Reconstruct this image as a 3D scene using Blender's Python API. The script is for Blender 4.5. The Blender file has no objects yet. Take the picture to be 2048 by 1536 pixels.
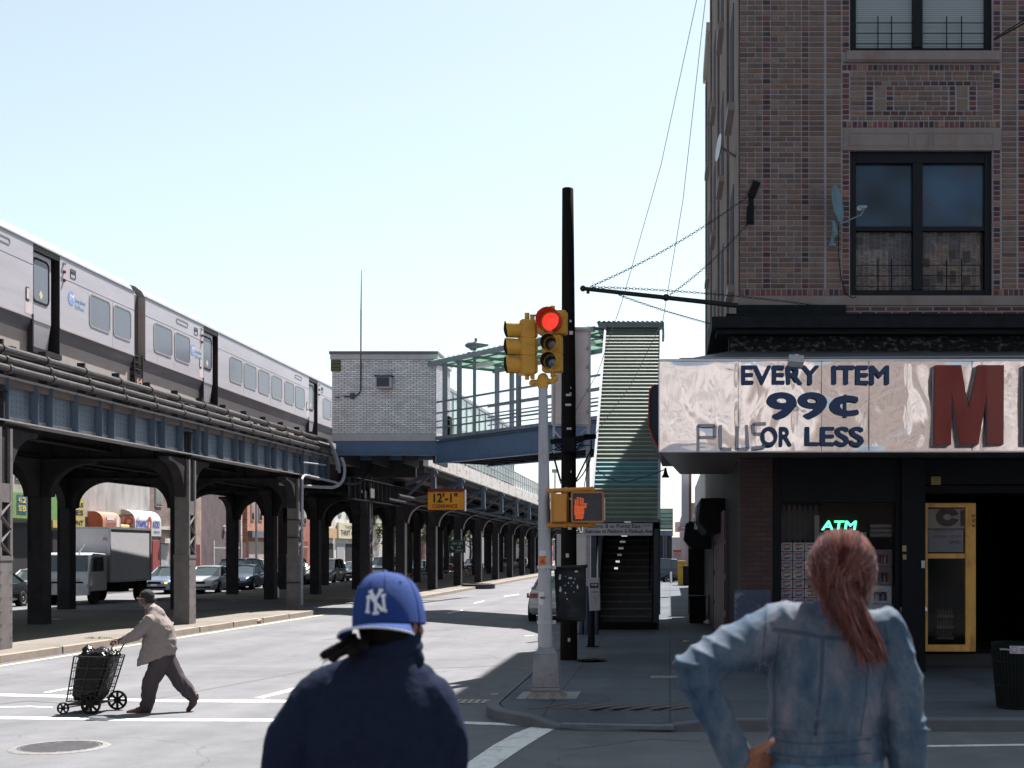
import bpy, bmesh, math, random
from mathutils import Vector, Matrix, noise as mnoise
random.seed(7)
R = math.radians
S = bpy.context.scene
C = S.collection

# ------------------------------------------------------------------ camera
F = 2560.0; U0 = 1340.0; V0 = 1104.0; CH = 2.2
cam = bpy.data.cameras.new("camera")
cam.sensor_width = 36.0
cam.lens = 36.0 * F / 2048.0
cam.shift_x = (1024.0 - U0) / 2048.0
cam.shift_y = (V0 - 768.0) / 2048.0
cam.clip_start = 0.1; cam.clip_end = 3000
cam.dof.use_dof = True; cam.dof.focus_distance = 21.0; cam.dof.aperture_fstop = 4.5
camo = bpy.data.objects.new("camera", cam); C.objects.link(camo)
camo.location = (0, 0, CH); camo.rotation_euler = (R(90), 0, 0)
S.camera = camo

# ------------------------------------------------------------------ sky, sun, exposure
SA, SB = 0.228, 0.52                      # direction to the sun is (SA, SB, 1)
elev = math.atan2(1, math.hypot(SA, SB)); azim = math.atan2(SA, SB)
W = bpy.data.worlds.new("World"); S.world = W; W.use_nodes = True
nt = W.node_tree; nt.nodes.clear()
sky = nt.nodes.new('ShaderNodeTexSky'); sky.sky_type = 'NISHITA'; sky.sun_disc = False
sky.sun_elevation = elev; sky.sun_rotation = azim
sky.air_density = 1.0; sky.dust_density = 0.9; sky.ozone_density = 1.0
bg = nt.nodes.new('ShaderNodeBackground'); bg.inputs[1].default_value = 0.059
wo = nt.nodes.new('ShaderNodeOutputWorld')
hsv = nt.nodes.new('ShaderNodeHueSaturation'); hsv.inputs['Saturation'].default_value = 0.55; hsv.inputs['Hue'].default_value = 0.468
nt.links.new(sky.outputs[0], hsv.inputs['Color']); nt.links.new(hsv.outputs[0], bg.inputs[0]); nt.links.new(bg.outputs[0], wo.inputs[0])
sl = bpy.data.lights.new("sun", 'SUN'); sl.energy = 5.0; sl.angle = R(0.5); sl.color = (1.0, 0.95, 0.89)
so = bpy.data.objects.new("sun", sl); C.objects.link(so)
so.rotation_euler = Vector((SA, SB, 1)).to_track_quat('Z', 'Y').to_euler()
S.view_settings.view_transform = 'Standard'; S.view_settings.look = 'None'
S.view_settings.exposure = 1.6; S.view_settings.gamma = 1.0
S.render.engine = 'CYCLES'
S.cycles.max_bounces = 6

# ------------------------------------------------------------------ helpers
def PX(u, Y): return (u - U0) * Y / F
def PZ(v, Y): return CH - (v - V0) * Y / F
def P(u, v, Y): return Vector((PX(u, Y), Y, PZ(v, Y)))
def G(u, v, z=0.0):
    Y = F * (CH - z) / (v - V0); return Vector((PX(u, Y), Y, z))

def tag(o, label=None, cat=None, group=None, kind=None):
    if label: o['label'] = label
    if cat: o['category'] = cat
    if group: o['group'] = group
    if kind: o['kind'] = kind
    return o
def thing(name, label, cat, loc=(0, 0, 0), group=None, rz=0.0):
    o = bpy.data.objects.new(name, None); C.objects.link(o)
    o.empty_display_size = 0.2
    o.location = loc; o.rotation_euler = (0, 0, rz)
    return tag(o, label, cat, group)
def kids(o): return [c for c in bpy.data.objects if c.parent == o]
def dup(o, parent=None, loc=None, rz=None, label=None, group=None):
    c = o.copy(); C.objects.link(c); c.parent = parent
    if loc is not None: c.location = loc
    if rz is not None: c.rotation_euler = (0, 0, rz)
    if label: c['label'] = label
    if group: c['group'] = group
    for k in kids(o): dup(k, c)
    return c
def wloc(p):
    v = Vector((0, 0, 0))
    while p is not None: v += p.location; p = p.parent
    return v

def mk(name, me, m, parent=None, base=True):
    """link mesh given in world space; child meshes become local to their thing"""
    if m is not None and not me.materials: me.materials.append(m)
    o = bpy.data.objects.new(name, me); C.objects.link(o)
    if parent is not None:
        o.parent = parent; d = wloc(parent)
        if d.length > 0: me.transform(Matrix.Translation(-d))
    elif base and len(me.vertices):
        xs = [v.co.x for v in me.vertices]; ys = [v.co.y for v in me.vertices]; zs = [v.co.z for v in me.vertices]
        d = Vector(((min(xs)+max(xs))/2, (min(ys)+max(ys))/2, min(zs)))
        me.transform(Matrix.Translation(-d)); o.location = d
    return o

class MB:
    def __init__(s): s.v = []; s.f = []; s.c = []; s.col = None
    def add(s, vs, fs, col=None):
        b = len(s.v); s.v += [tuple(v) for v in vs]; s.f += [tuple(i + b for i in f) for f in fs]
        s.c += [col if col is not None else s.col] * len(fs)
        return s
    def box(s, x0, x1, y0, y1, z0, z1, col=None, skip=''):
        vs = [(x, y, z) for z in (z0, z1) for y in (y0, y1) for x in (x0, x1)]
        fs = {'b': (0, 2, 3, 1), 't': (4, 5, 7, 6), 'f': (0, 1, 5, 4), 'k': (2, 6, 7, 3), 'l': (0, 4, 6, 2), 'r': (1, 3, 7, 5)}
        return s.add(vs, [fs[k] for k in fs if k not in skip], col)
    def beam(s, a, b, w, h, up=(0, 0, 1), col=None):
        a = Vector(a); b = Vector(b); d = (b - a).normalized(); up = Vector(up)
        x = d.cross(up)
        if x.length < 1e-5: x = d.cross(Vector((1, 0, 0)))
        x.normalize(); y = x.cross(d).normalized()
        vs = [p + x * sx * w / 2 + y * sy * h / 2 for p in (a, b) for sx, sy in ((-1, -1), (1, -1), (1, 1), (-1, 1))]
        return s.add(vs, [(0, 1, 2, 3), (7, 6, 5, 4), (0, 4, 5, 1), (1, 5, 6, 2), (2, 6, 7, 3), (3, 7, 4, 0)], col)
    def tube(s, pts, r, n=8, col=None, cap=True, closed=False):
        pts = [Vector(p) for p in pts]; m = len(pts)
        rs = r if isinstance(r, (list, tuple)) else [r] * m
        vs = []; ref = None
        for i, p in enumerate(pts):
            if closed: d = pts[(i + 1) % m] - pts[i - 1]
            else: d = pts[min(i + 1, m - 1)] - pts[max(i - 1, 0)]
            if d.length < 1e-9: d = Vector((0, 0, 1))
            d.normalize()
            if ref is None:
                ref = Vector((0, 0, 1)) if abs(d.z) < 0.9 else Vector((1, 0, 0))
            x = (ref - d * ref.dot(d)).normalized(); y = d.cross(x); ref = x
            for k in range(n):
                a = 2 * math.pi * k / n
                vs.append(p + (x * math.cos(a) + y * math.sin(a)) * rs[i])
        fs = []
        for i in range(m if closed else m - 1):
            j = (i + 1) % m
            for k in range(n):
                k2 = (k + 1) % n
                fs.append((i*n+k, i*n+k2, j*n+k2, j*n+k))
        if cap and not closed:
            fs.append(tuple(range(n - 1, -1, -1))); fs.append(tuple((m-1)*n + k for k in range(n)))
        return s.add(vs, fs, col)
    def cyl(s, a, b, r0, r1=None, n=16, col=None):
        return s.tube([a, b], [r0, r0 if r1 is None else r1], n, col)
    def lathe(s, o, axis, prof, n=24, col=None, a0=0.0, a1=2*math.pi):
        """prof: list of (r, h) along axis from o"""
        o = Vector(o); ax = Vector(axis).normalized()
        ref = Vector((0, 0, 1)) if abs(ax.z) < 0.9 else Vector((1, 0, 0))
        x = (ref - ax * ref.dot(ax)).normalized(); y = ax.cross(x)
        full = abs(a1 - a0 - 2*math.pi) < 1e-6; nn = n if full else n + 1
        vs = []
        for r, h in prof:
            for k in range(nn):
                a = a0 + (a1 - a0) * k / n
                vs.append(o + ax * h + (x * math.cos(a) + y * math.sin(a)) * r)
        fs = []
        for i in range(len(prof) - 1):
            for k in range(n):
                k2 = (k + 1) % nn
                fs.append((i*nn+k, i*nn+k2, (i+1)*nn+k2, (i+1)*nn+k))
        return s.add(vs, fs, col)
    def ball(s, c, rx, ry=None, rz=None, n=12, m=8, M=None, col=None):
        ry = rx if ry is None else ry; rz = rx if rz is None else rz; c = Vector(c)
        vs = []
        for i in range(m + 1):
            t = math.pi * i / m
            for k in range(n):
                a = 2*math.pi*k/n
                p = Vector((rx*math.sin(t)*math.cos(a), ry*math.sin(t)*math.sin(a), rz*math.cos(t)))
                if M is not None: p = M @ p
                vs.append(c + p)
        fs = []
        for i in range(m):
            for k in range(n):
                k2 = (k+1) % n
                fs.append((i*n+k, (i+1)*n+k, (i+1)*n+k2, i*n+k2))
        return s.add(vs, fs, col)
    def prism(s, poly, o, ax, ay, depth, col=None):
        """poly 2d in axes ax, ay from o, extruded by vector depth"""
        o = Vector(o); ax = Vector(ax); ay = Vector(ay); d = Vector(depth); n = len(poly)
        vs = [o + ax*p[0] + ay*p[1] for p in poly]; vs += [v + d for v in vs]
        fs = [tuple(range(n)), tuple(range(2*n - 1, n - 1, -1))]
        fs += [(i, i + n, (i+1) % n + n, (i+1) % n) for i in range(n)]
        return s.add(vs, fs, col)
    def loft(s, rings, cap=True, col=None, closed=True):
        n = len(rings[0]); vs = [p for r in rings for p in r]; fs = []
        for i in range(len(rings) - 1):
            for k in range(n if closed else n - 1):
                k2 = (k+1) % n
                fs.append((i*n+k, i*n+k2, (i+1)*n+k2, (i+1)*n+k))
        if cap:
            fs.append(tuple(range(n - 1, -1, -1))); fs.append(tuple((len(rings)-1)*n + k for k in range(n)))
        return s.add(vs, fs, col)
    def mesh(s, name, smooth=35, fix=True):
        me = bpy.data.meshes.new(name); me.from_pydata(s.v, [], s.f); me.update()
        if fix:
            bm = bmesh.new(); bm.from_mesh(me); bmesh.ops.recalc_face_normals(bm, faces=bm.faces); bm.to_mesh(me); bm.free()
        if any(c is not None for c in s.c):
            at = me.color_attributes.new('tint', 'FLOAT_COLOR', 'CORNER')
            buf = []
            for p in me.polygons:
                c = s.c[p.index] or (0.5, 0.5, 0.5)
                for _ in range(p.loop_total): buf += [c[0], c[1], c[2], 1.0]
            at.data.foreach_set('color', buf)
        if smooth:
            me.polygons.foreach_set('use_smooth', [True]*len(me.polygons))
            try: me.set_sharp_from_angle(angle=R(smooth))
            except Exception: pass
        return me
    def each(s, name, m, parent=None, smooth=35):
        """one object for every separate piece"""
        pa = list(range(len(s.v)))
        def fd(i):
            while pa[i] != i: pa[i] = pa[pa[i]]; i = pa[i]
            return i
        for f in s.f:
            for i in f[1:]: pa[fd(i)] = fd(f[0])
        gr = {}
        for f in s.f: gr.setdefault(fd(f[0]), []).append(f)
        for fs in gr.values():
            ids = sorted({i for f in fs for i in f}); mp_ = {i: k for k, i in enumerate(ids)}
            q = MB(); q.add([s.v[i] for i in ids], [tuple(mp_[i] for i in f) for f in fs]); q.build(name, m, parent, smooth)
    def build(s, name, m, parent=None, smooth=35, bevel=0, fix=True):
        o = mk(name, s.mesh(name, smooth, fix), m, parent)
        if bevel:
            b = o.modifiers.new('bevel', 'BEVEL'); b.width = bevel; b.segments = 2; b.limit_method = 'ANGLE'; b.angle_limit = R(40)
        return o

def rrect(w, h, r, n=4):
    pts = []
    for cx, cy, a0 in ((w/2-r, h/2-r, 0), (-w/2+r, h/2-r, 90), (-w/2+r, -h/2+r, 180), (w/2-r, -h/2+r, 270)):
        for k in range(n + 1):
            a = R(a0 + 90*k/n); pts.append((cx + r*math.cos(a), cy + r*math.sin(a)))
    return pts
def ring_prism(mb, outer, inner, o, ax, ay, d, col=None):
    o = Vector(o); ax = Vector(ax); ay = Vector(ay); d = Vector(d); n = len(outer)
    vs = [o+ax*p[0]+ay*p[1] for p in outer] + [o+ax*p[0]+ay*p[1] for p in inner]
    vs += [v + d for v in vs]; fs = []
    for i in range(n):
        j = (i+1) % n
        fs += [(i, j, n+j, n+i), (2*n+i, 3*n+i, 3*n+j, 2*n+j), (i, 2*n+i, 2*n+j, j), (n+i, n+j, 3*n+j, 3*n+i)]
    mb.add(vs, fs, col)

def evalmesh(o):
    dg = bpy.context.evaluated_depsgraph_get(); dg.update()
    me = bpy.data.meshes.new_from_object(o.evaluated_get(dg)); return me

def text(s, m, parent, o, ax=(1, 0, 0), ay=(0, 0, 1), h=0.3, w=None, bold=0.0, ext=0.004, align='CENTER', shear=0.0, name='lettering', label=None):
    """lettering: o is the middle (or left) of the baseline box, h the cap height, w the wanted width"""
    cu = bpy.data.curves.new('txt', 'FONT'); cu.body = s; cu.size = 1.0; cu.extrude = 0; cu.offset = bold
    cu.shear = shear; cu.resolution_u = 4; cu.space_line = 0.9
    cu.offset = 0
    ob = bpy.data.objects.new('txt', cu); C.objects.link(ob)
    me = evalmesh(ob); bpy.data.objects.remove(ob); bpy.data.curves.remove(cu)
    xs = [v.co.x for v in me.vertices]; ys = [v.co.y for v in me.vertices]
    if not xs: return None
    x0, x1, y0, y1 = min(xs), max(xs), min(ys), max(ys)
    ky = h / (y1 - y0); kx = ky if w is None else w / (x1 - x0)
    cx = (x0 + x1)/2 if align == 'CENTER' else x0
    o = Vector(o); ax = Vector(ax); ay = Vector(ay); nrm = ax.cross(ay).normalized()
    bm = bmesh.new(); bm.from_mesh(me); bpy.data.meshes.remove(me)
    for v in bm.verts:
        v.co = o + ax*((v.co.x - cx)*kx) + ay*((v.co.y - (y0+y1)/2)*ky)
    if ext > 0:
        r = bmesh.ops.extrude_face_region(bm, geom=bm.faces[:])
        for e in r['geom']:
            if isinstance(e, bmesh.types.BMVert): e.co += nrm*ext
    bmesh.ops.recalc_face_normals(bm, faces=bm.faces)
    if bold > 0:      # heavier strokes: the same shape repeated around a small circle
        src = bm.copy(); k = 8 if bold > .02 else 4
        for i in range(k):
            c2 = src.copy(); dv = (ax*math.cos(2*math.pi*i/k)*kx + ay*math.sin(2*math.pi*i/k)*ky)*bold + nrm*.0003*(i+1)
            for v in c2.verts: v.co += dv
            t_ = bpy.data.meshes.new('t'); c2.to_mesh(t_); bm.from_mesh(t_); bpy.data.meshes.remove(t_); c2.free()
        src.free()
    me = bpy.data.meshes.new(name); bm.to_mesh(me); bm.free()
    ob = mk(name, me, m, parent)
    if label: ob['label'] = label
    return ob

# ------------------------------------------------------------------ materials
def mat(name, col, rough=0.6, metal=0.0, var=0.12, scale=4.0, bump=0.0, bscale=None, attr=False, stretch=(1, 1, 1),
        stain=None, stain_scale=1.5, stain_amt=0.5, emit=None, estr=0.0, alpha=None, trans=0.0, spec=0.3, coat=0.0, world=False, detail=6):
    m = bpy.data.materials.new(name); m.use_nodes = True
    t = m.node_tree; N = t.nodes; L = t.links; b = N['Principled BSDF']
    b.inputs['Roughness'].default_value = rough; b.inputs['Metallic'].default_value = metal
    b.inputs['Specular IOR Level'].default_value = spec; b.inputs['Coat Weight'].default_value = coat
    b.inputs['Transmission Weight'].default_value = trans
    if world:
        tc = N.new('ShaderNodeNewGeometry'); co = tc.outputs['Position']
    else:
        tc = N.new('ShaderNodeTexCoord'); co = tc.outputs['Object']
    mp = N.new('ShaderNodeMapping'); mp.inputs['Scale'].default_value = stretch; L.new(co, mp.inputs['Vector'])
    nz = N.new('ShaderNodeTexNoise'); nz.inputs['Scale'].default_value = scale; nz.inputs['Detail'].default_value = detail
    nz.inputs['Roughness'].default_value = 0.62; L.new(mp.outputs[0], nz.inputs['Vector'])
    mr = N.new('ShaderNodeMapRange'); mr.inputs['From Min'].default_value = 0.25; mr.inputs['From Max'].default_value = 0.75
    mr.inputs['To Min'].default_value = 1 - var; mr.inputs['To Max'].default_value = 1 + var
    L.new(nz.outputs[0], mr.inputs['Value'])
    mx = N.new('ShaderNodeVectorMath'); mx.operation = 'SCALE'; L.new(mr.outputs[0], mx.inputs['Scale'])
    if attr:
        a = N.new('ShaderNodeAttribute'); a.attribute_name = 'tint'; L.new(a.outputs['Color'], mx.inputs[0])
    else:
        mx.inputs[0].default_value = col
    out = mx.outputs[0]
    if stain is not None:
        n2 = N.new('ShaderNodeTexNoise'); n2.inputs['Scale'].default_value = stain_scale; n2.inputs['Detail'].default_value = 8
        n2.inputs['Roughness'].default_value = 0.7; L.new(mp.outputs[0], n2.inputs['Vector'])
        cr = N.new('ShaderNodeMapRange'); cr.inputs['From Min'].default_value = 0.52; cr.inputs['From Max'].default_value = 0.66
        cr.inputs['To Max'].default_value = stain_amt; L.new(n2.outputs[0], cr.inputs['Value'])
        mi = N.new('ShaderNodeMix'); mi.data_type = 'RGBA'; L.new(cr.outputs[0], mi.inputs['Factor'])
        L.new(out, mi.inputs['A']); mi.inputs['B'].default_value = (*stain, 1); out = mi.outputs['Result']
    L.new(out, b.inputs['Base Color'])
    r2 = N.new('ShaderNodeMapRange'); r2.inputs['To Min'].default_value = max(0.02, rough - 0.08); r2.inputs['To Max'].default_value = min(1, rough + 0.08)
    L.new(nz.outputs[0], r2.inputs['Value']); L.new(r2.outputs[0], b.inputs['Roughness'])
    if bump:
        n3 = N.new('ShaderNodeTexNoise'); n3.inputs['Scale'].default_value = bscale or scale*3; n3.inputs['Detail'].default_value = 5
        L.new(mp.outputs[0], n3.inputs['Vector'])
        bp = N.new('ShaderNodeBump'); bp.inputs['Strength'].default_value = bump; bp.inputs['Distance'].default_value = 0.02
        L.new(n3.outputs[0], bp.inputs['Height']); L.new(bp.outputs[0], b.inputs['Normal'])
    if emit is not None:
        b.inputs['Emission Color'].default_value = (*emit, 1); b.inputs['Emission Strength'].default_value = estr
    if alpha is not None: b.inputs['Alpha'].default_value = alpha
    return m

def bricktex(name, c1, c2, mortar, bw=0.22, bh=0.075, axis='XZ', rough=0.85, scale=1.0):
    m = bpy.data.materials.new(name); m.use_nodes = True
    t = m.node_tree; N = t.nodes; L = t.links; b = N['Principled BSDF']; b.inputs['Roughness'].default_value = rough
    g = N.new('ShaderNodeNewGeometry'); sp = N.new('ShaderNodeSeparateXYZ'); cb = N.new('ShaderNodeCombineXYZ')
    L.new(g.outputs['Position'], sp.inputs[0]); L.new(sp.outputs['XYZ'.index(axis[0])], cb.inputs[0]); L.new(sp.outputs['XYZ'.index(axis[1])], cb.inputs[1])
    br = N.new('ShaderNodeTexBrick'); br.inputs['Scale'].default_value = 1.0
    br.inputs['Color1'].default_value = (*c1, 1); br.inputs['Color2'].default_value = (*c2, 1); br.inputs['Mortar'].default_value = (*mortar, 1)
    br.inputs['Brick Width'].default_value = bw; br.inputs['Row Height'].default_value = bh; br.inputs['Mortar Size'].default_value = 0.006*scale
    br.inputs['Mortar Smooth'].default_value = 0.1
    L.new(cb.outputs[0], br.inputs['Vector'])
    nz = N.new('ShaderNodeTexNoise'); nz.inputs['Scale'].default_value = 1.3; nz.inputs['Detail'].default_value = 8; L.new(g.outputs['Position'], nz.inputs['Vector'])
    mr = N.new('ShaderNodeMapRange'); mr.inputs['From Min'].default_value = 0.3; mr.inputs['From Max'].default_value = 0.7; mr.inputs['To Min'].default_value = 0.7; mr.inputs['To Max'].default_value = 1.2
    L.new(nz.outputs[0], mr.inputs['Value'])
    mx = N.new('ShaderNodeVectorMath'); mx.operation = 'SCALE'; L.new(br.outputs['Color'], mx.inputs[0]); L.new(mr.outputs[0], mx.inputs['Scale'])
    L.new(mx.outputs[0], b.inputs['Base Color'])
    bp = N.new('ShaderNodeBump'); bp.inputs['Strength'].default_value = 0.5; bp.inputs['Distance'].default_value = 0.01; bp.invert = True
    L.new(br.outputs['Fac'], bp.inputs['Height']); L.new(bp.outputs[0], b.inputs['Normal'])
    return m

def asphalt(name, base, warm=(1, 1, 1), cracks=True, joints=0.0, rough=0.85):
    """worn road / pavement: large blotches, fine aggregate, thin cracks; joints = slab size"""
    m = bpy.data.materials.new(name); m.use_nodes = True
    t = m.node_tree; N = t.nodes; L = t.links; b = N['Principled BSDF']; b.inputs['Roughness'].default_value = rough
    b.inputs['Specular IOR Level'].default_value = 0.15
    g = N.new('ShaderNodeNewGeometry'); pos = g.outputs['Position']
    def nz(sc, d=6, r=0.6):
        n = N.new('ShaderNodeTexNoise'); n.inputs['Scale'].default_value = sc; n.inputs['Detail'].default_value = d; n.inputs['Roughness'].default_value = r
        L.new(pos, n.inputs['Vector']); return n.outputs[0]
    def rng(x, a, b_, c, d):
        q = N.new('ShaderNodeMapRange'); q.inputs['From Min'].default_value = a; q.inputs['From Max'].default_value = b_
        q.inputs['To Min'].default_value = c; q.inputs['To Max'].default_value = d; L.new(x, q.inputs['Value']); return q.outputs[0]
    def mul(a, c):
        q = N.new('ShaderNodeMath'); q.operation = 'MULTIPLY'; L.new(a, q.inputs[0]); L.new(c, q.inputs[1]); return q.outputs[0]
    f = mul(rng(nz(0.35, 8, 0.65), 0.3, 0.7, 0.78, 1.15), rng(nz(55, 3, 0.7), 0.3, 0.7, 0.8, 1.2))
    f = mul(f, rng(nz(2.2, 7, 0.7), 0.3, 0.72, 1.06, 0.86))
    if cracks:
        v = N.new('ShaderNodeTexVoronoi'); v.feature = 'DISTANCE_TO_EDGE'; v.inputs['Scale'].default_value = 0.16
        n2 = N.new('ShaderNodeTexNoise'); n2.inputs['Scale'].default_value = 0.8; n2.inputs['Detail'].default_value = 8; L.new(pos, n2.inputs['Vector'])
        va = N.new('ShaderNodeVectorMath'); va.operation = 'MULTIPLY_ADD'; L.new(n2.outputs['Color'], va.inputs[0]); va.inputs[1].default_value = (1.6, 1.6, 0); L.new(pos, va.inputs[2])
        L.new(va.outputs[0], v.inputs['Vector'])
        f = mul(f, rng(v.outputs['Distance'], 0.0, 0.003, 0.72, 1.0))
        sk_ = N.new('ShaderNodeMapping'); sk_.inputs['Scale'].default_value = (2.2, .06, 1); L.new(pos, sk_.inputs['Vector']); ns = N.new('ShaderNodeTexNoise'); ns.inputs['Scale'].default_value = .5; ns.inputs['Detail'].default_value = 5; L.new(sk_.outputs[0], ns.inputs['Vector'])
        f = mul(f, rng(ns.outputs[0], 0.35, 0.65, 1.05, 0.9))
    if joints:
        sp = N.new('ShaderNodeSeparateXYZ'); L.new(pos, sp.inputs[0])
        for ax in (0, 1):
            md = N.new('ShaderNodeMath'); md.operation = 'PINGPONG'; md.inputs[1].default_value = joints/2; L.new(sp.outputs[ax], md.inputs[0])
            f = mul(f, rng(md.outputs[0], 0.006, 0.016, 0.55, 1.0))
        # slab to slab tone
        fl = N.new('ShaderNodeVectorMath'); fl.operation = 'SNAP'; fl.inputs[1].default_value = (joints, joints, 50); L.new(pos, fl.inputs[0])
        wn = N.new('ShaderNodeTexWhiteNoise'); L.new(fl.outputs[0], wn.inputs['Vector']); f = mul(f, rng(wn.outputs['Value'], 0, 1, 0.88, 1.1))
    # dark gum / oil spots
    v2 = N.new('ShaderNodeTexVoronoi'); v2.inputs['Scale'].default_value = 1.7; L.new(pos, v2.inputs['Vector'])
    f = mul(f, rng(v2.outputs['Distance'], 0.03, 0.05, 0.72, 1.0))
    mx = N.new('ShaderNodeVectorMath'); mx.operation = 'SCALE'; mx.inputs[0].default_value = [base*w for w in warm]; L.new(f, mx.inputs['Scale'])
    L.new(mx.outputs[0], b.inputs['Base Color'])
    bp = N.new('ShaderNodeBump'); bp.inputs['Strength'].default_value = 0.35; bp.inputs['Distance'].default_value = 0.01; L.new(nz(60, 3), bp.inputs['Height']); L.new(bp.outputs[0], b.inputs['Normal'])
    return m

M = {}
M['road'] = asphalt('road_asphalt', 0.145, (0.96, 0.975, 1.06))  # a little of the shade's blue mixed into the asphalt colour
M['ground'] = asphalt('ground_asphalt', 0.14)
M['walk'] = asphalt('pavement_concrete', 0.10, (0.86, 0.97, 1.18), joints=1.6)  # blue cast of the shade mixed into the concrete colour
M['median'] = asphalt('median_concrete', 0.17, (1.0, 0.92, 0.82), cracks=False)
M['kerb'] = mat('kerb_stone', (0.10, 0.105, 0.12), 0.85, var=0.2, scale=3, bump=0.3, stain=(0.1, 0.09, 0.085), stain_amt=0.6, world=True)
M['kerbtan'] = mat('kerb_tan', (0.23, 0.195, 0.165), 0.85, var=0.2, scale=3, bump=0.3, stain=(0.13, 0.105, 0.09), stain_amt=0.6, world=True)
M['paint'] = mat('road_paint', (0.62, 0.62, 0.6), 0.7, var=0.15, scale=9, stain=(0.2, 0.2, 0.2), stain_scale=6, stain_amt=0.75, world=True)
M['ypaint'] = mat('yellow_paint', (0.55, 0.5, 0.3), 0.7, var=0.15, scale=9, stain=(0.2, 0.2, 0.2), stain_scale=5, stain_amt=0.9, world=True)
M['steel_dark'] = mat('viaduct_steel', (0.034, 0.033, 0.038), 0.75, var=0.35, scale=2.5, stain=(0.045, 0.03, 0.025), stain_scale=2, stain_amt=0.7, spec=.08, bump=0.1, world=True)
M['steel_blue'] = mat('girder_blue_paint', (0.085, 0.118, 0.165), 0.6, var=0.18, scale=1.5, stain=(0.10, 0.085, 0.08), stain_scale=3, stain_amt=0.4, world=True)
M['steel_col'] = mat('column_paint', (0.16, 0.148, 0.15), 0.7, var=0.2, scale=3, spec=.1, stain=(0.11, 0.09, 0.085), stain_scale=4, stain_amt=0.5, bump=0.1, world=True)
M['bridge_blue'] = mat('footbridge_blue', (0.085, 0.145, 0.24), 0.5, var=0.15, scale=1.5, stain=(0.07, 0.08, 0.1), stain_scale=3, stain_amt=0.5, world=True)
M['grey_steel'] = mat('grey_steel', (0.2, 0.22, 0.26), 0.5, var=0.15, scale=4, world=True)
M['conc_white'] = mat('platform_concrete', (0.45, 0.43, 0.42), 0.85, var=0.15, scale=2, stain=(0.2, 0.11, 0.08), stain_scale=1.6, stain_amt=0.8, stretch=(1, 1, 2.5), world=True)
M['black'] = mat('black_paint', (0.008, 0.008, 0.010), 0.65, var=0.3, spec=.08)
M['rubber'] = mat('rubber', (0.012, 0.012, 0.013), 0.8, var=0.2, spec=.1)
M['dark'] = mat('dark_interior', (0.006, 0.007, 0.008), 0.9, var=0.3, spec=.1)
M['chrome'] = mat('bright_metal', (0.6, 0.6, 0.62), 0.25, metal=1.0, var=0.05)
M['galv'] = mat('galvanised', (0.36, 0.37, 0.40), 0.45, metal=0.5, var=0.15, scale=12, stain=(0.2, 0.2, 0.22), stain_scale=3, stain_amt=0.5, stretch=(1, 1, 0.3))
M['white'] = mat('white_plastic', (0.7, 0.7, 0.69), 0.5, var=0.06)
M['ink'] = mat('dark_ink', (0.02, 0.02, 0.03), 0.6, var=0.1)
M['wglass'] = mat('car_glass', (0.03, 0.045, 0.05), 0.06, var=0.2, spec=0.9, coat=0.5)
M['bglass'] = mat('window_glass', (0.015, 0.02, 0.025), 0.04, var=0.2, spec=0.8)
M['black_metal'] = mat('black_metal', (0.012, 0.012, 0.014), 0.5, metal=0.0, spec=.2, var=0.2)
# ------------------------------------------------------------------ setting: ground, road, pavements
def E(Y):                                  # street side edge of the viaduct (it bends a little)
    return -12.85 - (1.15*((62 - Y)/35)**1.3 if Y < 62 else 0.0)

g = MB(); g.add([(-1500, -600, -0.03), (1500, -600, -0.03), (1500, 1500, -0.03), (-1500, 1500, -0.03)], [(0, 1, 2, 3)])
tag(g.build('ground', M['ground']), kind='structure')
r = MB(); ys = [5.5, 7, 8.5, 10, 12, 400]; zs = [0.33, 0.27, 0.17, 0.07, 0, 0]
for i in range(5):
    r.add([(-33, ys[i], zs[i]), (60, ys[i], zs[i]), (60, ys[i+1], zs[i+1]), (-33, ys[i+1], zs[i+1])], [(0, 1, 2, 3)])
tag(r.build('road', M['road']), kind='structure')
n = MB(); n.box(-40, 40, -14, 5.5, -0.02, 0.48); n.box(-40, 40, 5.5, 5.68, -0.02, 0.475)
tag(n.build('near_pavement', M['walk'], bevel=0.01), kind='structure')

# corner pavement with rounded kerb and pedestrian ramp
path = [(-2.5, 300), (-2.5, 120), (-2.5, 60), (-2.5, 30), (-2.5, 17.55)]
cx, cy, rr = -0.65, 17.55, 1.85
for k in range(1, 13):
    a = math.pi + (math.pi/2)*k/12; path.append((cx + rr*math.cos(a), cy + rr*math.sin(a)))
path += [(-0.3, 15.7), (0.1, 15.7), (0.6, 15.7), (1.2, 15.7), (3, 15.7), (6, 15.7), (40, 15.7)]
def kz(x, y):
    if y > 17: return 0.15
    t = max(0.0, 1 - abs(x + 0.75)/1.15); t = min(1, t*1.9)
    return 0.15 - 0.115*t*t*(3 - 2*t)
def offs(path, d):
    out = []
    for i, p in enumerate(path):
        a = Vector(path[max(i-1, 0)]); b = Vector(path[min(i+1, len(path)-1)]); t = (b - a).normalized()
        out.append((p[0] - t.y*d, p[1] + t.x*d))
    return out
def dens(path, step=0.4):
    out = []
    for a, b in zip(path[:-1], path[1:]):
        L = math.dist(a, b); n = max(1, int(L/step)) if L < 6 else max(1, int(L/8))
        for k in range(n): out.append((a[0]+(b[0]-a[0])*k/n, a[1]+(b[1]-a[1])*k/n))
    out.append(path[-1]); return out
path = dens(path)
in1 = offs(path, 0.17); in2 = offs(path, 0.19); in3 = offs(path, 1.3)
kb = MB(); rings = []
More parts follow.
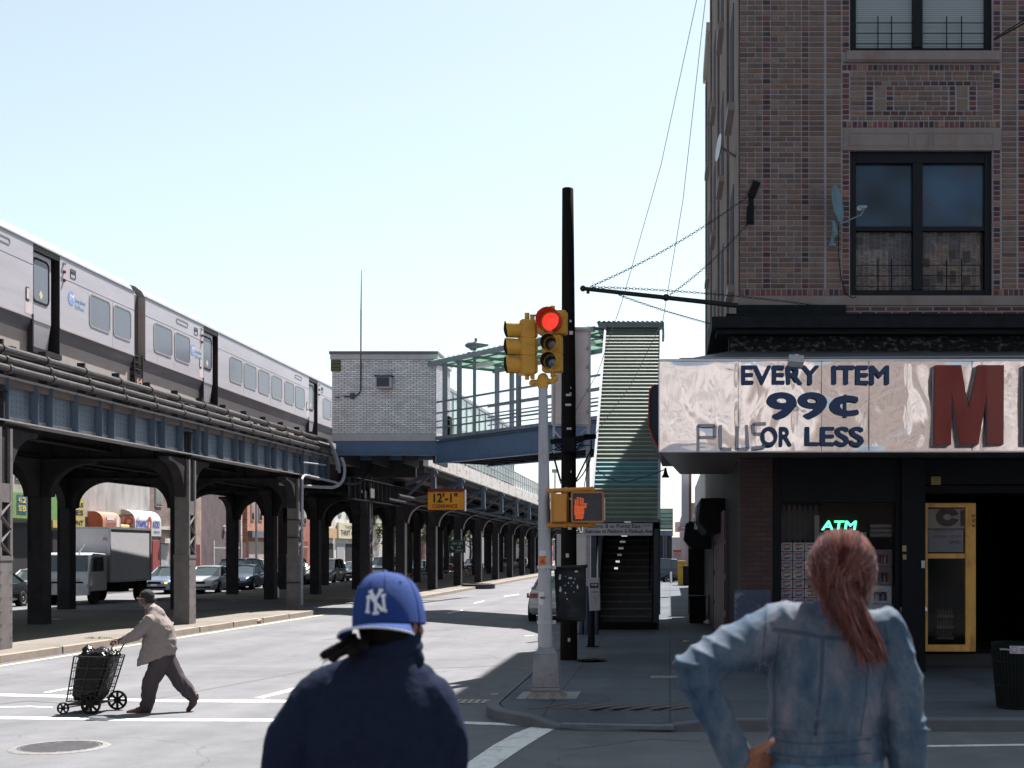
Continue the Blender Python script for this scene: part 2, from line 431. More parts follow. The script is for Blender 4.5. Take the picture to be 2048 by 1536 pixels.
for o, i_ in zip(path, in1):
    z = kz(*o); rings.append([Vector((o[0], o[1], -0.02)), Vector((o[0], o[1], z-0.015)), Vector((o[0]+(i_[0]-o[0])*.12, o[1]+(i_[1]-o[1])*.12, z)), Vector((i_[0], i_[1], z)), Vector((i_[0], i_[1], -0.02))])
kb.loft(rings)
tag(kb.build('kerb', M['kerb']), kind='structure')
sw = MB(); b = len(path)
vs = [(p[0], p[1], kz(*q)-0.004) for p, q in zip(in2, path)] + [(p[0], p[1], 0.15) for p in in3]
sw.add(vs, [(i, i+1, b+i+1, b+i) for i in range(b-1)])
poly = [(p[0], p[1], 0.15) for p in in3] + [(40, 300, 0.15)]
sw.add(poly, [tuple(range(len(poly)))])
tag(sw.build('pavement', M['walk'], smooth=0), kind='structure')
# steel lip of the ramp
lp = MB(); lp.beam((-1.35, 15.86, 0.05), (0.05, 15.66, 0.05), 0.10, 0.06)
tag(lp.build('ramp_lip', mat('ramp_lip_steel', (0.11, 0.12, 0.15), 0.6, var=0.3, scale=6), bevel=0.01), kind='structure')
# herringbone brick patch of the ramp, worn
hb = MB()
for i in range(9):
    x = -1.9 + 0.27*i; hb.add([(x, 16.75, .1525), (x+.14, 16.75, .1525), (x+.62, 17.35, .1535), (x+.48, 17.35, .1535)], [(0, 1, 2, 3)])
tag(hb.build('ramp_grooves', mat('brick_red_stain', (0.115, 0.088, 0.088), 0.9, var=0.3, scale=8, world=True), smooth=0), kind='structure')

# median under the viaduct, two islands
def island(name, y0, y1, off0, off1, rnd=0.8):
    Ys = [y0 + (y1-y0)*k/24 for k in range(25)]
    right = [(E(y) + off1, y) for y in Ys]; left = [(E(y) - off0, y) for y in Ys]
    right = [(right[0][0]-rnd, y0-0.5), (right[0][0]-rnd*.35, y0-.35)] + right + [(right[-1][0]-rnd*.3, y1+.35), (right[-1][0]-rnd, y1+.5)]
    left = [(left[0][0]+rnd, y0-.5)] + left + [(left[-1][0]+rnd, y1+.5)]
    p = right + left[::-1]
    q = MB(); inner = []
    for i, c in enumerate(p):
        a = Vector(p[i-1]); b2 = Vector(p[(i+1) % len(p)]); t = (b2 - a).normalized(); inner.append((c[0] - t.y*.16, c[1] + t.x*.16))
    m = len(p)
    vs = [(c[0], c[1], -0.02) for c in p] + [(c[0]-.01, c[1], .148) for c in p] + [(c[0], c[1], .155) for c in inner]
    q.add(vs, [(i, (i+1) % m, m+(i+1) % m, m+i) for i in range(m)] + [(m+i, m+(i+1) % m, 2*m+(i+1) % m, 2*m+i) for i in range(m)])
    tag(q.build(name + '_kerb', M['kerbtan']), kind='structure')
    t = MB(); t.add([(c[0], c[1], .150) for c in inner], [tuple(range(m))])
    tag(t.build(name, M['median'], smooth=0), kind='structure')
island('median', 12, 44.8, 9.9, 0.85)
island('far_median', 57, 300, 9.9, 1.35)
kj = MB()
for y in [20.4+2.42*k for k in range(10)]:
    x = E(y) + .85; kj.box(x-.17, x+.006, y, y+.02, 0.0, .158)
tag(kj.build('kerb_joints', mat('joint_dirt', (0.07, 0.06, 0.05), 0.9), smooth=0), kind='structure')
lw = MB(); lw.box(-60, -29.7, -10, 300, -0.02, 0.15); lw.box(-29.7, -29.55, -10, 300, -0.02, 0.146)
tag(lw.build('far_pavement', M['median'], smooth=0), kind='structure')

# painted markings
def paint(name, pix, m=M['paint'], z=0.004):
    q = MB(); pts = [G(u, v) for u, v in pix]
    q.add([(p.x, p.y, z) for p in pts], [tuple(range(len(pts)))])
    return tag(q.build(name, m, smooth=0), kind='structure')
def pstrip(name, line, th, m=M['paint'], z=0.004):
    q = MB(); top = [G(u, v - th/2) for u, v in line]; bot = [G(u, v + th/2) for u, v in line]; n = len(line)
    q.add([(p.x, p.y, z) for p in top + bot], [(i, i+1, n+i+1, n+i) for i in range(n-1)])
    return tag(q.build(name, m, smooth=0), kind='structure')
pstrip('crosswalk_line', [(-260, 1434), (0, 1436), (170, 1437.5), (240, 1440), (570, 1440.5), (700, 1441.5), (930, 1446), (1105, 1452)], 5)
pstrip('crosswalk_line', [(-260, 1384), (0, 1390), (130, 1393), (210, 1399), (340, 1402), (600, 1403), (760, 1404)], 4.6)
pstrip('crosswalk_line', [(0, 1414.5), (60, 1413.5), (105, 1415)], 2, z=.0045)
paint('lane_line', [(520, 1393.5), (532, 1394.5), (615, 1375.5), (592, 1374.5)])
paint('lane_line', [(508, 1396), (528, 1397), (533, 1394.8), (520, 1394)])
paint('lane_line', [(85, 1385), (95, 1386), (150, 1376), (143, 1375)])
paint('crosswalk_bar', [(1066, 1453.5), (1118, 1453.5), (1085, 1472), (1040, 1500), (988, 1536), (900, 1610), (810, 1610), (921, 1536), (985, 1492), (1030, 1467)], z=.0055)
pstrip('stop_line', [(1838, 1493), (2048, 1490), (2300, 1487)], 3.5)
for (a, b2) in (((1008, 1193.2), (1038, 1188.6)), ((948, 1206.5), (968, 1202)), ((1060, 1182), (1078, 1179.5)), ((895, 1227), (925, 1220.5))):
    pstrip('lane_dash', [a, b2], 1.3)
q = MB(); ys = [20 + 1.2*k for k in range(22)]
q.add([(E(y)+1.12, y, .004) for y in ys] + [(E(y)+1.25, y, .004) for y in ys], [(i, i+1, 22+i+1, 22+i) for i in range(21)])
tag(q.build('edge_line', M['ypaint'], smooth=0), kind='structure')
# tar seams
for i, ln in enumerate(([(1100, 1318), (1010, 1331), (860, 1337), (700, 1342)], [(700, 1322), (560, 1352), (300, 1400)], [(0, 1408), (60, 1402), (130, 1407), (240, 1411)], [(640, 1280), (900, 1258), (1060, 1249)], [(1130, 1500), (1300, 1478), (1400, 1483)])):
    ln2 = dens(ln, 12) if False else ln
    pstrip('tar_seam', ln2, 1.1, mat('tar', (0.09, 0.09, 0.092), 0.7, var=0.3), z=.003)

# manhole, gully grate, pavement grate
t = thing('manhole_cover', 'round iron manhole cover in the asphalt at the lower left', 'manhole cover', G(120, 1495))
c = G(120, 1495); q = MB(); q.lathe((c.x, c.y, 0), (0, 0, 1), [(0.0, .008), (.43, .008), (.43, .003)], 40)
for k in range(-5, 6):
    w = math.sqrt(max(0, .40**2 - (k*.075)**2)); q.box(c.x-w, c.x+w, c.y+k*.075-.012, c.y+k*.075+.012, .008, .013)
q.build('cover', mat('manhole_iron', (0.085, 0.083, 0.092), 0.6, metal=0.1, var=0.3, scale=9), t)
q = MB(); q.lathe((c.x, c.y, 0), (0, 0, 1), [(.44, .004), (.44, .012), (.50, .014), (.53, .003)], 40)
q.build('frame', mat('manhole_frame', (0.155, 0.15, 0.15), 0.7, var=0.3, scale=12), t)
c = G(950, 1404)
t = thing('gully_grate', 'pale iron gully grate in the road beside the corner kerb', 'drain grate', c)
q = MB(); q.box(c.x-.28, c.x+.26, c.y-.22, c.y+.22, 0.0, .003); q.build('pit', M['dark'], t)
q = MB()
for k in range(6): q.box(c.x-.28+.1*k, c.x-.25+.1*k, c.y-.22, c.y+.22, .003, .014)
for k in range(4): q.box(c.x-.25+0, c.x+.22, c.y-.22+.133*k, c.y-.195+.133*k, .003, .0125)
q.build('bars', mat('grate_iron', (0.38, 0.37, 0.35), 0.6, var=0.25, scale=10), t)
c = G(1330, 1355, .15)
t = thing('pavement_grate', 'small rectangular ribbed grate set in the shaded pavement', 'drain grate', c)
q = MB(); q.box(c.x-.24, c.x+.24, c.y-.2, c.y+.2, .15, .155); q.build('frame', mat('grate_frame', (0.06, 0.065, 0.07), 0.6), t)
q = MB()
for k in range(12): q.box(c.x-.225+.039*k, c.x-.205+.039*k, c.y-.19, c.y+.19, .155, .165)
q.build('bars', mat('grate_light', (0.2, 0.21, 0.22), 0.5, metal=.3), t)

# rubbish on the street
def litter(c, w, h, m, label, seed, cat='litter', name='crumpled_paper'):
    rnd = random.Random(seed); q = MB(); q.ball((c[0], c[1], c[2] + h*.5), w/2, w*.35, h/2, 9, 6)
    q.v = [(x + rnd.uniform(-.12, .12)*w, y + rnd.uniform(-.12, .12)*w, max(c[2]+.001, z + rnd.uniform(-.2, .2)*h)) for x, y, z in q.v]
    return tag(q.build(name, m, smooth=10), label, cat)
pw = mat('paper_white', (0.62, 0.62, 0.63), 0.8, var=0.15)
litter(G(511, 1247), .42, .13, mat('cardboard', (0.34, 0.26, 0.2), 0.9, var=.3, scale=9), 'crumpled brown cardboard lying in the gutter beside the median kerb', 3, name='crumpled_cardboard')
litter(G(1415, 1248, .15), .22, .12, pw, 'crumpled white paper on the pavement at the foot of the shutters', 5)
litter(G(1372, 1283, .15), .16, .02, pw, 'flat white scrap on the shaded pavement between stair and woman', 6)
litter(G(1230, 1451), .1, .06, pw, 'small crumpled scrap of paper against the corner kerb ramp', 8)
litter(G(993, 1389), .16, .015, pw, 'flat scrap in the gutter near the gully grate', 9)
litter(G(1058, 1272), .25, .015, pw, 'flat white scrap on the sunlit road in front of the bridge shadow', 10)
litter(G(113, 1239, .15), .3, .02, pw, 'flat pale scrap on the median between the dark columns', 11)
litter(G(1182, 1323, .15), .55, .05, M['dark'], 'dark heap of swept dirt at the foot of the wooden utility pole', 12, name='dirt_heap')
# grass tuft on the median kerb
q = MB(); rnd = random.Random(2); c = G(197, 1277, .15)
for k in range(60):
    x = c.x + rnd.uniform(-.28, .28); y = c.y + rnd.uniform(-.08, .08); h = rnd.uniform(.02, .07); a = rnd.uniform(-.04, .04)
    q.add([(x-.006, y, .15), (x+.006, y, .15), (x+a, y+rnd.uniform(-.03, .03), .15+h)], [(0, 1, 2)])
tag(q.build('grass', mat('grass', (0.14, 0.17, 0.05), 0.8, var=.3), smooth=0), 'small tuft of grass in the sunny median kerb joint', 'grass', kind='stuff')
# ------------------------------------------------------------------ elevated railway viaduct
via = thing('railway_viaduct', 'long dark steel railway viaduct on rows of riveted columns, blue edge girder', 'viaduct', (E(37)-4.5, 37, 0))
COLY = [27.0, 36.5, 46.0, 55.6, 62.2, 70.4, 78.8, 87.2, 95.8, 104.4, 113.0, 121.8, 130.5, 139.2, 148, 157, 166, 175]
COLY0 = [17.4] + COLY
kneeprof = [(0, 0), (0.10, 0.0), (0.10, -.16), (.02, -.2)]
def knee2d(w, h, t=0.0, n=9):
    """concave bracket profile: x outwards from the column, z up to the girder (0 = top)"""
    pts = [(0, 0), (w + .12, 0), (w + .12, -.09)]
    for k in range(n + 1):
        a = math.pi/2*k/n
        pts.append((w - w*.88*math.sin(a), -.12 - (h - .12)*(1 - math.cos(a))))
    pts.append((0, -h - .02)); return pts
def col_parts(x, y, near):
    """column with its right (street) face at x, centred at y"""
    w = .44; d = .50; top = 4.82
    q = MB()
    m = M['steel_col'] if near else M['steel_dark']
    if near:
        if y > 50: q.box(x-w, x-.03, y-d/2+.01, y+d/2, .14, top)
        q.box(x-w, x, y-d/2, y+d/2, .14, 2.12)                      # riveted casing
        q.box(x-w-.012, x+.012, y-d/2-.012, y+d/2+.012, 2.02, 2.12)
        # above: two channels, laced on the street side
        for sy in (-1, 1):
            q.box(x-w+.02, x-.015, y+sy*(d/2-.03)-.018, y+sy*(d/2-.03)+.018, 2.12, top)
            q.box(x-.09, x-.002, y+sy*(d/2-.03)-.05, y+sy*(d/2-.03)+.05, 2.12, top)
        for z0, z1 in ((2.12, 3.25),):
            n = 4
            for k in range(n):
                za = z0 + (z1-z0)*k/n; zb = z0 + (z1-z0)*(k+1)/n; s = 1 if k % 2 else -1
                q.beam((x-.02, y-s*.2, za), (x-.02, y+s*.2, zb), .012, .07, up=(1, 0, 0))
        q.box(x-.03, x-.008, y-d/2+.01, y+d/2-.01, 3.25, 3.65)
        for z in [.4+.28*k for k in range(6)]:
            for sy in (-1, 1): q.ball((x+.002, y+sy*(d/2-.05), z), .018, n=6, m=4); q.ball((x-w/2+sy*(w/2-.05), y-d/2-.002, z+.1), .018, n=6, m=4)
    else:
        q.box(x-w, x, y-d/2, y+d/2, .14, 2.2); q.box(x-w+.03, x-.03, y-d/2+.03, y+d/2-.03, 2.2, top)
        for sx in (-w+.02, -.02):
            q.box(x+sx-.02, x+sx+.02, y-d/2, y+d/2, 2.2, top)
    return q, m
nc = 0
for row, (off, near) in enumerate(((0, True), (4.15, False), (8.2, False))):
    for i, y in enumerate(COLY0):
        if row and y < 25: continue
        if row == 0 and i > 16: continue
        x = E(y) - off
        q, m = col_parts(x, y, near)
        if near and y > 50: m = M['steel_dark']  # shaded fronts of the far columns put in as darker steel
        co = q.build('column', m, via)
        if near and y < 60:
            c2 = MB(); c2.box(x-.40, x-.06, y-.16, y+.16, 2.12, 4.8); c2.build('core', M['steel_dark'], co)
        k = MB()
        # transverse knees
        w1, h1 = 1.25, 1.05
        if row > 0: k.prism([(p[0]*1, p[1]) for p in knee2d(w1, h1)], (x, y-.17, 4.83), (1, 0, 0), (0, 0, 1), (0, .34, 0))
        k.prism(knee2d(w1, h1), (x-.44, y-.17, 4.83), (-1, 0, 0), (0, 0, 1), (0, .34, 0)) if row < 2 else None
        # longitudinal knees
        for s in (-1, 1):
            k.prism(knee2d(1.15, 1.05), (x-.36, y+s*.25, 4.83), (0, s, 0), (0, 0, 1), (.28, 0, 0))
        if row == 0 and y > 60:     # outward cantilever bracket with its sunlit curved flange painted paler
            k.prism(knee2d(1.0, 1.0), (x, y-.15, 4.62), (1, 0, 0), (0, 0, 1), (0, .3, 0))
        k.build('knee_bracket', M['steel_dark'], co)
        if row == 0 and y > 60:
            fc = MB(); fc.box(x+.002, x+.02, y-.25, y+.25, .14, 3.65); fc.build('lit_face', M['steel_col'], co)  # paler plate paints the sunlit street side of the column
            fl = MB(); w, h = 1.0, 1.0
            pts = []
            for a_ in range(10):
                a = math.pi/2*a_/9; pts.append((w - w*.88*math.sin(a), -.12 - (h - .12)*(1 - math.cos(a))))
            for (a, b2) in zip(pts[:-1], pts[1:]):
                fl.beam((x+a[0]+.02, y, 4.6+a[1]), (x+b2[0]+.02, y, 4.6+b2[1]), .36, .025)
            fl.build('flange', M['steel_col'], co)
# cross girders
for y in COLY0:
    q = MB(); x1 = E(y) - .04 if y < 50 else E(y)
    z0 = 4.82
    q.box(E(y)-8.75, x1, y-.03, y+.03, z0, 5.62); q.box(E(y)-8.75, x1, y-.2, y+.2, z0-.0, z0+.03); q.box(E(y)-8.75, x1, y-.2, y+.2, 5.59, 5.62)
    for k in range(10):
        xx = E(y)-8.6 + k*.94
        q.box(xx, xx+.02, y-.17, y+.17, z0+.03, 5.59)
    q.build('cross_girder', M['steel_dark'], via)
# stringers and deck
for off in (0.55, 2.4, 4.37, 6.4, 8.42):
    q = MB(); st = [8] + COLY0
    for a, b2 in zip(st[:-1], st[1:]):
        z0 = 5.05 if off not in (4.37, 8.42) else 4.9
        q.beam((E(a)-off, a, (z0+5.72)/2), (E(b2)-off, b2, (z0+5.72)/2), .03, 5.72-z0)
        q.beam((E(a)-off, a, z0), (E(b2)-off, b2, z0), .26, .03)
    q.build('stringer', M['steel_dark'], via)
q = MB(); st = [8] + COLY0
for a, b2 in zip(st[:-1], st[1:]):
    for z0, z1, o1 in ((5.74, 5.95, -.02),):
        q.add([(E(a)-10.3, a, z0), (E(a)-o1-.1, a, z0), (E(b2)-o1-.1, b2, z0), (E(b2)-10.3, b2, z0), (E(a)-10.3, a, z1), (E(a)-o1-.1, a, z1), (E(b2)-o1-.1, b2, z1), (E(b2)-10.3, b2, z1)],
              [(0, 3, 2, 1), (4, 5, 6, 7), (0, 1, 5, 4), (2, 3, 7, 6), (1, 2, 6, 5), (0, 4, 7, 3)])
q.build('deck', mat('deck_planks', (0.17, 0.13, 0.12), 0.85, var=.3, scale=2, stretch=(5, .3, 1), stain=(.2, .19, .19), stain_amt=.25, world=True), via)
# blue edge girder with stiffeners and rivets, Y 14..49.3
riv = bpy.data.materials.new('riveted_web'); riv.use_nodes = True
def make_riveted(m, base):
    t = m.node_tree; N = t.nodes; L = t.links; b = N['Principled BSDF']; b.inputs['Roughness'].default_value = .5
    g_ = N.new('ShaderNodeNewGeometry'); sp = N.new('ShaderNodeSeparateXYZ'); L.new(g_.outputs['Position'], sp.inputs[0])
    ms = []
    for ax, per in ((1, .165), (2, .13)):
        a = N.new('ShaderNodeMath'); a.operation = 'PINGPONG'; a.inputs[1].default_value = per/2; L.new(sp.outputs[ax], a.inputs[0]); ms.append(a)
    p1 = N.new('ShaderNodeMath'); p1.operation = 'POWER'; p1.inputs[1].default_value = 2; L.new(ms[0].outputs[0], p1.inputs[0])
    p2 = N.new('ShaderNodeMath'); p2.operation = 'POWER'; p2.inputs[1].default_value = 2; L.new(ms[1].outputs[0], p2.inputs[0])
    ad = N.new('ShaderNodeMath'); L.new(p1.outputs[0], ad.inputs[0]); L.new(p2.outputs[0], ad.inputs[1])
    mr = N.new('ShaderNodeMapRange'); mr.inputs['From Min'].default_value = .02**2; mr.inputs['From Max'].default_value = .026**2; mr.inputs['To Min'].default_value = .45; mr.inputs['To Max'].default_value = 1
    L.new(ad.outputs[0], mr.inputs['Value'])
    nz = N.new('ShaderNodeTexNoise'); nz.inputs['Scale'].default_value = 1.7; nz.inputs['Detail'].default_value = 7; L.new(g_.outputs['Position'], nz.inputs['Vector'])
    m2 = N.new('ShaderNodeMapRange'); m2.inputs['From Min'].default_value = .3; m2.inputs['From Max'].default_value = .7; m2.inputs['To Min'].default_value = .8; m2.inputs['To Max'].default_value = 1.15; L.new(nz.outputs[0], m2.inputs['Value'])
    mm = N.new('ShaderNodeMath'); mm.operation = 'MULTIPLY'; L.new(mr.outputs[0], mm.inputs[0]); L.new(m2.outputs[0], mm.inputs[1])
    sc = N.new('ShaderNodeVectorMath'); sc.operation = 'SCALE'; sc.inputs[0].default_value = base; L.new(mm.outputs[0], sc.inputs['Scale']); L.new(sc.outputs[0], b.inputs['Base Color'])
make_riveted(riv, (0.155, 0.195, 0.25))
gy = [14 + k for k in range(36)]
def gpath(mb, off, z, w, h, y0=14, y1=49.4, step=1.0):
    y = y0
    while y < y1 - 1e-6:
        yb = min(y1, y + step); mb.beam((E(y)+off, y, z), (E(yb)+off, yb, z), w, h); y = yb
q = MB(); gpath(q, -.20, 5.445, .02, .90); web = q.build('edge_girder_web', riv, via)
FLM = mat('flange_paint', (0.30, 0.30, 0.32), .5, var=.15, scale=4, stain=(.2, .12, .08), stain_amt=.5, stain_scale=5, world=True)
q = MB(); gpath(q, -.20, 4.985, .42, .03); gpath(q, -.185, 5.05, .03, .12); q.build('edge_girder_flange', FLM, via)
q = MB(); gpath(q, -.20, 5.905, .42, .035)
gpath(q, -.185, 5.84, .03, .12); q.build('edge_girder_flange', FLM, via)
y = 14.3; ks = 0
while y < 49.3:
    q = MB(); q.box(E(y)-.19, E(y)-.015, y, y+.016, 5.0, 5.89); q.box(E(y)-.19, E(y)-.178, y-.06, y+.08, 5.0, 5.89)
    q.build('stiffener', M['steel_blue'], via); ks += 1; y += (.62 if ks % 3 == 0 else 1.15)
q = MB(); q.box(E(49.4)-.42, E(49.4)-.0, 49.4, 49.43, 4.98, 5.92); q.build('end_plate', M['steel_blue'], via)
# continuing lower girder beyond the brick hut
q = MB(); gpath(q, -.15, 4.85, .02, .9, 52.5, 175, 4); gpath(q, -.15, 4.4, .34, .03, 52.5, 175, 4); gpath(q, -.15, 5.3, .34, .03, 52.5, 175, 4)
y = 53.0
while y < 100: q.box(E(y)-.14, E(y)+.01, y, y+.016, 4.42, 5.28); y += .75
q.build('inner_girder', M['steel_dark'], via)
q = MB(); q.box(E(55.6)-.5, E(55.6)+.06, 55.25, 55.95, 4.55, 4.95); q.build('column_cap', M['steel_col'], via)
# cantilevered platform structure from Y 61
for y in COLY:
    if y < 60: continue
    q = MB(); x = E(y)
    q.beam((x, y, 4.72), (-11.35, y, 4.95), .22, .16); q.beam((x, y, 5.5), (-11.3, y, 6.1), .16, .16)
    q.box(-11.62, -11.44, y-.09, y+.09, 4.9, 6.26); q.beam((x+.1, y, 4.95), (-11.6, y, 6.0), .1, .12)
    q.box(-11.42, -11.38, y-.14, y+.14, 4.86, 5.85)
    q.build('cantilever_bracket', M['steel_blue'], via)
q = MB()
q.tube([(-11.9, 56, 4.66), (-11.85, 100, 4.66), (-11.9, 175, 4.66)], .09, 8); q.tube([(-12.3, 56, 4.5), (-12.3, 175, 4.5)], .06, 6)
q.build('service_pipe', M['steel_dark'], via)
q = MB(); q.box(-16.2, -11.5, 60.5, 178, 6.32, 6.55); q.box(-16.0, -11.62, 60.5, 178, 5.98, 6.32); q.build('platform_base', M['steel_dark'], via)
q = MB(); q.box(-11.62, -11.38, 60.3, 178, 6.27, 6.98)
for y in [64+4.35*k for k in range(26)]: q.box(-11.4, -11.37, y, y+.05, 6.25, 6.99)
q.build('platform_edge', M['conc_white'], via)
# parapet, rails on the viaduct: three service pipes outside the train
def pipe_run(z, off, r):
    q = MB(); pts = [(E(y)+off, y, z) for y in [12+2*k for k in range(19)]] + [(E(49.6)+off, 49.6, z)]
    q.tube(pts, r, 10)
    y = 13.0; 
    while y < 49.5: q.cyl((E(y)+off, y, z), (E(y+.09)+off, y+.09, z), r+.022, n=10); y += 1.75
    p = q.build('service_pipe', mat('pipe_coating', (0.05, 0.045, 0.047), .4, var=.3, scale=6, stain=(.13, .11, .10), stain_scale=4, stain_amt=.5, world=True), via)
    p['label'] = 'dark cable pipe beside the track'
pipe_run(6.50, -.12, .085); pipe_run(6.27, -.05, .08); pipe_run(6.08, .03, .075)
q = MB(); y = 13
while y < 49.3: q.box(E(y)-.4, E(y)+.04, y+.3, y+.36, 5.93, 5.99); q.box(E(y)-.42, E(y)-.24, y+.3, y+.36, 5.95, 6.75); y += 1.75
q.each('pipe_support', M['steel_dark'], via)
# inner parapet behind pipes, hides the bogies
for xr in (-17.2, -18.63):
    q = MB(); q.box(xr-.035, xr+.035, 5, 175, 6.02, 6.17); q.build('rail', M['steel_dark'], via)
# hanging conduits at the girder end
cm = mat('conduit_grey', (0.28, 0.29, 0.33), .45, var=.15, scale=6, world=True)
def conduit(pts, r, m=cm, lab=None):
    q = MB(); q.tube(pts, r, 8); o = q.build('conduit', m, via); return o
def arc_pts(P0, P1, P2, n=8):
    P0, P1, P2 = Vector(P0), Vector(P1), Vector(P2)
    return [P0*(1-t)**2 + P1*2*t*(1-t) + P2*t*t for t in [k/n for k in range(n+1)]]
c0 = P(683, 916, 49.0)
conduit([P(683, 916, 49.0), P(687, 925, 48.9)] + arc_pts(P(689, 935, 48.8), P(692, 970, 48.6), P(664, 975, 48.3)) + [P(640, 974, 47.8), P(560, 968, 45.0)], .06)
conduit(arc_pts(P(656, 880, 49.3), P(676, 905, 49.2), P(679, 945, 49.0)), .055)
conduit(arc_pts(P(660, 901, 49.4), P(673, 908, 49.3), P(674, 940, 49.2)), .05)
conduit([P(604, 1218-8, 45.6), P(604, 960, 45.6)] + arc_pts(P(604, 960, 45.6), P(605, 950, 45.8), P(614, 951, 46.2)) + [P(640, 957, 47.4), P(676, 966, 48.9)], .045)
conduit(arc_pts(P(690, 965, 49), P(715, 975, 50), P(733, 950, 52)) + arc_pts(P(733, 950, 52), P(745, 935, 53), P(742, 915, 54))[1:], .045, M['steel_dark'])
conduit([P(607, 925, 46.0), P(651, 930, 48.4)], .03)
for vv in (1040, 1075, 1165):
    q = MB(); yy = 46; x = E(yy); z = PZ(vv, yy); q.box(x-.47, x+.03, yy-.28, yy+.28, z-.02, z+.02); q.build('strap', M['steel_dark'], via)

# platform guard rail and windscreen panels, hut-side stair enclosure
pr = thing('platform_railing', 'metal railing with pale mesh panels along the platform edge', 'railing', (-11.5, 100, 6.98))
q = MB(); y = 62
while y < 178: q.box(-11.53, -11.47, y, y+.06, 6.98, 8.15); y += 1.45
q.each('post', M['galv'], pr)
q = MB()
for z in (7.15, 7.6, 8.12): q.box(-11.52, -11.48, 62, 178, z, z+.05)
q.each('rail', M['galv'], pr)
q = MB(); y = 62
while y < 110: q.box(-11.50, -11.495, y+.1, y+1.42, 7.22, 8.1); y += 1.45
q.each('mesh_panel', mat('mesh_panel', (0.3, 0.34, 0.35), .6, alpha=.55, var=.2), pr)
gl = mat('pale_green_glazing', (0.36, 0.5, 0.46), .35, var=.12, scale=1.5, alpha=.75, stain=(.3, .36, .36), stain_amt=.4, world=True)
ws = thing('platform_windscreen', 'pale green glazed windscreen with upright ribs on the platform', 'windscreen', (-12.3, 80, 7))
q = MB(); q.box(-12.32, -12.28, 61, 101, 7.0, 9.3); q.build('glazing', gl, ws)
q = MB(); y = 61
while y < 101.2: q.box(-12.27, -12.2, y, y+.09, 6.98, 9.4); y += 1.3
q.box(-12.34, -12.2, 61, 101.1, 9.3, 9.42)
q.each('rib', M['galv'], ws)
# ------------------------------------------------------------------ commuter train
TX = -15.8
steel = mat('train_stainless', (0.42, 0.395, 0.44), .4, metal=.15, var=.09, scale=1.2, stretch=(1, .4, 3), stain=(.33, .30, .32), stain_scale=.9, stain_amt=.5, world=True)
steel2 = mat('train_lower_steel', (0.33, 0.29, 0.28), .6, metal=.0, var=.12, scale=2, stretch=(1, .6, 2), stain=(.33, .29, .27), stain_scale=1.3, stain_amt=.6, world=True)
bandm = mat('train_band', (0.13, 0.14, 0.165), .45, metal=.3, var=.25, scale=1.3, stretch=(1, .25, 3), stain=(.26, .27, .3), stain_scale=1.1, stain_amt=.6, world=True)  # shade and dark reflection of the inward slant put into the colour
twin = mat('train_window', (0.15, 0.165, 0.205), .2, var=.1, spec=.25, scale=1)
roofm = mat('train_roof', (0.19, 0.20, 0.23), .5, metal=.1, var=.08, scale=1.5, world=True)
seal = M['rubber']; tdark = mat('door_recess', (0.02, 0.02, 0.024), .5, var=.2)
blueink = mat('logo_blue', (0.2, 0.31, 0.58), .5, var=.1); tealink = mat('logo_teal', (0.2, 0.45, 0.6), .5, var=.1)
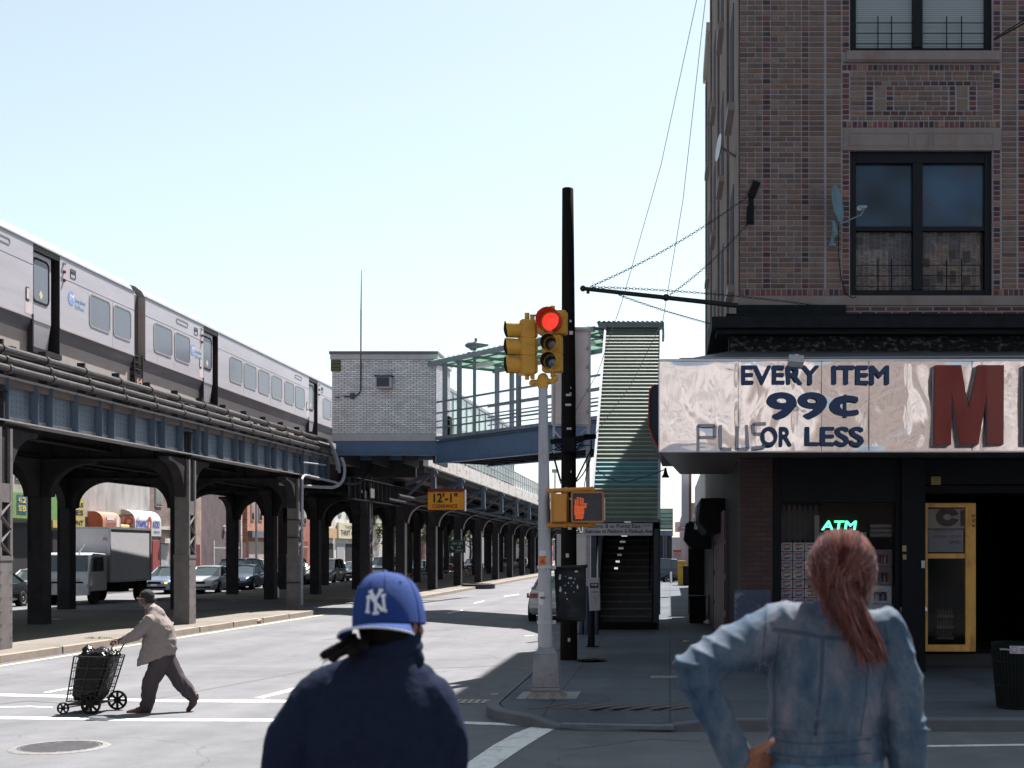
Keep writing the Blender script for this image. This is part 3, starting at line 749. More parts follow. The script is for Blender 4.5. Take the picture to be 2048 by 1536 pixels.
def train_car(y0, y1, doors, wins, logo, label, num, flip=()):
    t = thing('train_car', label, 'train', (TX-1.5, (y0+y1)/2, 6.2), 'cars of the train on the viaduct')
    # cross section z profile on the near side; mirrored for the far side
    up = [(0.0, 8.0), (0.0, 9.86), (-.04, 9.92), (-.12, 10.06), (-.30, 10.2), (-.62, 10.3), (-1.5, 10.36)]
    def side(y, dx=0.0):
        a = [(TX+dx+x, y, z) for x, z in up[:2]] + [(TX+x, y, z) for x, z in up[2:]]
        return a
    st = [y0]
    for d0, d1 in doors: st += [d0, d1]
    st.append(y1)
    body = MB(); roof = MB(); low = MB(); band = MB(); ends = MB()
    W_ = 3.2
    for i in range(0, len(st)-1, 2):
        a, b2 = st[i], st[i+1]
        body.add([(TX, a, 8.0), (TX, b2, 8.0), (TX, b2, 9.86), (TX, a, 9.86)], [(0, 1, 2, 3)])
        low.add([(TX-.13, a, 7.08), (TX-.13, b2, 7.08), (TX-.13, b2, 7.66), (TX-.13, a, 7.66)], [(0, 1, 2, 3)])
        band.add([(TX-.13, a, 7.66), (TX-.13, b2, 7.66), (TX-.0, b2, 7.985), (TX-.0, a, 7.985)], [(0, 1, 2, 3)])
        low.box(TX-.04, TX+.012, a, b2, 7.978, 8.012)
        for yy in (a, b2):
            low.add([(TX-.13, yy, 7.08), (TX-.13, yy, 7.66), (TX, yy, 8.0), (TX, yy, 9.86), (TX-.35, yy, 9.86), (TX-.35, yy, 7.12)], [(0, 1, 2, 3, 4, 5)])
        body.box(TX-.0, TX+.006, a, b2, 9.33, 9.345)
    body.box(TX-W_, TX-.36, y0, y1, 7.1, 9.86)
    rings = []
    for yy in (y0, y1):
        rr_ = [(TX+x, yy, z) for x, z in up[1:]]; rr_ += [(TX-W_-x, yy, z) for x, z in up[1:]][::-1]; rings.append([Vector(p) for p in rr_])
    roof.loft(rings)
    roof.box(TX-.02, TX+.02, y0, y1, 9.86, 9.885)
    bo = body.build('body', steel, t, smooth=20); roof.build('roof', roofm, t, smooth=50)
    low.build('lower_panel', steel2, t, smooth=10); band.build('side_band', bandm, t, smooth=10)
    g_ = MB(); g_.box(TX-.0, TX+.015, y0, y1, 9.872, 9.893); g_.build('gutter', seal, t)
    for d0, d1 in doors:
        q = MB(); q.box(TX-.36, TX-.33, d0, d1, 7.1, 9.86); q.box(TX-.35, TX-.0, d0, d0+.02, 7.2, 9.8); q.box(TX-.35, TX+.0, d1-.02, d1, 7.2, 9.8); q.box(TX-.35, TX-.01, d0, d1, 9.72, 9.86)
        rim = q.build('door_recess', tdark, t)
        q = MB(); q.box(TX-.13, TX-.09, d0+.04, d1-.30, 8.0, 9.7)
        q.add([(TX-.10, d0+.04, 8.0), (TX-.10, d1-.3, 8.0), (TX-.18, d1-.3, 7.36), (TX-.18, d0+.04, 7.36)], [(0, 1, 2, 3)])
        leaf = q.build('door_leaf', steel, t)
        q = MB(); dm = (d0+d1-.26)/2; q.prism(rrect(.78, 1.05, .14), (TX-.088, dm, 9.02), (0, 1, 0), (0, 0, 1), (.004, 0, 0)); q.build('pane', twin, leaf)
        q = MB(); ring_prism(q, rrect(.86, 1.13, .17), rrect(.76, 1.03, .13), (TX-.088, dm, 9.02), (0, 1, 0), (0, 0, 1), (.014, 0, 0)); q.build('window_seal', seal, leaf)
        q = MB(); q.prism([(0, -.12), (.1, 0), (0, .12), (-.1, 0)], (TX-.083, dm, 8.68), (0, 1, 0), (0, 0, 1), (.003, 0, 0)); q.build('warning_diamond', mat('diamond_yellow', (.55, .5, .3), .6), leaf)
        q = MB(); q.box(TX-.2, TX+.03, d0-.05, d1+.05, 7.16, 7.3); q.box(TX-.1, TX+.02, d0-.06, d0, 7.3, 8.1); q.build('step', M['steel_dark'], t)
        # marker lights, grab marks, small signs
        fl_ = (d0, d1) in flip; s = d0 - .18 if fl_ else d1 + .2
        if s < y1-1 and (s - y0 > 3):
            for k in range(3):
                lq = MB(); lq.ball((TX+.02, s, 9.72-.22*k), .05, n=8, m=5); lq.build('marker_light', mat('marker_red', (.35, .05, .05), .3, var=.05) if k else M['chrome'], t)
        q = MB(); ring_prism(q, rrect(.3, .24, .03), rrect(.27, .21, .02), (TX, (d0-.7 if fl_ else d1+.72), 9.55), (0, 1, 0), (0, 0, 1), (.01, 0, 0)); q.box(TX, TX+.008, (d0-.8 if fl_ else d1+.62), (d0-.6 if fl_ else d1+.82), 9.55, 9.61); q.build('destination_sign', tdark, t)
        q = MB(); q.prism(rrect(.16, .34, .03), (TX, d0-.28, 8.55), (0, 1, 0), (0, 0, 1), (.012, 0, 0)); q.build('door_button_panel', tdark, t)
        q = MB(); q.prism(rrect(.12, .26, .02), (TX+.012, d0-.27, 8.56), (0, 1, 0), (0, 0, 1), (.003, 0, 0)); q.prism(rrect(.34, .3, .02), (TX+.001, d0-.22, 8.22), (0, 1, 0), (0, 0, 1), (.003, 0, 0)); q.build('notice', mat('notice_pink', (.55, .47, .48), .6), t)
    for w0, w1 in wins:
        c = (w0+w1)/2; w = w1 - w0
        q = MB(); q.prism(rrect(w, .86, .14), (TX+.002, c, 8.80), (0, 1, 0), (0, 0, 1), (.004, 0, 0)); wo_ = q.build('window', twin, t)
        q = MB(); ring_prism(q, rrect(w+.06, .92, .16), rrect(w-.02, .84, .13), (TX+.002, c, 8.80), (0, 1, 0), (0, 0, 1), (.012, 0, 0)); q.build('window_frame', mat('window_gasket', (.3, .29, .28), .5), wo_)
    for oy, ow in ((y1-4.4 if False else doors[-1][0]-1.6, 1.0), (doors[0][0]-1.9, 1.0)):
        if oy-.5 > y0 and all(not (d0-.6 < oy < d1+.6) for d0, d1 in doors):
            q = MB(); ring_prism(q, rrect(1.0, .17, .08), rrect(.92, .11, .05), (TX+.001, oy, 9.62), (0, 1, 0), (0, 0, 1), (.008, 0, 0)); q.build('vent_slot', mat('slot_dark', (.2, .2, .22), .5), t)
    for lg in logo:
        q = MB(); q.lathe((TX+.002, lg, 8.90), (1, 0, 0), [(0, .004), (.19, .004), (.19, 0)], 28); q.build('emblem', blueink, t)
        text('M', M['white'], t, (TX+.007, lg+.03, 8.92), (0, 1, 0), (0, 0, 1), .16, .2, bold=.02, ext=.002, name='emblem_letter')
        text('Long Island', blueink, t, (TX+.003, lg+.23, 8.88), (0, 1, 0), (0, 0, 1), .12, .56, bold=.01, ext=.002, align='LEFT')
        text('Rail Road', tealink, t, (TX+.003, lg+.23, 8.73), (0, 1, 0), (0, 0, 1), .10, .5, bold=.015, ext=.002, align='LEFT')
    # underframe boxes along the skirt
    q = MB(); yy = y0+.8
    while yy < y1-.5: q.box(TX-.2, TX-.04, yy, yy+.22, 6.98, 7.16); yy += 1.37
    q.build('skirt_bracket', M['steel_dark'], t)
    q = MB(); q.box(TX-2.9, TX-.35, y0+.3, y1-.3, 6.35, 7.1); q.build('underframe', M['steel_dark'], t)
    for yy in (y0+3.2, y1-3.2):
        for dy in (-1.25, 1.25):
            q = MB(); q.cyl((TX-.75, yy+dy, 6.62), (TX-.9, yy+dy, 6.62), .45, n=20); q.cyl((TX-2.3, yy+dy, 6.62), (TX-2.45, yy+dy, 6.62), .45, n=20); q.build('wheelset', M['steel_dark'], t)
    # seams
    q = MB()
    for yy in [y0+.9] + [w[1]+.18 for w in wins[::2]]: q.box(TX, TX+.003, yy, yy+.012, 7.99, 9.33)
    q.build('panel_seam', mat('seam', (.3, .3, .32), .5), t)
    return t
train_car(12.2, 37.75, [(18.6, 20.0), (31.75, 33.15)], [(14.6, 15.9), (16.2, 17.5), (21.8, 23.2), (23.6, 25.0), (25.4, 26.8), (27.2, 28.6)] + [(34.85, 36.1), (36.35, 37.5)], [33.78],
          'silver train car nearest the left edge of the picture, ending at the car joint', '64')
train_car(38.55, 64.2, [(43.35, 44.75), (56.0, 57.4)], [(39.2, 40.6), (40.85, 42.1), (45.95, 47.25), (47.5, 48.85), (49.15, 50.45), (50.8, 52.1), (52.5, 53.75), (54.0, 55.3)] + [(58.3, 59.6), (60, 61.3)], [42.36],
          'silver train car between the car joint and the white brick hut', '64', flip=((43.35, 44.75),))
gd = thing('car_gangway', 'brown weathered diaphragm and steps between the two train cars', 'gangway', (TX-1.5, 38.15, 7.2))
brn = mat('gangway_brown', (0.14, 0.105, 0.095), .7, var=.25, scale=3, stretch=(1, 1, .4), world=True)
q = MB(); q.box(TX-3.0, TX-.22, 37.77, 38.53, 7.0, 9.9); q.loft([[Vector((TX-.22, y, 9.9)), Vector((TX-.4, y, 10.12)), Vector((TX-1.6, y, 10.28)), Vector((TX-3, y, 9.9))] for y in (37.77, 38.53)]); q.build('diaphragm', brn, gd)
q = MB()
for k in range(6): q.box(TX-.2, TX-.02, 37.85, 38.3, 7.05+.19*k, 7.09+.19*k)
q.box(TX-.06, TX-.02, 37.82, 37.86, 7.0, 8.3); q.box(TX-.06, TX-.02, 38.4, 38.44, 7.0, 8.1); q.build('step', M['steel_dark'], gd)
text('64', mat('number_orange', (.5, .3, .2), .6), gd, (TX+.0, 38.12, 7.28), (0, 1, 0), (0, 0, 1), .16, .38, bold=.02, name='number')
q = MB(); q.prism(rrect(.6, .26, .05), (TX-.014, 38.12, 7.28), (0, 1, 0), (0, 0, 1), (.01, 0, 0)); q.build('number_plate', tdark, gd)
# ------------------------------------------------------------------ white brick hut on the bridge end
def brickwall(mb, u0, u1, z0, z1, plane, cw, ch, joint, cols, rnd, proud=.012, holes=(), bond=.5, special=None, jitter=.0):
    """individual bricks on a plane. plane(u, z, d) -> 3d point, d outwards"""
    nrow = int(round((z1-z0)/ch)); ch = (z1-z0)/nrow
    for r_ in range(nrow):
        za = z0 + r_*ch + joint/2; zb = z0 + (r_+1)*ch - joint/2
        u = u0 - (cw*bond if r_ % 2 else 0)
        while u < u1 - 1e-6:
            a = max(u, u0) + joint/2; b = min(u+cw, u1) - joint/2; u += cw
            if b - a < .015: continue
            um = (a+b)/2; zm = (za+zb)/2
            if any(h[0]-.005 < b and a < h[1]+.005 and h[2] < zm < h[3] for h in holes):
                segs = [(a, b)]
                for h in holes:
                    if h[2] < zm < h[3]:
                        ns = []
                        for (p, q_) in segs:
                            if q_ <= h[0] or p >= h[1]: ns.append((p, q_)); continue
                            if p < h[0]-.02: ns.append((p, h[0]-joint/2))
                            if q_ > h[1]+.02: ns.append((h[1]+joint/2, q_))
                        segs = ns
            else: segs = [(a, b)]
            for (p, q_) in segs:
                if q_-p < .015: continue
                c = rnd.choice(cols); f = rnd.uniform(.85, 1.15); c = tuple(k*f for k in c)
                d = proud*rnd.uniform(.6, 1.0)
                onebrick(mb, p, q_, za, zb, plane, d, c)
def onebrick(mb, a, b, za, zb, plane, d, c):
    e = .003
    vs = [plane(a, za, 0), plane(b, za, 0), plane(b, zb, 0), plane(a, zb, 0), plane(a+e, za+e, d), plane(b-e, za+e, d), plane(b-e, zb-e, d), plane(a+e, zb-e, d)]
    mb.add(vs, [(4, 5, 6, 7), (0, 1, 5, 4), (1, 2, 6, 5), (2, 3, 7, 6), (3, 0, 4, 7)], c)
rnd = random.Random(11)
HY = 50.0
hx0, hx1 = PX(664, HY), PX(872, HY); hz0, hz1 = PZ(866, HY), PZ(719, HY)
hut = thing('brick_hut', 'white glazed brick hut at the end of the footbridge over the viaduct', 'hut', ((hx0+hx1)/2, HY+1.6, PZ(908, HY)))
wm = mat('glazed_white_brick', (.5, .5, .5), .45, var=.12, scale=3, attr=True, stain=(.25, .22, .22), stain_scale=.9, stain_amt=.3, world=True)
q = MB()
brickwall(q, hx0, hx1, hz0, hz1, lambda u, z, d: (u, HY-d, z), .245, .0735, .02, [(.82, .80, .82), (.76, .75, .78), (.84, .82, .83)], rnd, .012)
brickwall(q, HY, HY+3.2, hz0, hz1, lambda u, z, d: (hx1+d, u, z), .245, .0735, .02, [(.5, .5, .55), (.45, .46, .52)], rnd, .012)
q.build('brickwork', wm, hut, smooth=0, fix=False)
q = MB(); q.box(hx0+.002, hx1-.002, HY+.002, HY+3.2, PZ(876, HY), hz1+.1, ); q.build('wall', mat('mortar_blue_grey', (.20, .21, .26), .8, var=.2, scale=3, world=True), hut)
q = MB(); q.box(hx0-.06, hx1+.08, HY-.07, HY+3.3, hz1, hz1+.2); q.box(hx0+.0, hx1+.03, HY-.035, HY+3.2, PZ(882, HY), hz0)
q.each('stone_band', mat('hut_band', (.46, .45, .47), .8, var=.15, scale=3, stain=(.25, .25, .26), stain_amt=.4, world=True), hut)
q = MB(); q.box(hx0-.09, hx1+.1, HY-.1, HY+3.33, hz1+.2, PZ(703, HY)); q.build('roof', mat('coping_grey', (.13, .13, .15), .6, var=.15), hut)
q = MB(); q.box(PX(672, HY), hx1+.04, HY-.02, HY+.2, PZ(909, HY), PZ(882.6, HY)); q.box(PX(672, HY), hx1+.04, HY-.12, HY+.2, PZ(910.5, HY), PZ(909, HY)); q.box(PX(672, HY), hx1+.02, HY+2.9, HY+3.1, PZ(909, HY), PZ(882, HY))
q.each('floor_beam', M['bridge_blue'], hut)
q = MB(); q.box(hx0, hx1, HY+.2, HY+2.9, PZ(884, HY), PZ(877, HY))
for xx in (hx0+.3, hx0+1.5, hx0+2.7, hx0+3.9): q.box(xx, xx+.1, HY-.0+.2, HY+3, PZ(925, HY), PZ(884, HY))
q.box(hx0-1, PX(800, HY), HY+3.1, HY+3.3, 5.3, PZ(885, HY)); q.build('floor', M['steel_dark'], hut)
ac = thing('air_conditioner', 'window air conditioner in the wall of the white brick hut', 'air conditioner', P(770, 778, HY-.15))
q = MB(); q.box(PX(754, HY), PX(786, HY), HY-.32, HY+.0, PZ(778, HY), PZ(755, HY)); q.build('case', mat('ac_case', (.42, .42, .45), .5, var=.1), ac, bevel=.02)
q = MB()
for k in range(9): q.box(PX(757, HY), PX(782, HY), HY-.335, HY-.32, PZ(774-2*k, HY), PZ(773-2*k, HY))
q.box(PX(757, HY), PX(782, HY), HY-.326, HY-.319, PZ(775, HY), PZ(757.5, HY)); q.build('grille', mat('ac_grille', (.07, .08, .12), .5), ac)
q = MB(); q.box(PX(752, HY), PX(788.5, HY), HY-.36, HY+.0, PZ(754.6, HY), PZ(753, HY)); q.build('rain_hood', M['black_metal'], ac)
sg = thing('wipe_zone_sign', 'small dark brown sign with yellow lettering at the corner of the hut', 'sign', P(673, 742, HY-.02))
q = MB(); q.box(PX(662, HY), PX(681.5, HY), HY-.04, HY-.015, PZ(743, HY), PZ(720.5, HY)); q.build('panel', mat('sign_brown', (.055, .045, .035), .6), sg)
ym = mat('sign_dull_yellow', (.21, .19, .11), .6)
for i, s in enumerate(('BEGIN', 'WIPE', 'ZONE')): text(s, ym, sg, (PX(671.7, HY), HY-.042, PZ(725+7*i, HY)), h=.085, w=.31, bold=.02)
an = thing('antenna_mast', 'thin whip antenna rising from the hut roof with its conduit below', 'antenna', P(721.5, 789, HY-.06))
q = MB(); q.tube([P(687, 793, HY-.06), P(701, 793, HY-.06)] + arc_pts(P(702, 793, HY-.06), P(721, 793, HY-.06), P(721.5, 775, HY-.06)) + [P(722, 620, HY-.06)], .028, 6); q.build('conduit', mat('conduit_dark', (.05, .055, .075), .5), an)
q = MB(); q.tube([P(722, 622, HY-.06), P(723, 540, HY-.06)], [.028, .012], 6); q.build('whip', mat('whip_grey', (.25, .27, .28), .5), an)
q = MB(); q.box(PX(702, HY), PX(710, HY), HY-.16, HY-.02, PZ(798, HY), PZ(787, HY)); q.box(PX(671, HY), PX(680, HY), HY-.1, HY-.02, PZ(796, HY), PZ(793.5, HY)); q.build('junction_box', mat('jbox', (.07, .085, .13), .5), an)

# ------------------------------------------------------------------ footbridge (near side A->B)
A = Vector((PX(873, 50.0), 50.0, 0)); Bp = Vector((PX(1203, 42.2), 42.2, 0))
bd = (Bp - A).normalized(); bn = Vector((-bd.y, bd.x, 0))    # bn points away from the camera
if bn.y < 0: bn = -bn
BW = 2.4
def onb(s, off, z): p = A + bd*s + bn*off; return Vector((p.x, p.y, z))
BL = (Bp - A).length
fb = thing('footbridge', 'blue steel footbridge with railings and a pale green canopy crossing the street', 'footbridge', onb(BL/2, BW/2, 5.6))
ZT = 6.62; ZB = 5.66
q = MB()
for off in (0, BW):
    q.beam(onb(0, off, (ZT+ZB)/2-.05), onb(BL+.2, off, (ZT+ZB)/2-.05), .02, ZT-ZB-.1); q.beam(onb(0, off-.0, ZB), onb(BL+.2, off, ZB), .26, .035)
    q.beam(onb(0, off, ZT-.1), onb(BL+.2, off, ZT-.1), .2, .03)
q.build('girder', M['bridge_blue'], fb)
q = MB(); q.beam(onb(0, BW/2, ZB+.25), onb(BL, BW/2, ZB+.25), BW-.05, .06)
s = .3
while s < BL: q.beam(onb(s, 0, ZB+.12), onb(s, BW, ZB+.12), .1, .2); s += 1.1
q.build('deck_underside', M['steel_dark'], fb)
q = MB(); q.beam(onb(0, BW/2, ZT+.02), onb(BL+.2, BW/2, ZT+.02), BW+.12, .13); q.build('deck_edge', mat('bridge_kerb', (.2, .22, .27), .8, var=.3, scale=6, stain=(.1, .08, .07), stain_amt=.7, stain_scale=4, world=True), fb)
q = MB()
for off in (.02, BW-.02):
    for z, h_ in ((7.05, .06), (7.3, .04), (7.62, .06), (8.05, .07)): q.beam(onb(0, off, z), onb(BL, off, z), .05, h_)
q.each('handrail', M['grey_steel'], fb)
q = MB()
for i, uu in enumerate((888, 919, 1040, 1163)):
    # canopy posts on the near side; solve s where the near side projects to uu
    best = min((abs(U0 + F*onb(k/50*BL, 0.02, 0).x/onb(k/50*BL, .02, 0).y - uu), k/50*BL) for k in range(51))[1]
    for off in (.0, BW): q.beam(onb(best, off, ZT), onb(best, off, 9.62), .14, .14, up=bd)
q.each('post', M['grey_steel'], fb)
best = min((abs(U0 + F*onb(k/50*BL, 0.02, 0).x/onb(k/50*BL, .02, 0).y - 957), k/50*BL) for k in range(51))[1]
q = MB(); q.beam(onb(best, -.12, 6.6), onb(best, -.12, 9.75), .11, .11); lampbase = onb(best, -.12, 9.75)
bl = thing('bridge_lamp', 'grey cobra head street lamp on a post beside the footbridge canopy', 'street lamp', onb(best, -.12, 6.6))
q.build('post', M['grey_steel'], bl)
q = MB(); c = lampbase
q.loft([[Vector((c.x + dx, c.y + w*math.cos(a), c.z + .16 + h*math.sin(a)*.5 + (dx)*.02)) for a in [2*math.pi*k/12 for k in range(12)]] for dx, w, h in ((-.36, .02, .02), (-.33, .10, .12), (-.22, .15, .24), (-.05, .16, .28), (.15, .13, .24), (.35, .09, .16), (.52, .05, .08))])
q.build('housing', mat('lamp_housing', (.16, .17, .2), .5, var=.1), bl)
q = MB(); q.lathe(c + Vector((-.05, 0, -.03)), (0, 0, 1), [(.02, 0), (.10, .0), (.18, .10), (.19, .14)], 16); q.build('lens', mat('lamp_lens', (.2, .21, .23), .3), bl)
q = MB(); q.cyl(c+Vector((.05, 0, .3)), c+Vector((.05, 0, .42)), .05, n=10); q.build('photocell', mat('photocell', (.3, .12, .05), .5), bl)
# canopy
can = mat('canopy_sheet_green', (.20, .35, .28), .5, var=.15, scale=1.2, stain=(.08, .17, .14), stain_scale=1.4, stain_amt=.6, world=True)
_t = can.node_tree; _tr = _t.nodes.new('ShaderNodeBsdfTranslucent'); _mx = _t.nodes.new('ShaderNodeMixShader'); _mx.inputs[0].default_value = .35
_bs = _t.nodes['Principled BSDF']; _t.links.new(_bs.inputs['Base Color'].links[0].from_socket, _tr.inputs['Color']); _t.links.new(_bs.outputs[0], _mx.inputs[1]); _t.links.new(_tr.outputs[0], _mx.inputs[2]); _t.links.new(_mx.outputs[0], _t.nodes['Material Output'].inputs['Surface'])
q = MB()
nn = 60
top = []
for k in range(nn+1):
    s = BL*k/nn*1.0 - .1; z = 9.62 + (.03 if k % 2 else -.02); top.append((onb(s, -.35, z), onb(s, BW+.35, z)))
q.add([p for pr_ in top for p in pr_], [(2*i, 2*i+2, 2*i+3, 2*i+1) for i in range(nn)]); q.build('canopy_sheet', can, fb, smooth=0)
q = MB()
for off in (-.3, BW+.3): q.beam(onb(-.1, off, 9.52), onb(BL, off, 9.52), .08, .17)
q.build('canopy_beam', M['grey_steel'], fb)
q = MB()
for k in range(9): q.beam(onb(BL*k/8, -.3, 9.54), onb(BL*k/8, BW+.3, 9.54), .06, .1)
for off in (.5, 1.2, 1.9): q.beam(onb(0, off, 9.57), onb(BL, off, 9.57), .05, .05)
q.build('purlin', mat('purlin_green', (.12, .17, .17), .6), fb)
q = MB(); q.beam(onb(1.2, 1.0, 9.42), onb(2.3, 1.0, 9.42), .3, .14); q.beam(onb(7.5, 1.0, 9.42), onb(8.6, 1.0, 9.42), .3, .14); q.each('light_fitting', M['white'], fb)
q = MB(); q.beam(onb(.15, .5, 6.6), onb(.15, .5, 7.5), .5, .1); q.build('litter_box', M['black'], fb)

# stair down to the platform behind the hut, glazed side
pst = thing('platform_stair', 'sloping pale green glazed stair enclosure behind the brick hut', 'stair', (-8.9, 58, 6.6))
q = MB(); ys = 53.4; yz = 66
xs_ = -8.95
def sl_(y): return PZ(764, 53.4) - (y-53.4)/(yz-53.4)*(PZ(764, 53.4) - PZ(858, 66))*1.0
xl = PX(876, 53.4); xr_ = PX(1025, 66)
def sx(y): return xl + (xr_-xl)*(y-53.4)/(yz-53.4)
q.add([(sx(ys), ys, 6.7), (sx(yz), yz, 6.7), (sx(yz), yz, sl_(yz)), (sx(ys), ys, sl_(ys))], [(0, 1, 2, 3)]); q.build('glazing', gl, pst, smooth=0)
q = MB(); q.beam((sx(ys), ys-.02, sl_(ys)), (sx(yz), yz-.02, sl_(yz)), .1, .14)
k = 0
while k < 12: y = ys + k*1.05; q.beam((sx(y)+.02, y, 6.7), (sx(y)+.02, y, sl_(y)), .09, .05); k += 1
q.build('frame', M['galv'], pst)

# ------------------------------------------------------------------ covered street stair
SY0, SY1 = 33.9, 42.0
sxl, sxr = PX(1186, SY0), PX(1314, SY0)
stt = thing('covered_stair', 'steep street stair roofed with green corrugated sheet, dark entrance under a sign', 'stair', ((sxl+sxr)/2, SY0+3, .15))
corr = mat('corrugated_green', (.105, .135, .11), .5, var=.22, scale=1.5, stretch=(1, 1, 1), stain=(.07, .10, .09), stain_scale=1.1, stain_amt=.6, world=True)
zr0, zr1 = PZ(1046, SY0), PZ(655, SY1)
def rz(t): return zr0 + (zr1 - zr0)*t
q = MB(); n = 200; vs = []
ylen = SY1 - SY0; sl = Vector((0, ylen, zr1-zr0)).normalized(); nr = Vector((0, -sl.z, sl.y))
for k in range(n*2+1):
    t = k/(2*n); p = Vector((0, SY0 + ylen*t, rz(t))) + nr*(.045 if k % 8 in (0, 1, 7) else (-.02 if k % 8 in (3, 4, 5) else .012))
    vs += [(sxl-.04, p.y, p.z), (sxr+.04, p.y, p.z)]
q.add(vs, [(2*i, 2*i+1, 2*i+3, 2*i+2) for i in range(2*n)]); q.build('roof_sheet', corr, stt, smooth=0)
# teal repaired strip of sheets
q = MB()
ta, tb = .155, .27
vs = []
for k in range(int(2*n*ta), int(2*n*tb)+1):
    t = k/(2*n); p = Vector((0, SY0 + ylen*t, rz(t))) + nr*((.045 if k % 8 in (0, 1, 7) else (-.02 if k % 8 in (3, 4, 5) else .012)) + .006)
    vs += [(sxl-.045, p.y, p.z), (sxr+.045, p.y, p.z)]
q.add(vs, [(2*i, 2*i+1, 2*i+3, 2*i+2) for i in range(len(vs)//2-1)]); q.build('teal_sheet', mat('corrugated_teal', (.06, .17, .19), .5, var=.2, scale=2, world=True), stt, smooth=0)
# side walls (corrugated upright sheets)
for x in (sxl-.02, sxr):
    q = MB(); q.add([(x, SY0, .5), (x, SY1, rz(1)-2.6), (x, SY1, rz(1)-.05), (x, SY0, rz(0)-.05), (x+.02, SY0, .5), (x+.02, SY1, rz(1)-2.6), (x+.02, SY1, rz(1)-.05), (x+.02, SY0, rz(0)-.05)],
        [(0, 1, 2, 3), (7, 6, 5, 4), (0, 4, 5, 1), (2, 6, 7, 3), (1, 5, 6, 2), (0, 3, 7, 4)]); q.build('side_panel', mat('stair_side', (.03, .04, .045), .7, var=.2), stt, smooth=0)
q = MB()
for x in (sxl-.07, sxr+.05):
    q.beam((x, SY0, rz(0)+.02), (x, SY1, rz(1)+.02), .07, .2)
q.build('edge_trim', M['grey_steel'], stt)
q = MB()
for x in (sxl+.02, sxr-.02): q.box(x-.07, x+.07, SY0-.05, SY0+.1, .15, rz(0))
q.box(sxl-.05, sxr+.05, SY0-.05, SY0+.05, rz(0)-.15, rz(0)+.02)
for yy in (SY0+3, SY1):
    for x in (sxl+.05, sxr-.05): q.box(x-.08, x+.08, yy-.08, yy+.08, .15, rz((yy-SY0)/ylen)-.1)
q.build('post', mat('stair_post', (.03, .04, .055), .6, var=.2), stt)
# treads, open risers at the back row let light through
q = MB(); ns = 34
for k in range(ns):
    t = (k+.5)/ns; y = SY0+.15 + ylen*.97*k/ns; z = .30 + (6.5-.30)*k/(ns-1); q.box(sxl+.1, sxr-.1, y, y+.3, z-.03, z)
    if 7 <= k <= 14:          # rust gaps between risers and treads let daylight through
        xa_ = PX(1262-2.6*(19-k)*1.1, y); xb_ = PX(1280-2.6*(19-k)*1.1-(19-k)*.9, y); q.box(sxl+.1, xa_, y+.28, y+.292, z, z+.19); q.box(max(xb_, xa_+.02), sxr-.1, y+.28, y+.292, z, z+.19); q.box(xa_, max(xb_, xa_+.02), y+.28, y+.292, z, z+.10)
    else: q.box(sxl+.1, sxr-.1, y+.28, y+.292, z, z+.19)
q.build('tread', mat('stair_tread', (.035, .035, .04), .6, var=.3, scale=5), stt)
q = MB()
for k in range(14): q.box(sxl+.12, sxr-.12, SY0+.135+ylen*.97*k/ns, SY0+.15+ylen*.97*k/ns, .27+6.2*k/(ns-1), .305+6.2*k/(ns-1))
q.build('nosing', mat('nosing_worn', (.09, .085, .09), .5, var=.4, scale=8), stt)
q = MB(); q.beam((sxl+.12, SY0+.1, .2), (sxl+.12, SY1, 6.5), .04, .3); q.beam((sxr-.12, SY0+.1, .2), (sxr-.12, SY1, 6.5), .04, .3)
q.beam((sxl+.2, SY0+.1, 1.2), (sxl+.2, SY1, 7.4), .04, .05); q.beam((sxr-.2, SY0+.1, 1.2), (sxr-.2, SY1, 7.4), .04, .05)
q.build('stringer', M['black'], stt)
q = MB(); q.box(sxl-.06, sxr+.0, SY0-.12, SY0+.2, .15, .34); q.build('base_step', M['dark'], stt)
# landing roof, flat
q = MB()
vs = []
for k in range(29):
    x = sxl-.35 + (sxr-sxl+.5)*k/28 ; z = PZ(645, SY1) + (.03 if k % 2 else -.02); vs += [(x+ .0, SY1-.2, z), (x, SY1+3.0, z)]
q.add(vs, [(2*i, 2*i+2, 2*i+3, 2*i+1) for i in range(28)]); q.build('landing_roof', corr, stt, smooth=0)
q = MB(); q.box(sxl-.3, sxr+.12, SY1-.12, SY1-.04, PZ(656, SY1), PZ(647, SY1)); q.box(sxl-.0, sxr+.1, SY1-.1, SY1+3, ZT-.1, ZT); q.build('landing_beam', M['grey_steel'], stt)
q = MB(); q.box(sxl+.05, sxr-.05, SY1+2.8, SY1+2.9, ZT, 8.0); q.build('landing_wall', can, stt)
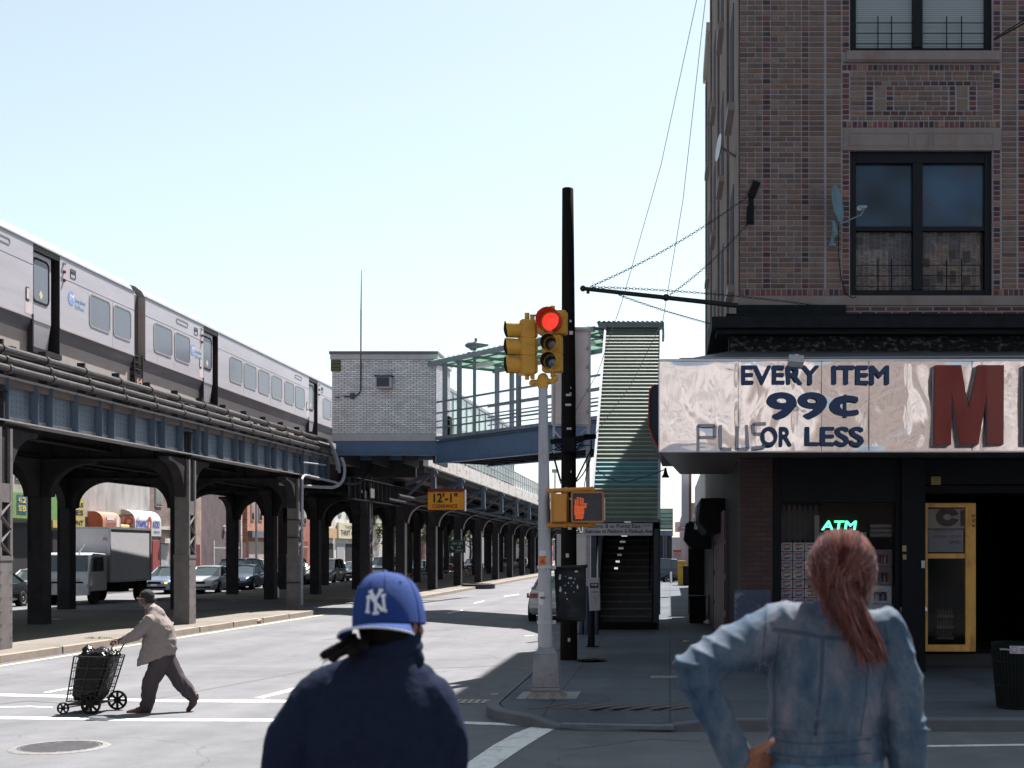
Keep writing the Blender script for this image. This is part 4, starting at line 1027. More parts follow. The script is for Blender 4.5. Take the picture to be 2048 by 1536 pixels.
# entrance sign
es = thing('stair_sign', 'wide grey direction sign with black lettering over the stair entrance', 'sign', P(1246, 1071, SY0-.1))
q = MB(); q.box(PX(1186, SY0), PX(1305, SY0), SY0-.12, SY0-.07, PZ(1071, SY0), PZ(1047, SY0)); q.build('panel', mat('sign_grey', (.36, .36, .39), .6, var=.12, scale=5), es)
ys_ = SY0-.122
text('Platform B to Points East', M['ink'], es, (PX(1169, SY0)+.02, ys_, PZ(1052.2, SY0)), h=.10, w=1.47, bold=.012, align='LEFT')
text('Staircase to Platform A Flatbush Ave.', M['ink'], es, (PX(1169, SY0)+.02, ys_, PZ(1062.5, SY0)), h=.10, w=1.79, bold=.012, align='LEFT')
text('Tickets', M['ink'], es, (PX(1294, SY0), ys_, PZ(1050.5, SY0)), h=.045, w=.19, bold=.01)
q = MB(); q.box(PX(1166, SY0), PX(1186, SY0), SY0-.12, SY0-.07, PZ(1071, SY0), PZ(1047, SY0)); q.prism([(-.03, 0), (.03, .05), (.03, -.05)], (PX(1171, SY0)-.0, SY0-.121, PZ(1066, SY0)), (1, 0, 0), (0, 0, 1), (0, -.001, 0)); q.build('arrow_panel', mat('sign_grey2', (.36, .36, .39), .6, var=.12, scale=5), es)
# white post beside the stair
q = MB(); q.box(PX(1172, SY0), PX(1179.5, SY0), SY0-.05, SY0+.05, .15, PZ(850, SY0)); q.build('white_post', mat('old_white_post', (.3, .31, .35), .7, var=.25, scale=6, stain=(.1, .1, .12), stain_amt=.6, stain_scale=6), stt)
# ------------------------------------------------------------------ corner building
FY = 22.0; BX = 1.2; BH = 19.1; BYE = 42.0; XR = 12.5
def fx(u): return PX(u, FY)
def fz(v): return PZ(v, FY)
cb = thing('corner_building', 'brown patterned brick corner building with dark window frames above the shop', 'building', (4.5, 30, .15))
mort = mat('mortar', (.225, .21, .24), .9, var=.15, scale=6, world=True)
brk = mat('facing_brick', (.3, .2, .15), .85, var=.25, scale=9, attr=True, bump=.3, bscale=40, stain=(.10, .07, .06), stain_scale=.8, stain_amt=.5, stretch=(1, 1, .4), world=True)
sideb = bricktex('side_brick', (.15, .10, .085), (.11, .08, .07), (.13, .12, .135), .27, .09, 'YZ')
rnd = random.Random(5)
TAN = [(c[0]*.52, c[1]*.60, c[2]*.68) for c in [tuple(k for k in c) for c in ((.235, .140, .10), (.21, .120, .09), (.255, .165, .125), (.20, .125, .10), (.18, .100, .08), (.235, .16, .12), (.27, .150, .10))]]
DRK = [(.045, .028, .032), (.07, .03, .03), (.03, .022, .028), (.11, .04, .04), (.09, .05, .045)]
RED = [(.13, .06, .05), (.08, .035, .035), (.16, .09, .07)]
ch = 10.5*FY/F; J = .019
zb, zt = fz(577.5), fz(-60)
W1 = (fx(1700), fx(1985), fz(105), fz(-172)); W2 = (fx(1700), fx(1985), fz(591), fz(300))
plane = lambda u, z, d: (u, FY - d, z)
q = MB()
def stack(mb, ua, ub, z0, z1, cols, step=None, drop=0):
    step = step or ch; z = z0; k = 0
    while z < z1 - step*.5:
        c = rnd.choice(cols); f = rnd.uniform(.85, 1.15); onebrick(mb, ua+J/2, ub-J/2, z+J/2, z+step-J/2, plane, rnd.uniform(.008, .014), tuple(x*f for x in c)); z += step
def field(mb, ua, ub, z0, z1, cols):
    z = z0; r_ = 0
    while z < z1 - ch*.5:
        u = ua; first = True
        while u < ub - .02:
            w = .27 if rnd.random() < .62 else .135
            if first and r_ % 2: w = .135
            first = False
            if ub - (u+w) < .09: w = ub - u
            c = rnd.choice(cols); f = rnd.uniform(.82, 1.18)
            onebrick(mb, u+J/2, min(u+w, ub)-J/2, z+J/2, z+ch-J/2, plane, rnd.uniform(.006, .014), tuple(x*f for x in c)); u += w
        z += ch; r_ += 1
def soldiers(mb, ua, ub, z0, z1, cols, w=None):
    w = w or 10.3*FY/F; n = int(round((ub-ua)/w)); w = (ub-ua)/n
    for k in range(n):
        c = rnd.choice(cols); f = rnd.uniform(.85, 1.15); onebrick(mb, ua+k*w+J/2, ua+(k+1)*w-J/2, z0+J/2, z1-J/2, plane, rnd.uniform(.008, .014), tuple(x*f for x in c))
field(q, fx(1479), fx(1525), zb, zt, TAN); stack(q, fx(1525), fx(1541), zb, zt, DRK + RED + TAN[3:5])
field(q, fx(1541), fx(1603), zb, zt, TAN); stack(q, fx(1603), fx(1618), zb, zt, DRK + RED + TAN[3:5])
stack(q, fx(1618), fx(1649), zb, zt, TAN); stack(q, fx(1652), fx(1683), zb, zt, TAN)
for (ua, ub) in ((1684, 1699), (1986, 2001)):
    stack(q, fx(ua), fx(ub), fz(591), fz(302), DRK + RED); stack(q, fx(ua), fx(ub), fz(105), zt, DRK + RED)
    stack(q, fx(ua), fx(ub), fz(240), fz(146), DRK + RED)
stack(q, fx(2003), fx(2034), zb, zt, TAN); stack(q, fx(2036), fx(2051), zb, zt, DRK + RED); field(q, fx(2051), fx(2130), zb, zt, TAN); stack(q, fx(2130), fx(2160), zb, zt, DRK)
field(q, fx(2160), XR, zb, zt, TAN)
soldiers(q, fx(1479), fx(1699), fz(592), fz(577.5), DRK + RED + RED); soldiers(q, fx(1986), XR, fz(592), fz(577.5), DRK + RED + RED)
# spandrel panel between the windows
soldiers(q, fx(1684), fx(2001), fz(142), fz(129), DRK + DRK + RED + TAN[3:5]); soldiers(q, fx(1684), fx(2001), fz(256), fz(242), DRK + DRK + RED)
def pf(ua, ub, va, vb, cols=TAN): field(q, fx(ua), fx(ub), fz(va), fz(vb), cols)
pv = [242 - 10*k for k in range(11)]    # courses in the panel
ch_keep = ch
def course(ua, ub, k, cols, w=None):
    z0 = fz(241.5 - 9.95*k); z1 = fz(241.5 - 9.95*(k+1)); u = fx(ua); e = fx(ub); i = 0
    while u < e - .03:
        ww = w or (.27 if rnd.random() < .6 else .135)
        if e - (u+ww) < .08: ww = e - u
        c = rnd.choice(cols); f = rnd.uniform(.82, 1.18); onebrick(q, u+J/2, u+ww-J/2, z0+J/2, z1-J/2, plane, rnd.uniform(.006, .014), tuple(x*f for x in c)); u += ww
for k in range(10):
    if k in (0, 8, 9): course(1700, 1986, k, TAN)
    elif k == 1: course(1700, 1732, k, TAN, .27); course(1732, 1954, k, DRK+RED, .14); course(1954, 1986, k, TAN, .27)
    elif k == 7: course(1700, 1732, k, TAN, .27); course(1732, 1845, k, RED+TAN, .14); course(1845, 1954, k, DRK, .14); course(1954, 1986, k, TAN, .27)
    else:
        course(1700, 1731, k, TAN, .27); course(1732, 1747, k, DRK, .14); course(1772, 1787, k, DRK, .14); course(1788, 1897, k, TAN)
        course(1898, 1911, k, DRK, .14); course(1938, 1953, k, DRK, .14); course(1954, 1986, k, TAN, .27)
for ua in (1749, 1913):
    for (va, vb) in ((222, 197), (196, 172)):
        onebrick(q, fx(ua)+.01, fx(ua+22), fz(va)+.01, fz(vb)-.005, plane, .01, (.13, .105, .09))
# rough brick courses below the band, right part
for k in range(3):
    z0 = fz(640-9*k); z1 = fz(640-9*(k+1)); u = fx(1690) + (.0 if k % 2 else -.1)
    while u < XR:
        onebrick(q, max(u, fx(1690))+.012, u+.25, z0+.01, z1-.012, plane, .012, rnd.choice(DRK+RED)); u += .27
q.build('brickwork', brk, cb, smooth=0, fix=False)
# backing wall with window holes, and the rest of the mass
q = MB(); x0, x1 = BX, XR
def wallpiece(xa, xb, za, zb_, y0=FY+.002, y1=FY+.35): q.box(xa, xb, y0, y1, za, zb_)
HI = 16.6
wallpiece(x0, W2[0], 5.2, HI); wallpiece(W2[1], x1, 5.2, HI)
wallpiece(W2[0]-.0, W2[1], 5.2, W2[2]); wallpiece(W2[0], W2[1], W2[3], W1[2]); wallpiece(W1[0], W1[1], W1[3], HI)
q.build('wall_backing', mort, cb, smooth=0)
q = MB(); q.box(x0, x1, FY+.003, FY+.35, HI+.002, BH)
q.box(x0-.003, x0+.3, FY+.35, 38, 5.2, BH); q.box(x0-.003, x0+.3, 38, BYE, 5.2, 17.6); q.box(x0+.3, x1, 37.7, 38, 17.2, BH); q.box(x0+.3, x1, BYE-.3, BYE, 5.2, 17.6); q.box(x0+.3, x1, FY+.36, 37.7, BH-.4, BH-.1); q.box(x0+.3, x1, 38, BYE-.3, 17.0, 17.3)
q.box(x1-.3, x1, FY+.36, BYE-.3, .15, 17)
q.box(x0-.003, x0+.0, FY+.0, FY+.35, 5.2, BH)
q.build('side_wall', sideb, cb, smooth=0)
q = MB(); q.box(x0-.12, x1, FY-.1, FY+.3, BH, BH+.35); q.box(x0-.12, x0+.3, FY+.3, 38.05, BH, BH+.35); q.box(x0-.12, x0+.3, 38.05, BYE+.1, 17.6, 17.95); q.build('parapet', M['conc_white'], cb)
# pale corner strip seen beside the front bricks, side pilasters
q = MB(); q.box(x0-.03, fx(1478), FY-.005, FY+.3, 6.45, BH-.3)
for k, yy in enumerate((26.0, 31, 36.5, 41.4)): q.box(x0-.05, x0, yy, yy+.55, 5.2, (BH if yy < 37 else 17.6)-.2)
q.build('pilaster', sideb, cb, smooth=0)
# side windows with stone sills
sw_ = MB(); sf = MB()
for yy in (24.0, 28.6, 33.6, 38.8):
    for zz in (7.2, 10.6, 14.0):
        sw_.box(x0-.015, x0-.004, yy, yy+1.3, zz, zz+1.9); sf.box(x0-.12, x0+.0, yy-.1, yy+1.4, zz-.14, zz)
sw_.each('side_window', mat('side_window_dark', (.03, .03, .04), .8, spec=.1), cb); sf.each('side_sill', mat('side_stone', (.24, .21, .2), .8, var=.2), cb)
stone = mat('limestone', (.17, .145, .145), .85, var=.15, scale=3, bump=.15, stain=(.12, .075, .055), stain_scale=1.6, stain_amt=.6, stretch=(1, 1, .6), world=True)
q = MB(); q.box(fx(1474), XR, FY-.035, FY+.0, fz(611.5), fz(592)); q.build('stone_band', stone, cb, bevel=.006)
q = MB(); q.box(fx(1691), fx(1997), FY-.11, FY+.1, fz(124), fz(105.5)); q.box(fx(1687), fx(2000), FY-.09, FY, fz(127), fz(124)); q.build('window_sill', stone, cb, bevel=.008)
q = MB(); q.box(fx(1687), fx(2001), FY-.03, FY+.0, fz(301.5), fz(257.5)); 
for ua, ub in ((1697, 1818), (1828, 1858), (1865, 1986)): ring_prism(q, [(fx(ua), fz(267)), (fx(ub), fz(267)), (fx(ub), fz(293)), (fx(ua), fz(293))], [(fx(ua)+.012, fz(267)-.012), (fx(ub)-.012, fz(267)-.012), (fx(ub)-.012, fz(293)+.012), (fx(ua)+.012, fz(293)+.012)], (0, FY-.03, 0), (1, 0, 0), (0, 0, 1), (0, -.008, 0))
q.build('lintel', stone, cb)
# windows
frm = mat('window_frame_dark', (.008, .010, .014), .5, spec=.12, var=.2)
def bigwin(u0, u1, z0, z1, vb_mid, upper, lower, lab):
    wn = MB(); y0, y1 = FY+.08, FY+.2
    x0_, x1_ = fx(u0), fx(u1); t = .115
    wn.box(x0_, x0_+t, y0, y1, z0, z1); wn.box(x1_-t, x1_, y0, y1, z0, z1); wn.box(x0_+t, x1_-t, y0, y1, z0, z0+.11); wn.box(x0_+t, x1_-t, y0, y1, z1-.2, z1)
    xm = fx(1837); wn.box(xm-.085, xm+.085, y0-.02, y1, z0+.11, z1-.2)
    for (a, b2) in ((x0_+t, xm-.085), (xm+.085, x1_-t)): wn.box(a, b2, y0+.0, y1-.02, vb_mid-.04, vb_mid+.04)
    o = wn.build('window_frame', frm, cb, bevel=.008)
    for (a, b2) in ((x0_+t, xm-.085), (xm+.085, x1_-t)):
        p = MB(); p.box(a, b2, y1-.05, y1-.04, z0+.1, vb_mid-.04); p.build('lower_pane', lower, o)
        p = MB(); p.box(a, b2, y1-.03, y1-.02, vb_mid+.04, z1-.2); p.build('upper_pane', upper, o)
        gb = MB(); w = b2-a
        for k in range(3): gb.tube([(a, y0-.03, z0+.17+.18*k), (b2, y0-.03, z0+.17+.18*k)], .007, 5)
        for k in (.38, .62): gb.tube([(a+w*k, y0-.04, z0+.06), (a+w*k, y0-.04, z0+.64)], .010, 5)
        gb.build('window_guard', M['black'], o)
    return o
blind = bpy.data.materials.new('venetian_blind'); blind.use_nodes = True
_n = blind.node_tree.nodes; _l = blind.node_tree.links; _b = _n['Principled BSDF']; _b.inputs['Roughness'].default_value = .25; _b.inputs['Coat Weight'].default_value = .2
_g = _n.new('ShaderNodeNewGeometry'); _s = _n.new('ShaderNodeSeparateXYZ'); _l.new(_g.outputs['Position'], _s.inputs[0])
_p = _n.new('ShaderNodeMath'); _p.operation = 'PINGPONG'; _p.inputs[1].default_value = .018; _l.new(_s.outputs[2], _p.inputs[0])
_r = _n.new('ShaderNodeMapRange'); _r.inputs['From Max'].default_value = .018; _r.inputs['To Min'].default_value = .13; _r.inputs['To Max'].default_value = .27; _l.new(_p.outputs[0], _r.inputs['Value'])
_v = _n.new('ShaderNodeVectorMath'); _v.operation = 'SCALE'; _v.inputs[0].default_value = (.85, .95, 1.05); _l.new(_r.outputs[0], _v.inputs['Scale']); _l.new(_v.outputs[0], _b.inputs['Base Color'])
tealg = mat('reflecting_glass', (.018, .04, .075), .03, var=.8, scale=.9, spec=.3, coat=.0, stain=(.05, .03, .042), stain_scale=.5, stain_amt=.9, world=True, detail=1)  # teal and purple reflections mottled into the pane colour
# newspapers behind the glass: patchwork of pages
newsm = mat('newspaper', (.3, .24, .2), .8, attr=True, var=.18, scale=9, detail=4, stain=(.07, .06, .07), stain_scale=6, stain_amt=.5, world=True)
pr_q = MB()
bigwin(1700, 1985, W1[2], W1[3], fz(-40), M['bglass'], blind, '')
o2 = bigwin(1700, 1985, W2[2], W2[3], fz(455), tealg, mat('thin_clear_glass', (.0, .0, .0), .02, alpha=.12, spec=.6), '')
q = MB(); rn = random.Random(3)
for (ua, ub) in ((1712, 1828), (1848, 1965)):
    x = fx(ua)
    while x < fx(ub) - .03:
        w = min(rn.uniform(.2, .42), fx(ub)-x); z = fz(577)
        while z < fz(458):
            h = rn.uniform(.25, .5); c = rn.choice([(.26, .23, .235), (.20, .185, .205), (.31, .27, .27), (.17, .16, .185), (.32, .25, .215)])
            dy = rn.uniform(0, .03); q.add([(x, FY+.22+dy, z), (x+w+.02, FY+.21+dy, z+rn.uniform(-.02, .02)), (x+w+.01, FY+.23+dy, z+h), (x-.01, FY+.22+dy, z+h+rn.uniform(-.03, .03))], [(0, 1, 2, 3)], c)
            for k in range(int(h/.018)):
                for cx_ in (0, 1, 2):
                    if rn.random() < .72: pr_q.add([(x+.02+cx_*w*.32, FY+.203, z+.01+k*.018), (x+.02+cx_*w*.32+w*rn.uniform(.12, .27), FY+.203, z+.01+k*.018), (x+.02+cx_*w*.32+w*.26, FY+.203, z+.0175+k*.018), (x+.02+cx_*w*.32, FY+.203, z+.0175+k*.018)], [(0, 1, 2, 3)])
            if rn.random() < .6: pr_q.box(x+w*.15, x+w*.6, FY+.201, FY+.202, z+h*.3, z+h*.7)
            z += h-.01
        x += w
q.build('newspaper', newsm, cb, smooth=0); pr_q.build('news_print', mat('print_ink', (.065, .058, .07), .8, var=.4, scale=20), cb, smooth=0)
q = MB(); q.box(W2[0], W2[1], FY+.3, FY+.33, W2[2], W2[3]); q.box(W1[0], W1[1], FY+.3, FY+.33, W1[2], W1[3]); q.build('room_dark', M['dark'], cb)
# dark cornice above the sign
cor = mat('cornice_flaking', (.008, .010, .013), .65, spec=.1, var=.4, scale=5, bump=.4, stain=(.16, .16, .17), stain_scale=5.5, stain_amt=.0, world=True)
corf = mat('cornice_flaked', (.007, .009, .012), .65, spec=.1, var=.4, scale=5, bump=.5, stain=(.2, .2, .21), stain_scale=9, stain_amt=.55, stretch=(1, 1, 1.6), world=True)
q = MB(); q.box(fx(1472), fx(1690), FY-.14, FY+.0, fz(632), fz(612.5)); q.box(BX-.25, XR, FY-.30, FY-.0, fz(646), fz(633)+.0)
q.box(BX-.5, XR, FY-.62, FY, fz(668), fz(646)); q.box(BX-.42, XR, FY-.5, FY, fz(678), fz(668)); q.build('cornice', cor, cb, bevel=.01)
q = MB(); q.box(BX-.2, XR, FY-.25, FY+.0, 4.95, fz(678)); q.box(BX-.1, BX, FY, 27, 4.9, fz(660)); q.build('cornice_frieze', corf, cb)
q = MB(); q.box(BX-.5, BX+.0, FY, BYE, fz(668), fz(650)); q.build('side_cornice', cor, cb)

# ------------------------------------------------------------------ polished shop sign
SYs = 20.5
sx0 = PX(1318.5, SYs); sz0, sz1 = PZ(903, SYs), PZ(721, SYs)
shop_sign = thing('shop_sign', 'long polished metal shop sign with blue lettering and a big red M', 'sign', (4, SYs+.7, sz0))
mir = bpy.data.materials.new('dented_polished_metal'); mir.use_nodes = True
N = mir.node_tree.nodes; L = mir.node_tree.links; b = N['Principled BSDF']
b.inputs['Base Color'].default_value = (.74, .69, .70, 1); b.inputs['Metallic'].default_value = 1.0; b.inputs['Roughness'].default_value = .16
g_ = N.new('ShaderNodeNewGeometry')
mp = N.new('ShaderNodeMapping'); mp.inputs['Scale'].default_value = (1.2, 1, 1.0); L.new(g_.outputs['Position'], mp.inputs['Vector'])
n1 = N.new('ShaderNodeTexNoise'); n1.inputs['Scale'].default_value = 1.6; n1.inputs['Detail'].default_value = 2.0; n1.inputs['Distortion'].default_value = 1.2; L.new(mp.outputs[0], n1.inputs['Vector'])
bp = N.new('ShaderNodeBump'); bp.inputs['Strength'].default_value = .12; bp.inputs['Distance'].default_value = .04; L.new(n1.outputs[0], bp.inputs['Height']); L.new(bp.outputs[0], b.inputs['Normal'])
n2 = N.new('ShaderNodeTexNoise'); n2.inputs['Scale'].default_value = 25; n2.inputs['Detail'].default_value = 4
mp2 = N.new('ShaderNodeMapping'); mp2.inputs['Scale'].default_value = (1, 1, .08); L.new(g_.outputs['Position'], mp2.inputs['Vector']); L.new(mp2.outputs[0], n2.inputs['Vector'])
mr = N.new('ShaderNodeMapRange'); mr.inputs['To Min'].default_value = .05; mr.inputs['To Max'].default_value = .17; L.new(n2.outputs[0], mr.inputs['Value']); L.new(mr.outputs[0], b.inputs['Roughness'])
# gently dented sheet as real geometry
q = MB(); nx, nz_ = 520, 64; x1s = XR
V0_ = Vector((1.2, .6, 1.5))
def dent(x, z):
    v = Vector((x*1.35, 3.3, z*1.5)); a = mnoise.noise(v*.8 + V0_*.5*mnoise.noise(v*.7))*.034 + max(0, mnoise.noise(v*1.7 + V0_*.6*mnoise.noise(v*1.3)))*.011 + mnoise.noise(v*4)*.0005
    e = min(1, (x-sx0)/.15, (z-sz0)/.1, (sz1-z)/.1)
    for s in (1476, 1590, 1815, 1960):                      # pulled in at the rivet rows
        e2 = PX(s, SYs); a -= .012*math.exp(-((x-e2)/.03)**2)*(.5+.5*math.sin(z*9))
    return a*max(0, e)
vs = [(sx0+(x1s-sx0)*i/nx, SYs - dent(sx0+(x1s-sx0)*i/nx, sz0+(sz1-sz0)*j/nz_), sz0+(sz1-sz0)*j/nz_) for j in range(nz_+1) for i in range(nx+1)]
q.add(vs, [(j*(nx+1)+i, j*(nx+1)+i+1, (j+1)*(nx+1)+i+1, (j+1)*(nx+1)+i) for j in range(nz_) for i in range(nx)])
face = q.build('polished_face', mir, shop_sign, smooth=80)
q = MB(); q.prism([(sx0-.0, SYs+.07), (x1s, SYs+.07), (x1s, FY-.1), (BX-.02, FY-.1), (BX-.02, 26.5), (.207, 26.5)], (0, 0, sz0+.03), (1, 0, 0), (0, 1, 0), (0, 0, sz1-sz0-.05))
q.build('box', mat('sign_box_dark', (.04, .042, .05), .6, var=.2), shop_sign)
q = MB(); q.prism([(sx0+.0, SYs+.03), (x1s, SYs+.03), (x1s, FY-.1), (BX, FY-.1), (BX, 26.5), (.207, 26.5)], (0, 0, sz0-.0), (1, 0, 0), (0, 1, 0), (0, 0, .028))
q.build('soffit', mat('soffit_metal', (.19, .16, .155), .35, metal=.6, var=.2, scale=2, stretch=(.3, 3, 1), bump=.25, bscale=3, world=True), shop_sign)
q = MB(); q.box(sx0-.01, x1s, SYs-.02, SYs+.05, sz1-.012, sz1+.022); q.box(sx0-.01, x1s, SYs-.015, SYs+.04, sz0-.012, sz0+.012); q.box(sx0-.012, sx0+.004, SYs-.02, SYs+.1, sz0, sz1)
q.build('trim', mat('sign_trim', (.5, .5, .53), .4, metal=.5), shop_sign)
q = MB()
for s in (1476.5, 1643, 1738, 1944): q.box(PX(s, SYs)-.003, PX(s, SYs)+.003, SYs-.022, SYs-.0, sz0+.01, sz1-.01)
q.build('seam', mat('seam_dark', (.12, .12, .13), .5), shop_sign)
blue = mat('letter_navy', (.012, .035, .10), .45, var=.12, scale=8)
def st(s, uc, vc, hpx, wpx, bold=.03, m=blue, name='lettering', ext=.012, ysf=0.055):
    return text(s, m, shop_sign, (PX(uc, SYs), SYs-ysf, PZ(vc, SYs)), h=hpx*SYs/F, w=wpx*SYs/F, bold=bold, ext=ext, name=name)
st('EVERY', 1559.5, 751, 35, 153); st('ITEM', 1720, 751, 35, 111); st('99', 1593, 812.5, 50, 113, .035)
st('c', 1687.5, 812.5, 37, 50, .03); st('I', 1689, 813.5, 47, 6, .0)
st('OR', 1551.5, 873.5, 36, 60); st('LESS', 1667.5, 873.5, 36, 115)
# PLUS in grey tape strips
tape = mat('grey_tape', (.31, .30, .35), .6, var=.1)
def tp(pts):
    q = MB()
    for a, b2 in zip(pts[:-1], pts[1:]): q.beam(P(a[0], a[1], SYs-.052), P(b2[0], b2[1], SYs-.052), .004, .052, up=(0, 1, 0)) if False else q.beam(P(a[0], a[1], SYs-.045), P(b2[0], b2[1], SYs-.045), .05, .004, up=(0, -1, 0))
    return q.build('tape_letter', tape, shop_sign)
tp([(1396, 902), (1396, 851), (1430, 851), (1430, 875), (1397, 875)])
tp([(1441, 850), (1441, 899), (1463, 898)]); tp([(1475, 852), (1474, 899), (1496, 897), (1493, 850)])
tp([(1532, 847), (1506, 848), (1508, 868), (1526, 868), (1528, 893), (1503, 897)])
# red block M, built as a deep letter
redm = mat('letter_red_face', (.15, .009, .009), .2, var=.12, scale=3, spec=.3, coat=.25); redside = mat('letter_side', (.075, .07, .09), .45, var=.2)
def block(poly, uo, vo):
    q = MB(); q.prism([(PX(u, SYs), PZ(v, SYs)) for u, v in poly], (0, SYs-.16, 0), (1, 0, 0), (0, 0, 1), (0, .02, 0)); o = q.build('red_letter', redm, shop_sign, smooth=0)
    q = MB(); q.prism([(PX(u+uo, SYs), PZ(v+vo, SYs)) for u, v in poly], (0, SYs-.138, 0), (1, 0, 0), (0, 0, 1), (0, .13, 0)); q.build('letter_return', redside, shop_sign, smooth=0)
mpoly = [(1864, 891), (1866, 733), (1918, 733), (1933, 822), (1951, 733), (2003, 733), (2002, 891), (1969, 891), (1969, 792), (1952, 891), (1915, 891), (1899, 788), (1898, 891)]
block(mpoly, -2.2, 1.5)
block([(2043, 733), (2130, 733), (2130, 768), (2080, 768), (2080, 793), (2120, 793), (2120, 826), (2080, 826), (2080, 856), (2130, 856), (2130, 891), (2043, 891)], -2.2, 1.5)
q = MB(); q.beam(P(1592, 729, SYs-.12), P(1592, 715, SYs-.02), .24, .13, up=(0, 1, 0)); q.box(PX(1587, SYs), PX(1597, SYs), SYs-.12, SYs+.05, PZ(722, SYs), PZ(710, SYs))
q.build('floodlight', mat('floodlight_grey', (.32, .32, .35), .5), shop_sign, bevel=.01)
q = MB(); q.tube([P(1350, 722, SYs), P(1362, 717, SYs), P(1480, 716, SYs), P(2200, 712, SYs)], .012, 6); q.build('cable', M['grey_steel'], shop_sign)
q = MB(); q.add([(sx0+.25, SYs+.05, sz1), (XR, SYs+.05, sz1), (XR, FY-.2, 5.62), (BX-.2, FY-.2, 5.62), (sx0+.7, FY+1, 5.5)], [(0, 1, 2, 3, 4)]); q.build('top_sheet', mat('top_sheet', (.09, .09, .105), .5, var=.2), shop_sign)
# rounded dark side awning with red piping
sa = thing('side_awning', 'dark rounded awning with red piping on the side wall behind the big sign', 'awning', (.3, 27, 4.2))
q = MB(); xa = PX(1298, 27.0); pr_ = [(1.15, 5.35), (.55, 5.35), (.1, 5.2), (xa+.05, 4.85), (xa, 4.5), (xa, 4.2), (xa+.35, 3.95), (1.15, 3.95)]
pr_ = [(1.15, 5.72), (xa+.12, 5.72), (xa+.02, 5.62), (xa, 5.2), (xa, 4.85), (xa+.09, 4.6), (xa+.22, 4.35), (xa+.26, 4.24), (1.15, 4.24)]
q.prism(pr_, (0, 27.0, 0), (1, 0, 0), (0, 0, 1), (0, 3.5, 0)); q.build('canvas', mat('awning_navy', (.015, .025, .045), .5, var=.2), sa)
q = MB(); q.tube([(a, 26.99, b2) for a, b2 in pr_[1:8]], .022, 6); q.build('piping', mat('awning_red', (.3, .03, .03), .5), sa)
# bell lamp under the canopy corner
lm = thing('bell_lamp', 'small dark bell shaped lamp hanging from the left corner of the shop canopy', 'lamp', P(1331, 955, 26))
q = MB(); q.lathe(P(1331, 955, 26), (0, 0, 1), [(.085, 0), (.07, .03), (.045, .07), (.04, .1), (.025, .16), (.02, .2)], 14); q.build('shade', M['black'], lm)
q = MB(); q.tube(arc_pts(P(1331, 938, 26), P(1320, 945, 26), P(1250, 965, 31)) + arc_pts(P(1250, 965, 31), P(1215, 960, 32), P(1192, 938, 33))[1:], .012, 5); q.build('cord', M['black'], lm)

# ------------------------------------------------------------------ shopfront
shopdark = mat('shopfront_black', (.006, .007, .010), .6, spec=.1, var=.3, scale=4, world=True)
pier = bricktex('pier_brick', (.055, .028, .026), (.04, .022, .024), (.018, .016, .018), .24, .085, 'XZ')
q = MB(); q.box(BX, fx(1545), FY-.02, FY+.4, .15, 3.8); q.build('corner_pier', pier, cb, smooth=0)
q = MB(); q.box(fx(1470)-.01, fx(1541), FY-.045, FY-.02, .15, fz(1180)); q.build('painted_dado', mat('peeling_blue_paint', (.045, .055, .105), .6, var=.3, scale=5, stain=(.27, .27, .29), stain_scale=3.2, stain_amt=.95, world=True), cb)
q = MB()
q.box(fx(1545), fx(1562), FY-.03, FY+.2, .15, 3.8); q.box(fx(1790), fx(1801), FY-.03, FY+.2, .15, 3.8); q.box(fx(1562), fx(1790), FY-.03, FY+.2, .15, fz(1252)); q.box(fx(1562), fx(1790), FY-.03, FY+.2, fz(1005), 3.8)
q.box(fx(1801), fx(1848), FY-.12, FY+1.3, .15, 3.8); q.box(fx(1848), XR, FY+.1, FY+.3, fz(968), 3.8); q.box(fx(1848), XR, FY+.3, FY+1.25, fz(985), fz(968)); q.box(fx(2160), XR, FY-.05, FY+5, .15, 3.8)
q.box(BX, XR, FY+.0, FY+.4, 3.8, 5.2); q.box(BX-.0, BX+.3, FY+.41, BYE, .15, 5.19)
q.build('shopfront', shopdark, cb, bevel=.008)
q = MB(); q.box(fx(1562), fx(1790), FY+.04, FY+.05, fz(1252), fz(1005)); q.build('shop_glass', mat('clear_shop_glass', (.0, .0, .0), .02, alpha=.12, spec=.5), cb)
q = MB(); q.box(BX+.3, XR-.3, FY+6, FY+6.1, .15, 3.8); q.box(BX+.3, XR, FY+.4, FY+6, 3.79, 3.9); q.box(BX+.35, BX+.45, FY+.4, FY+6, .15, 3.8); q.box(fx(1562), fx(1801), FY+1.0, FY+1.05, .15, 3.8)
q.build('interior_wall', M['dark'], cb)
q = MB(); q.box(fx(1848), XR, FY+1.15, FY+6, .15, .36); q.box(fx(1562), fx(1801), FY+.2, FY+1, .15, fz(1256)); q.build('shop_floor', mat('shop_floor', (.03, .032, .04), .6), cb)
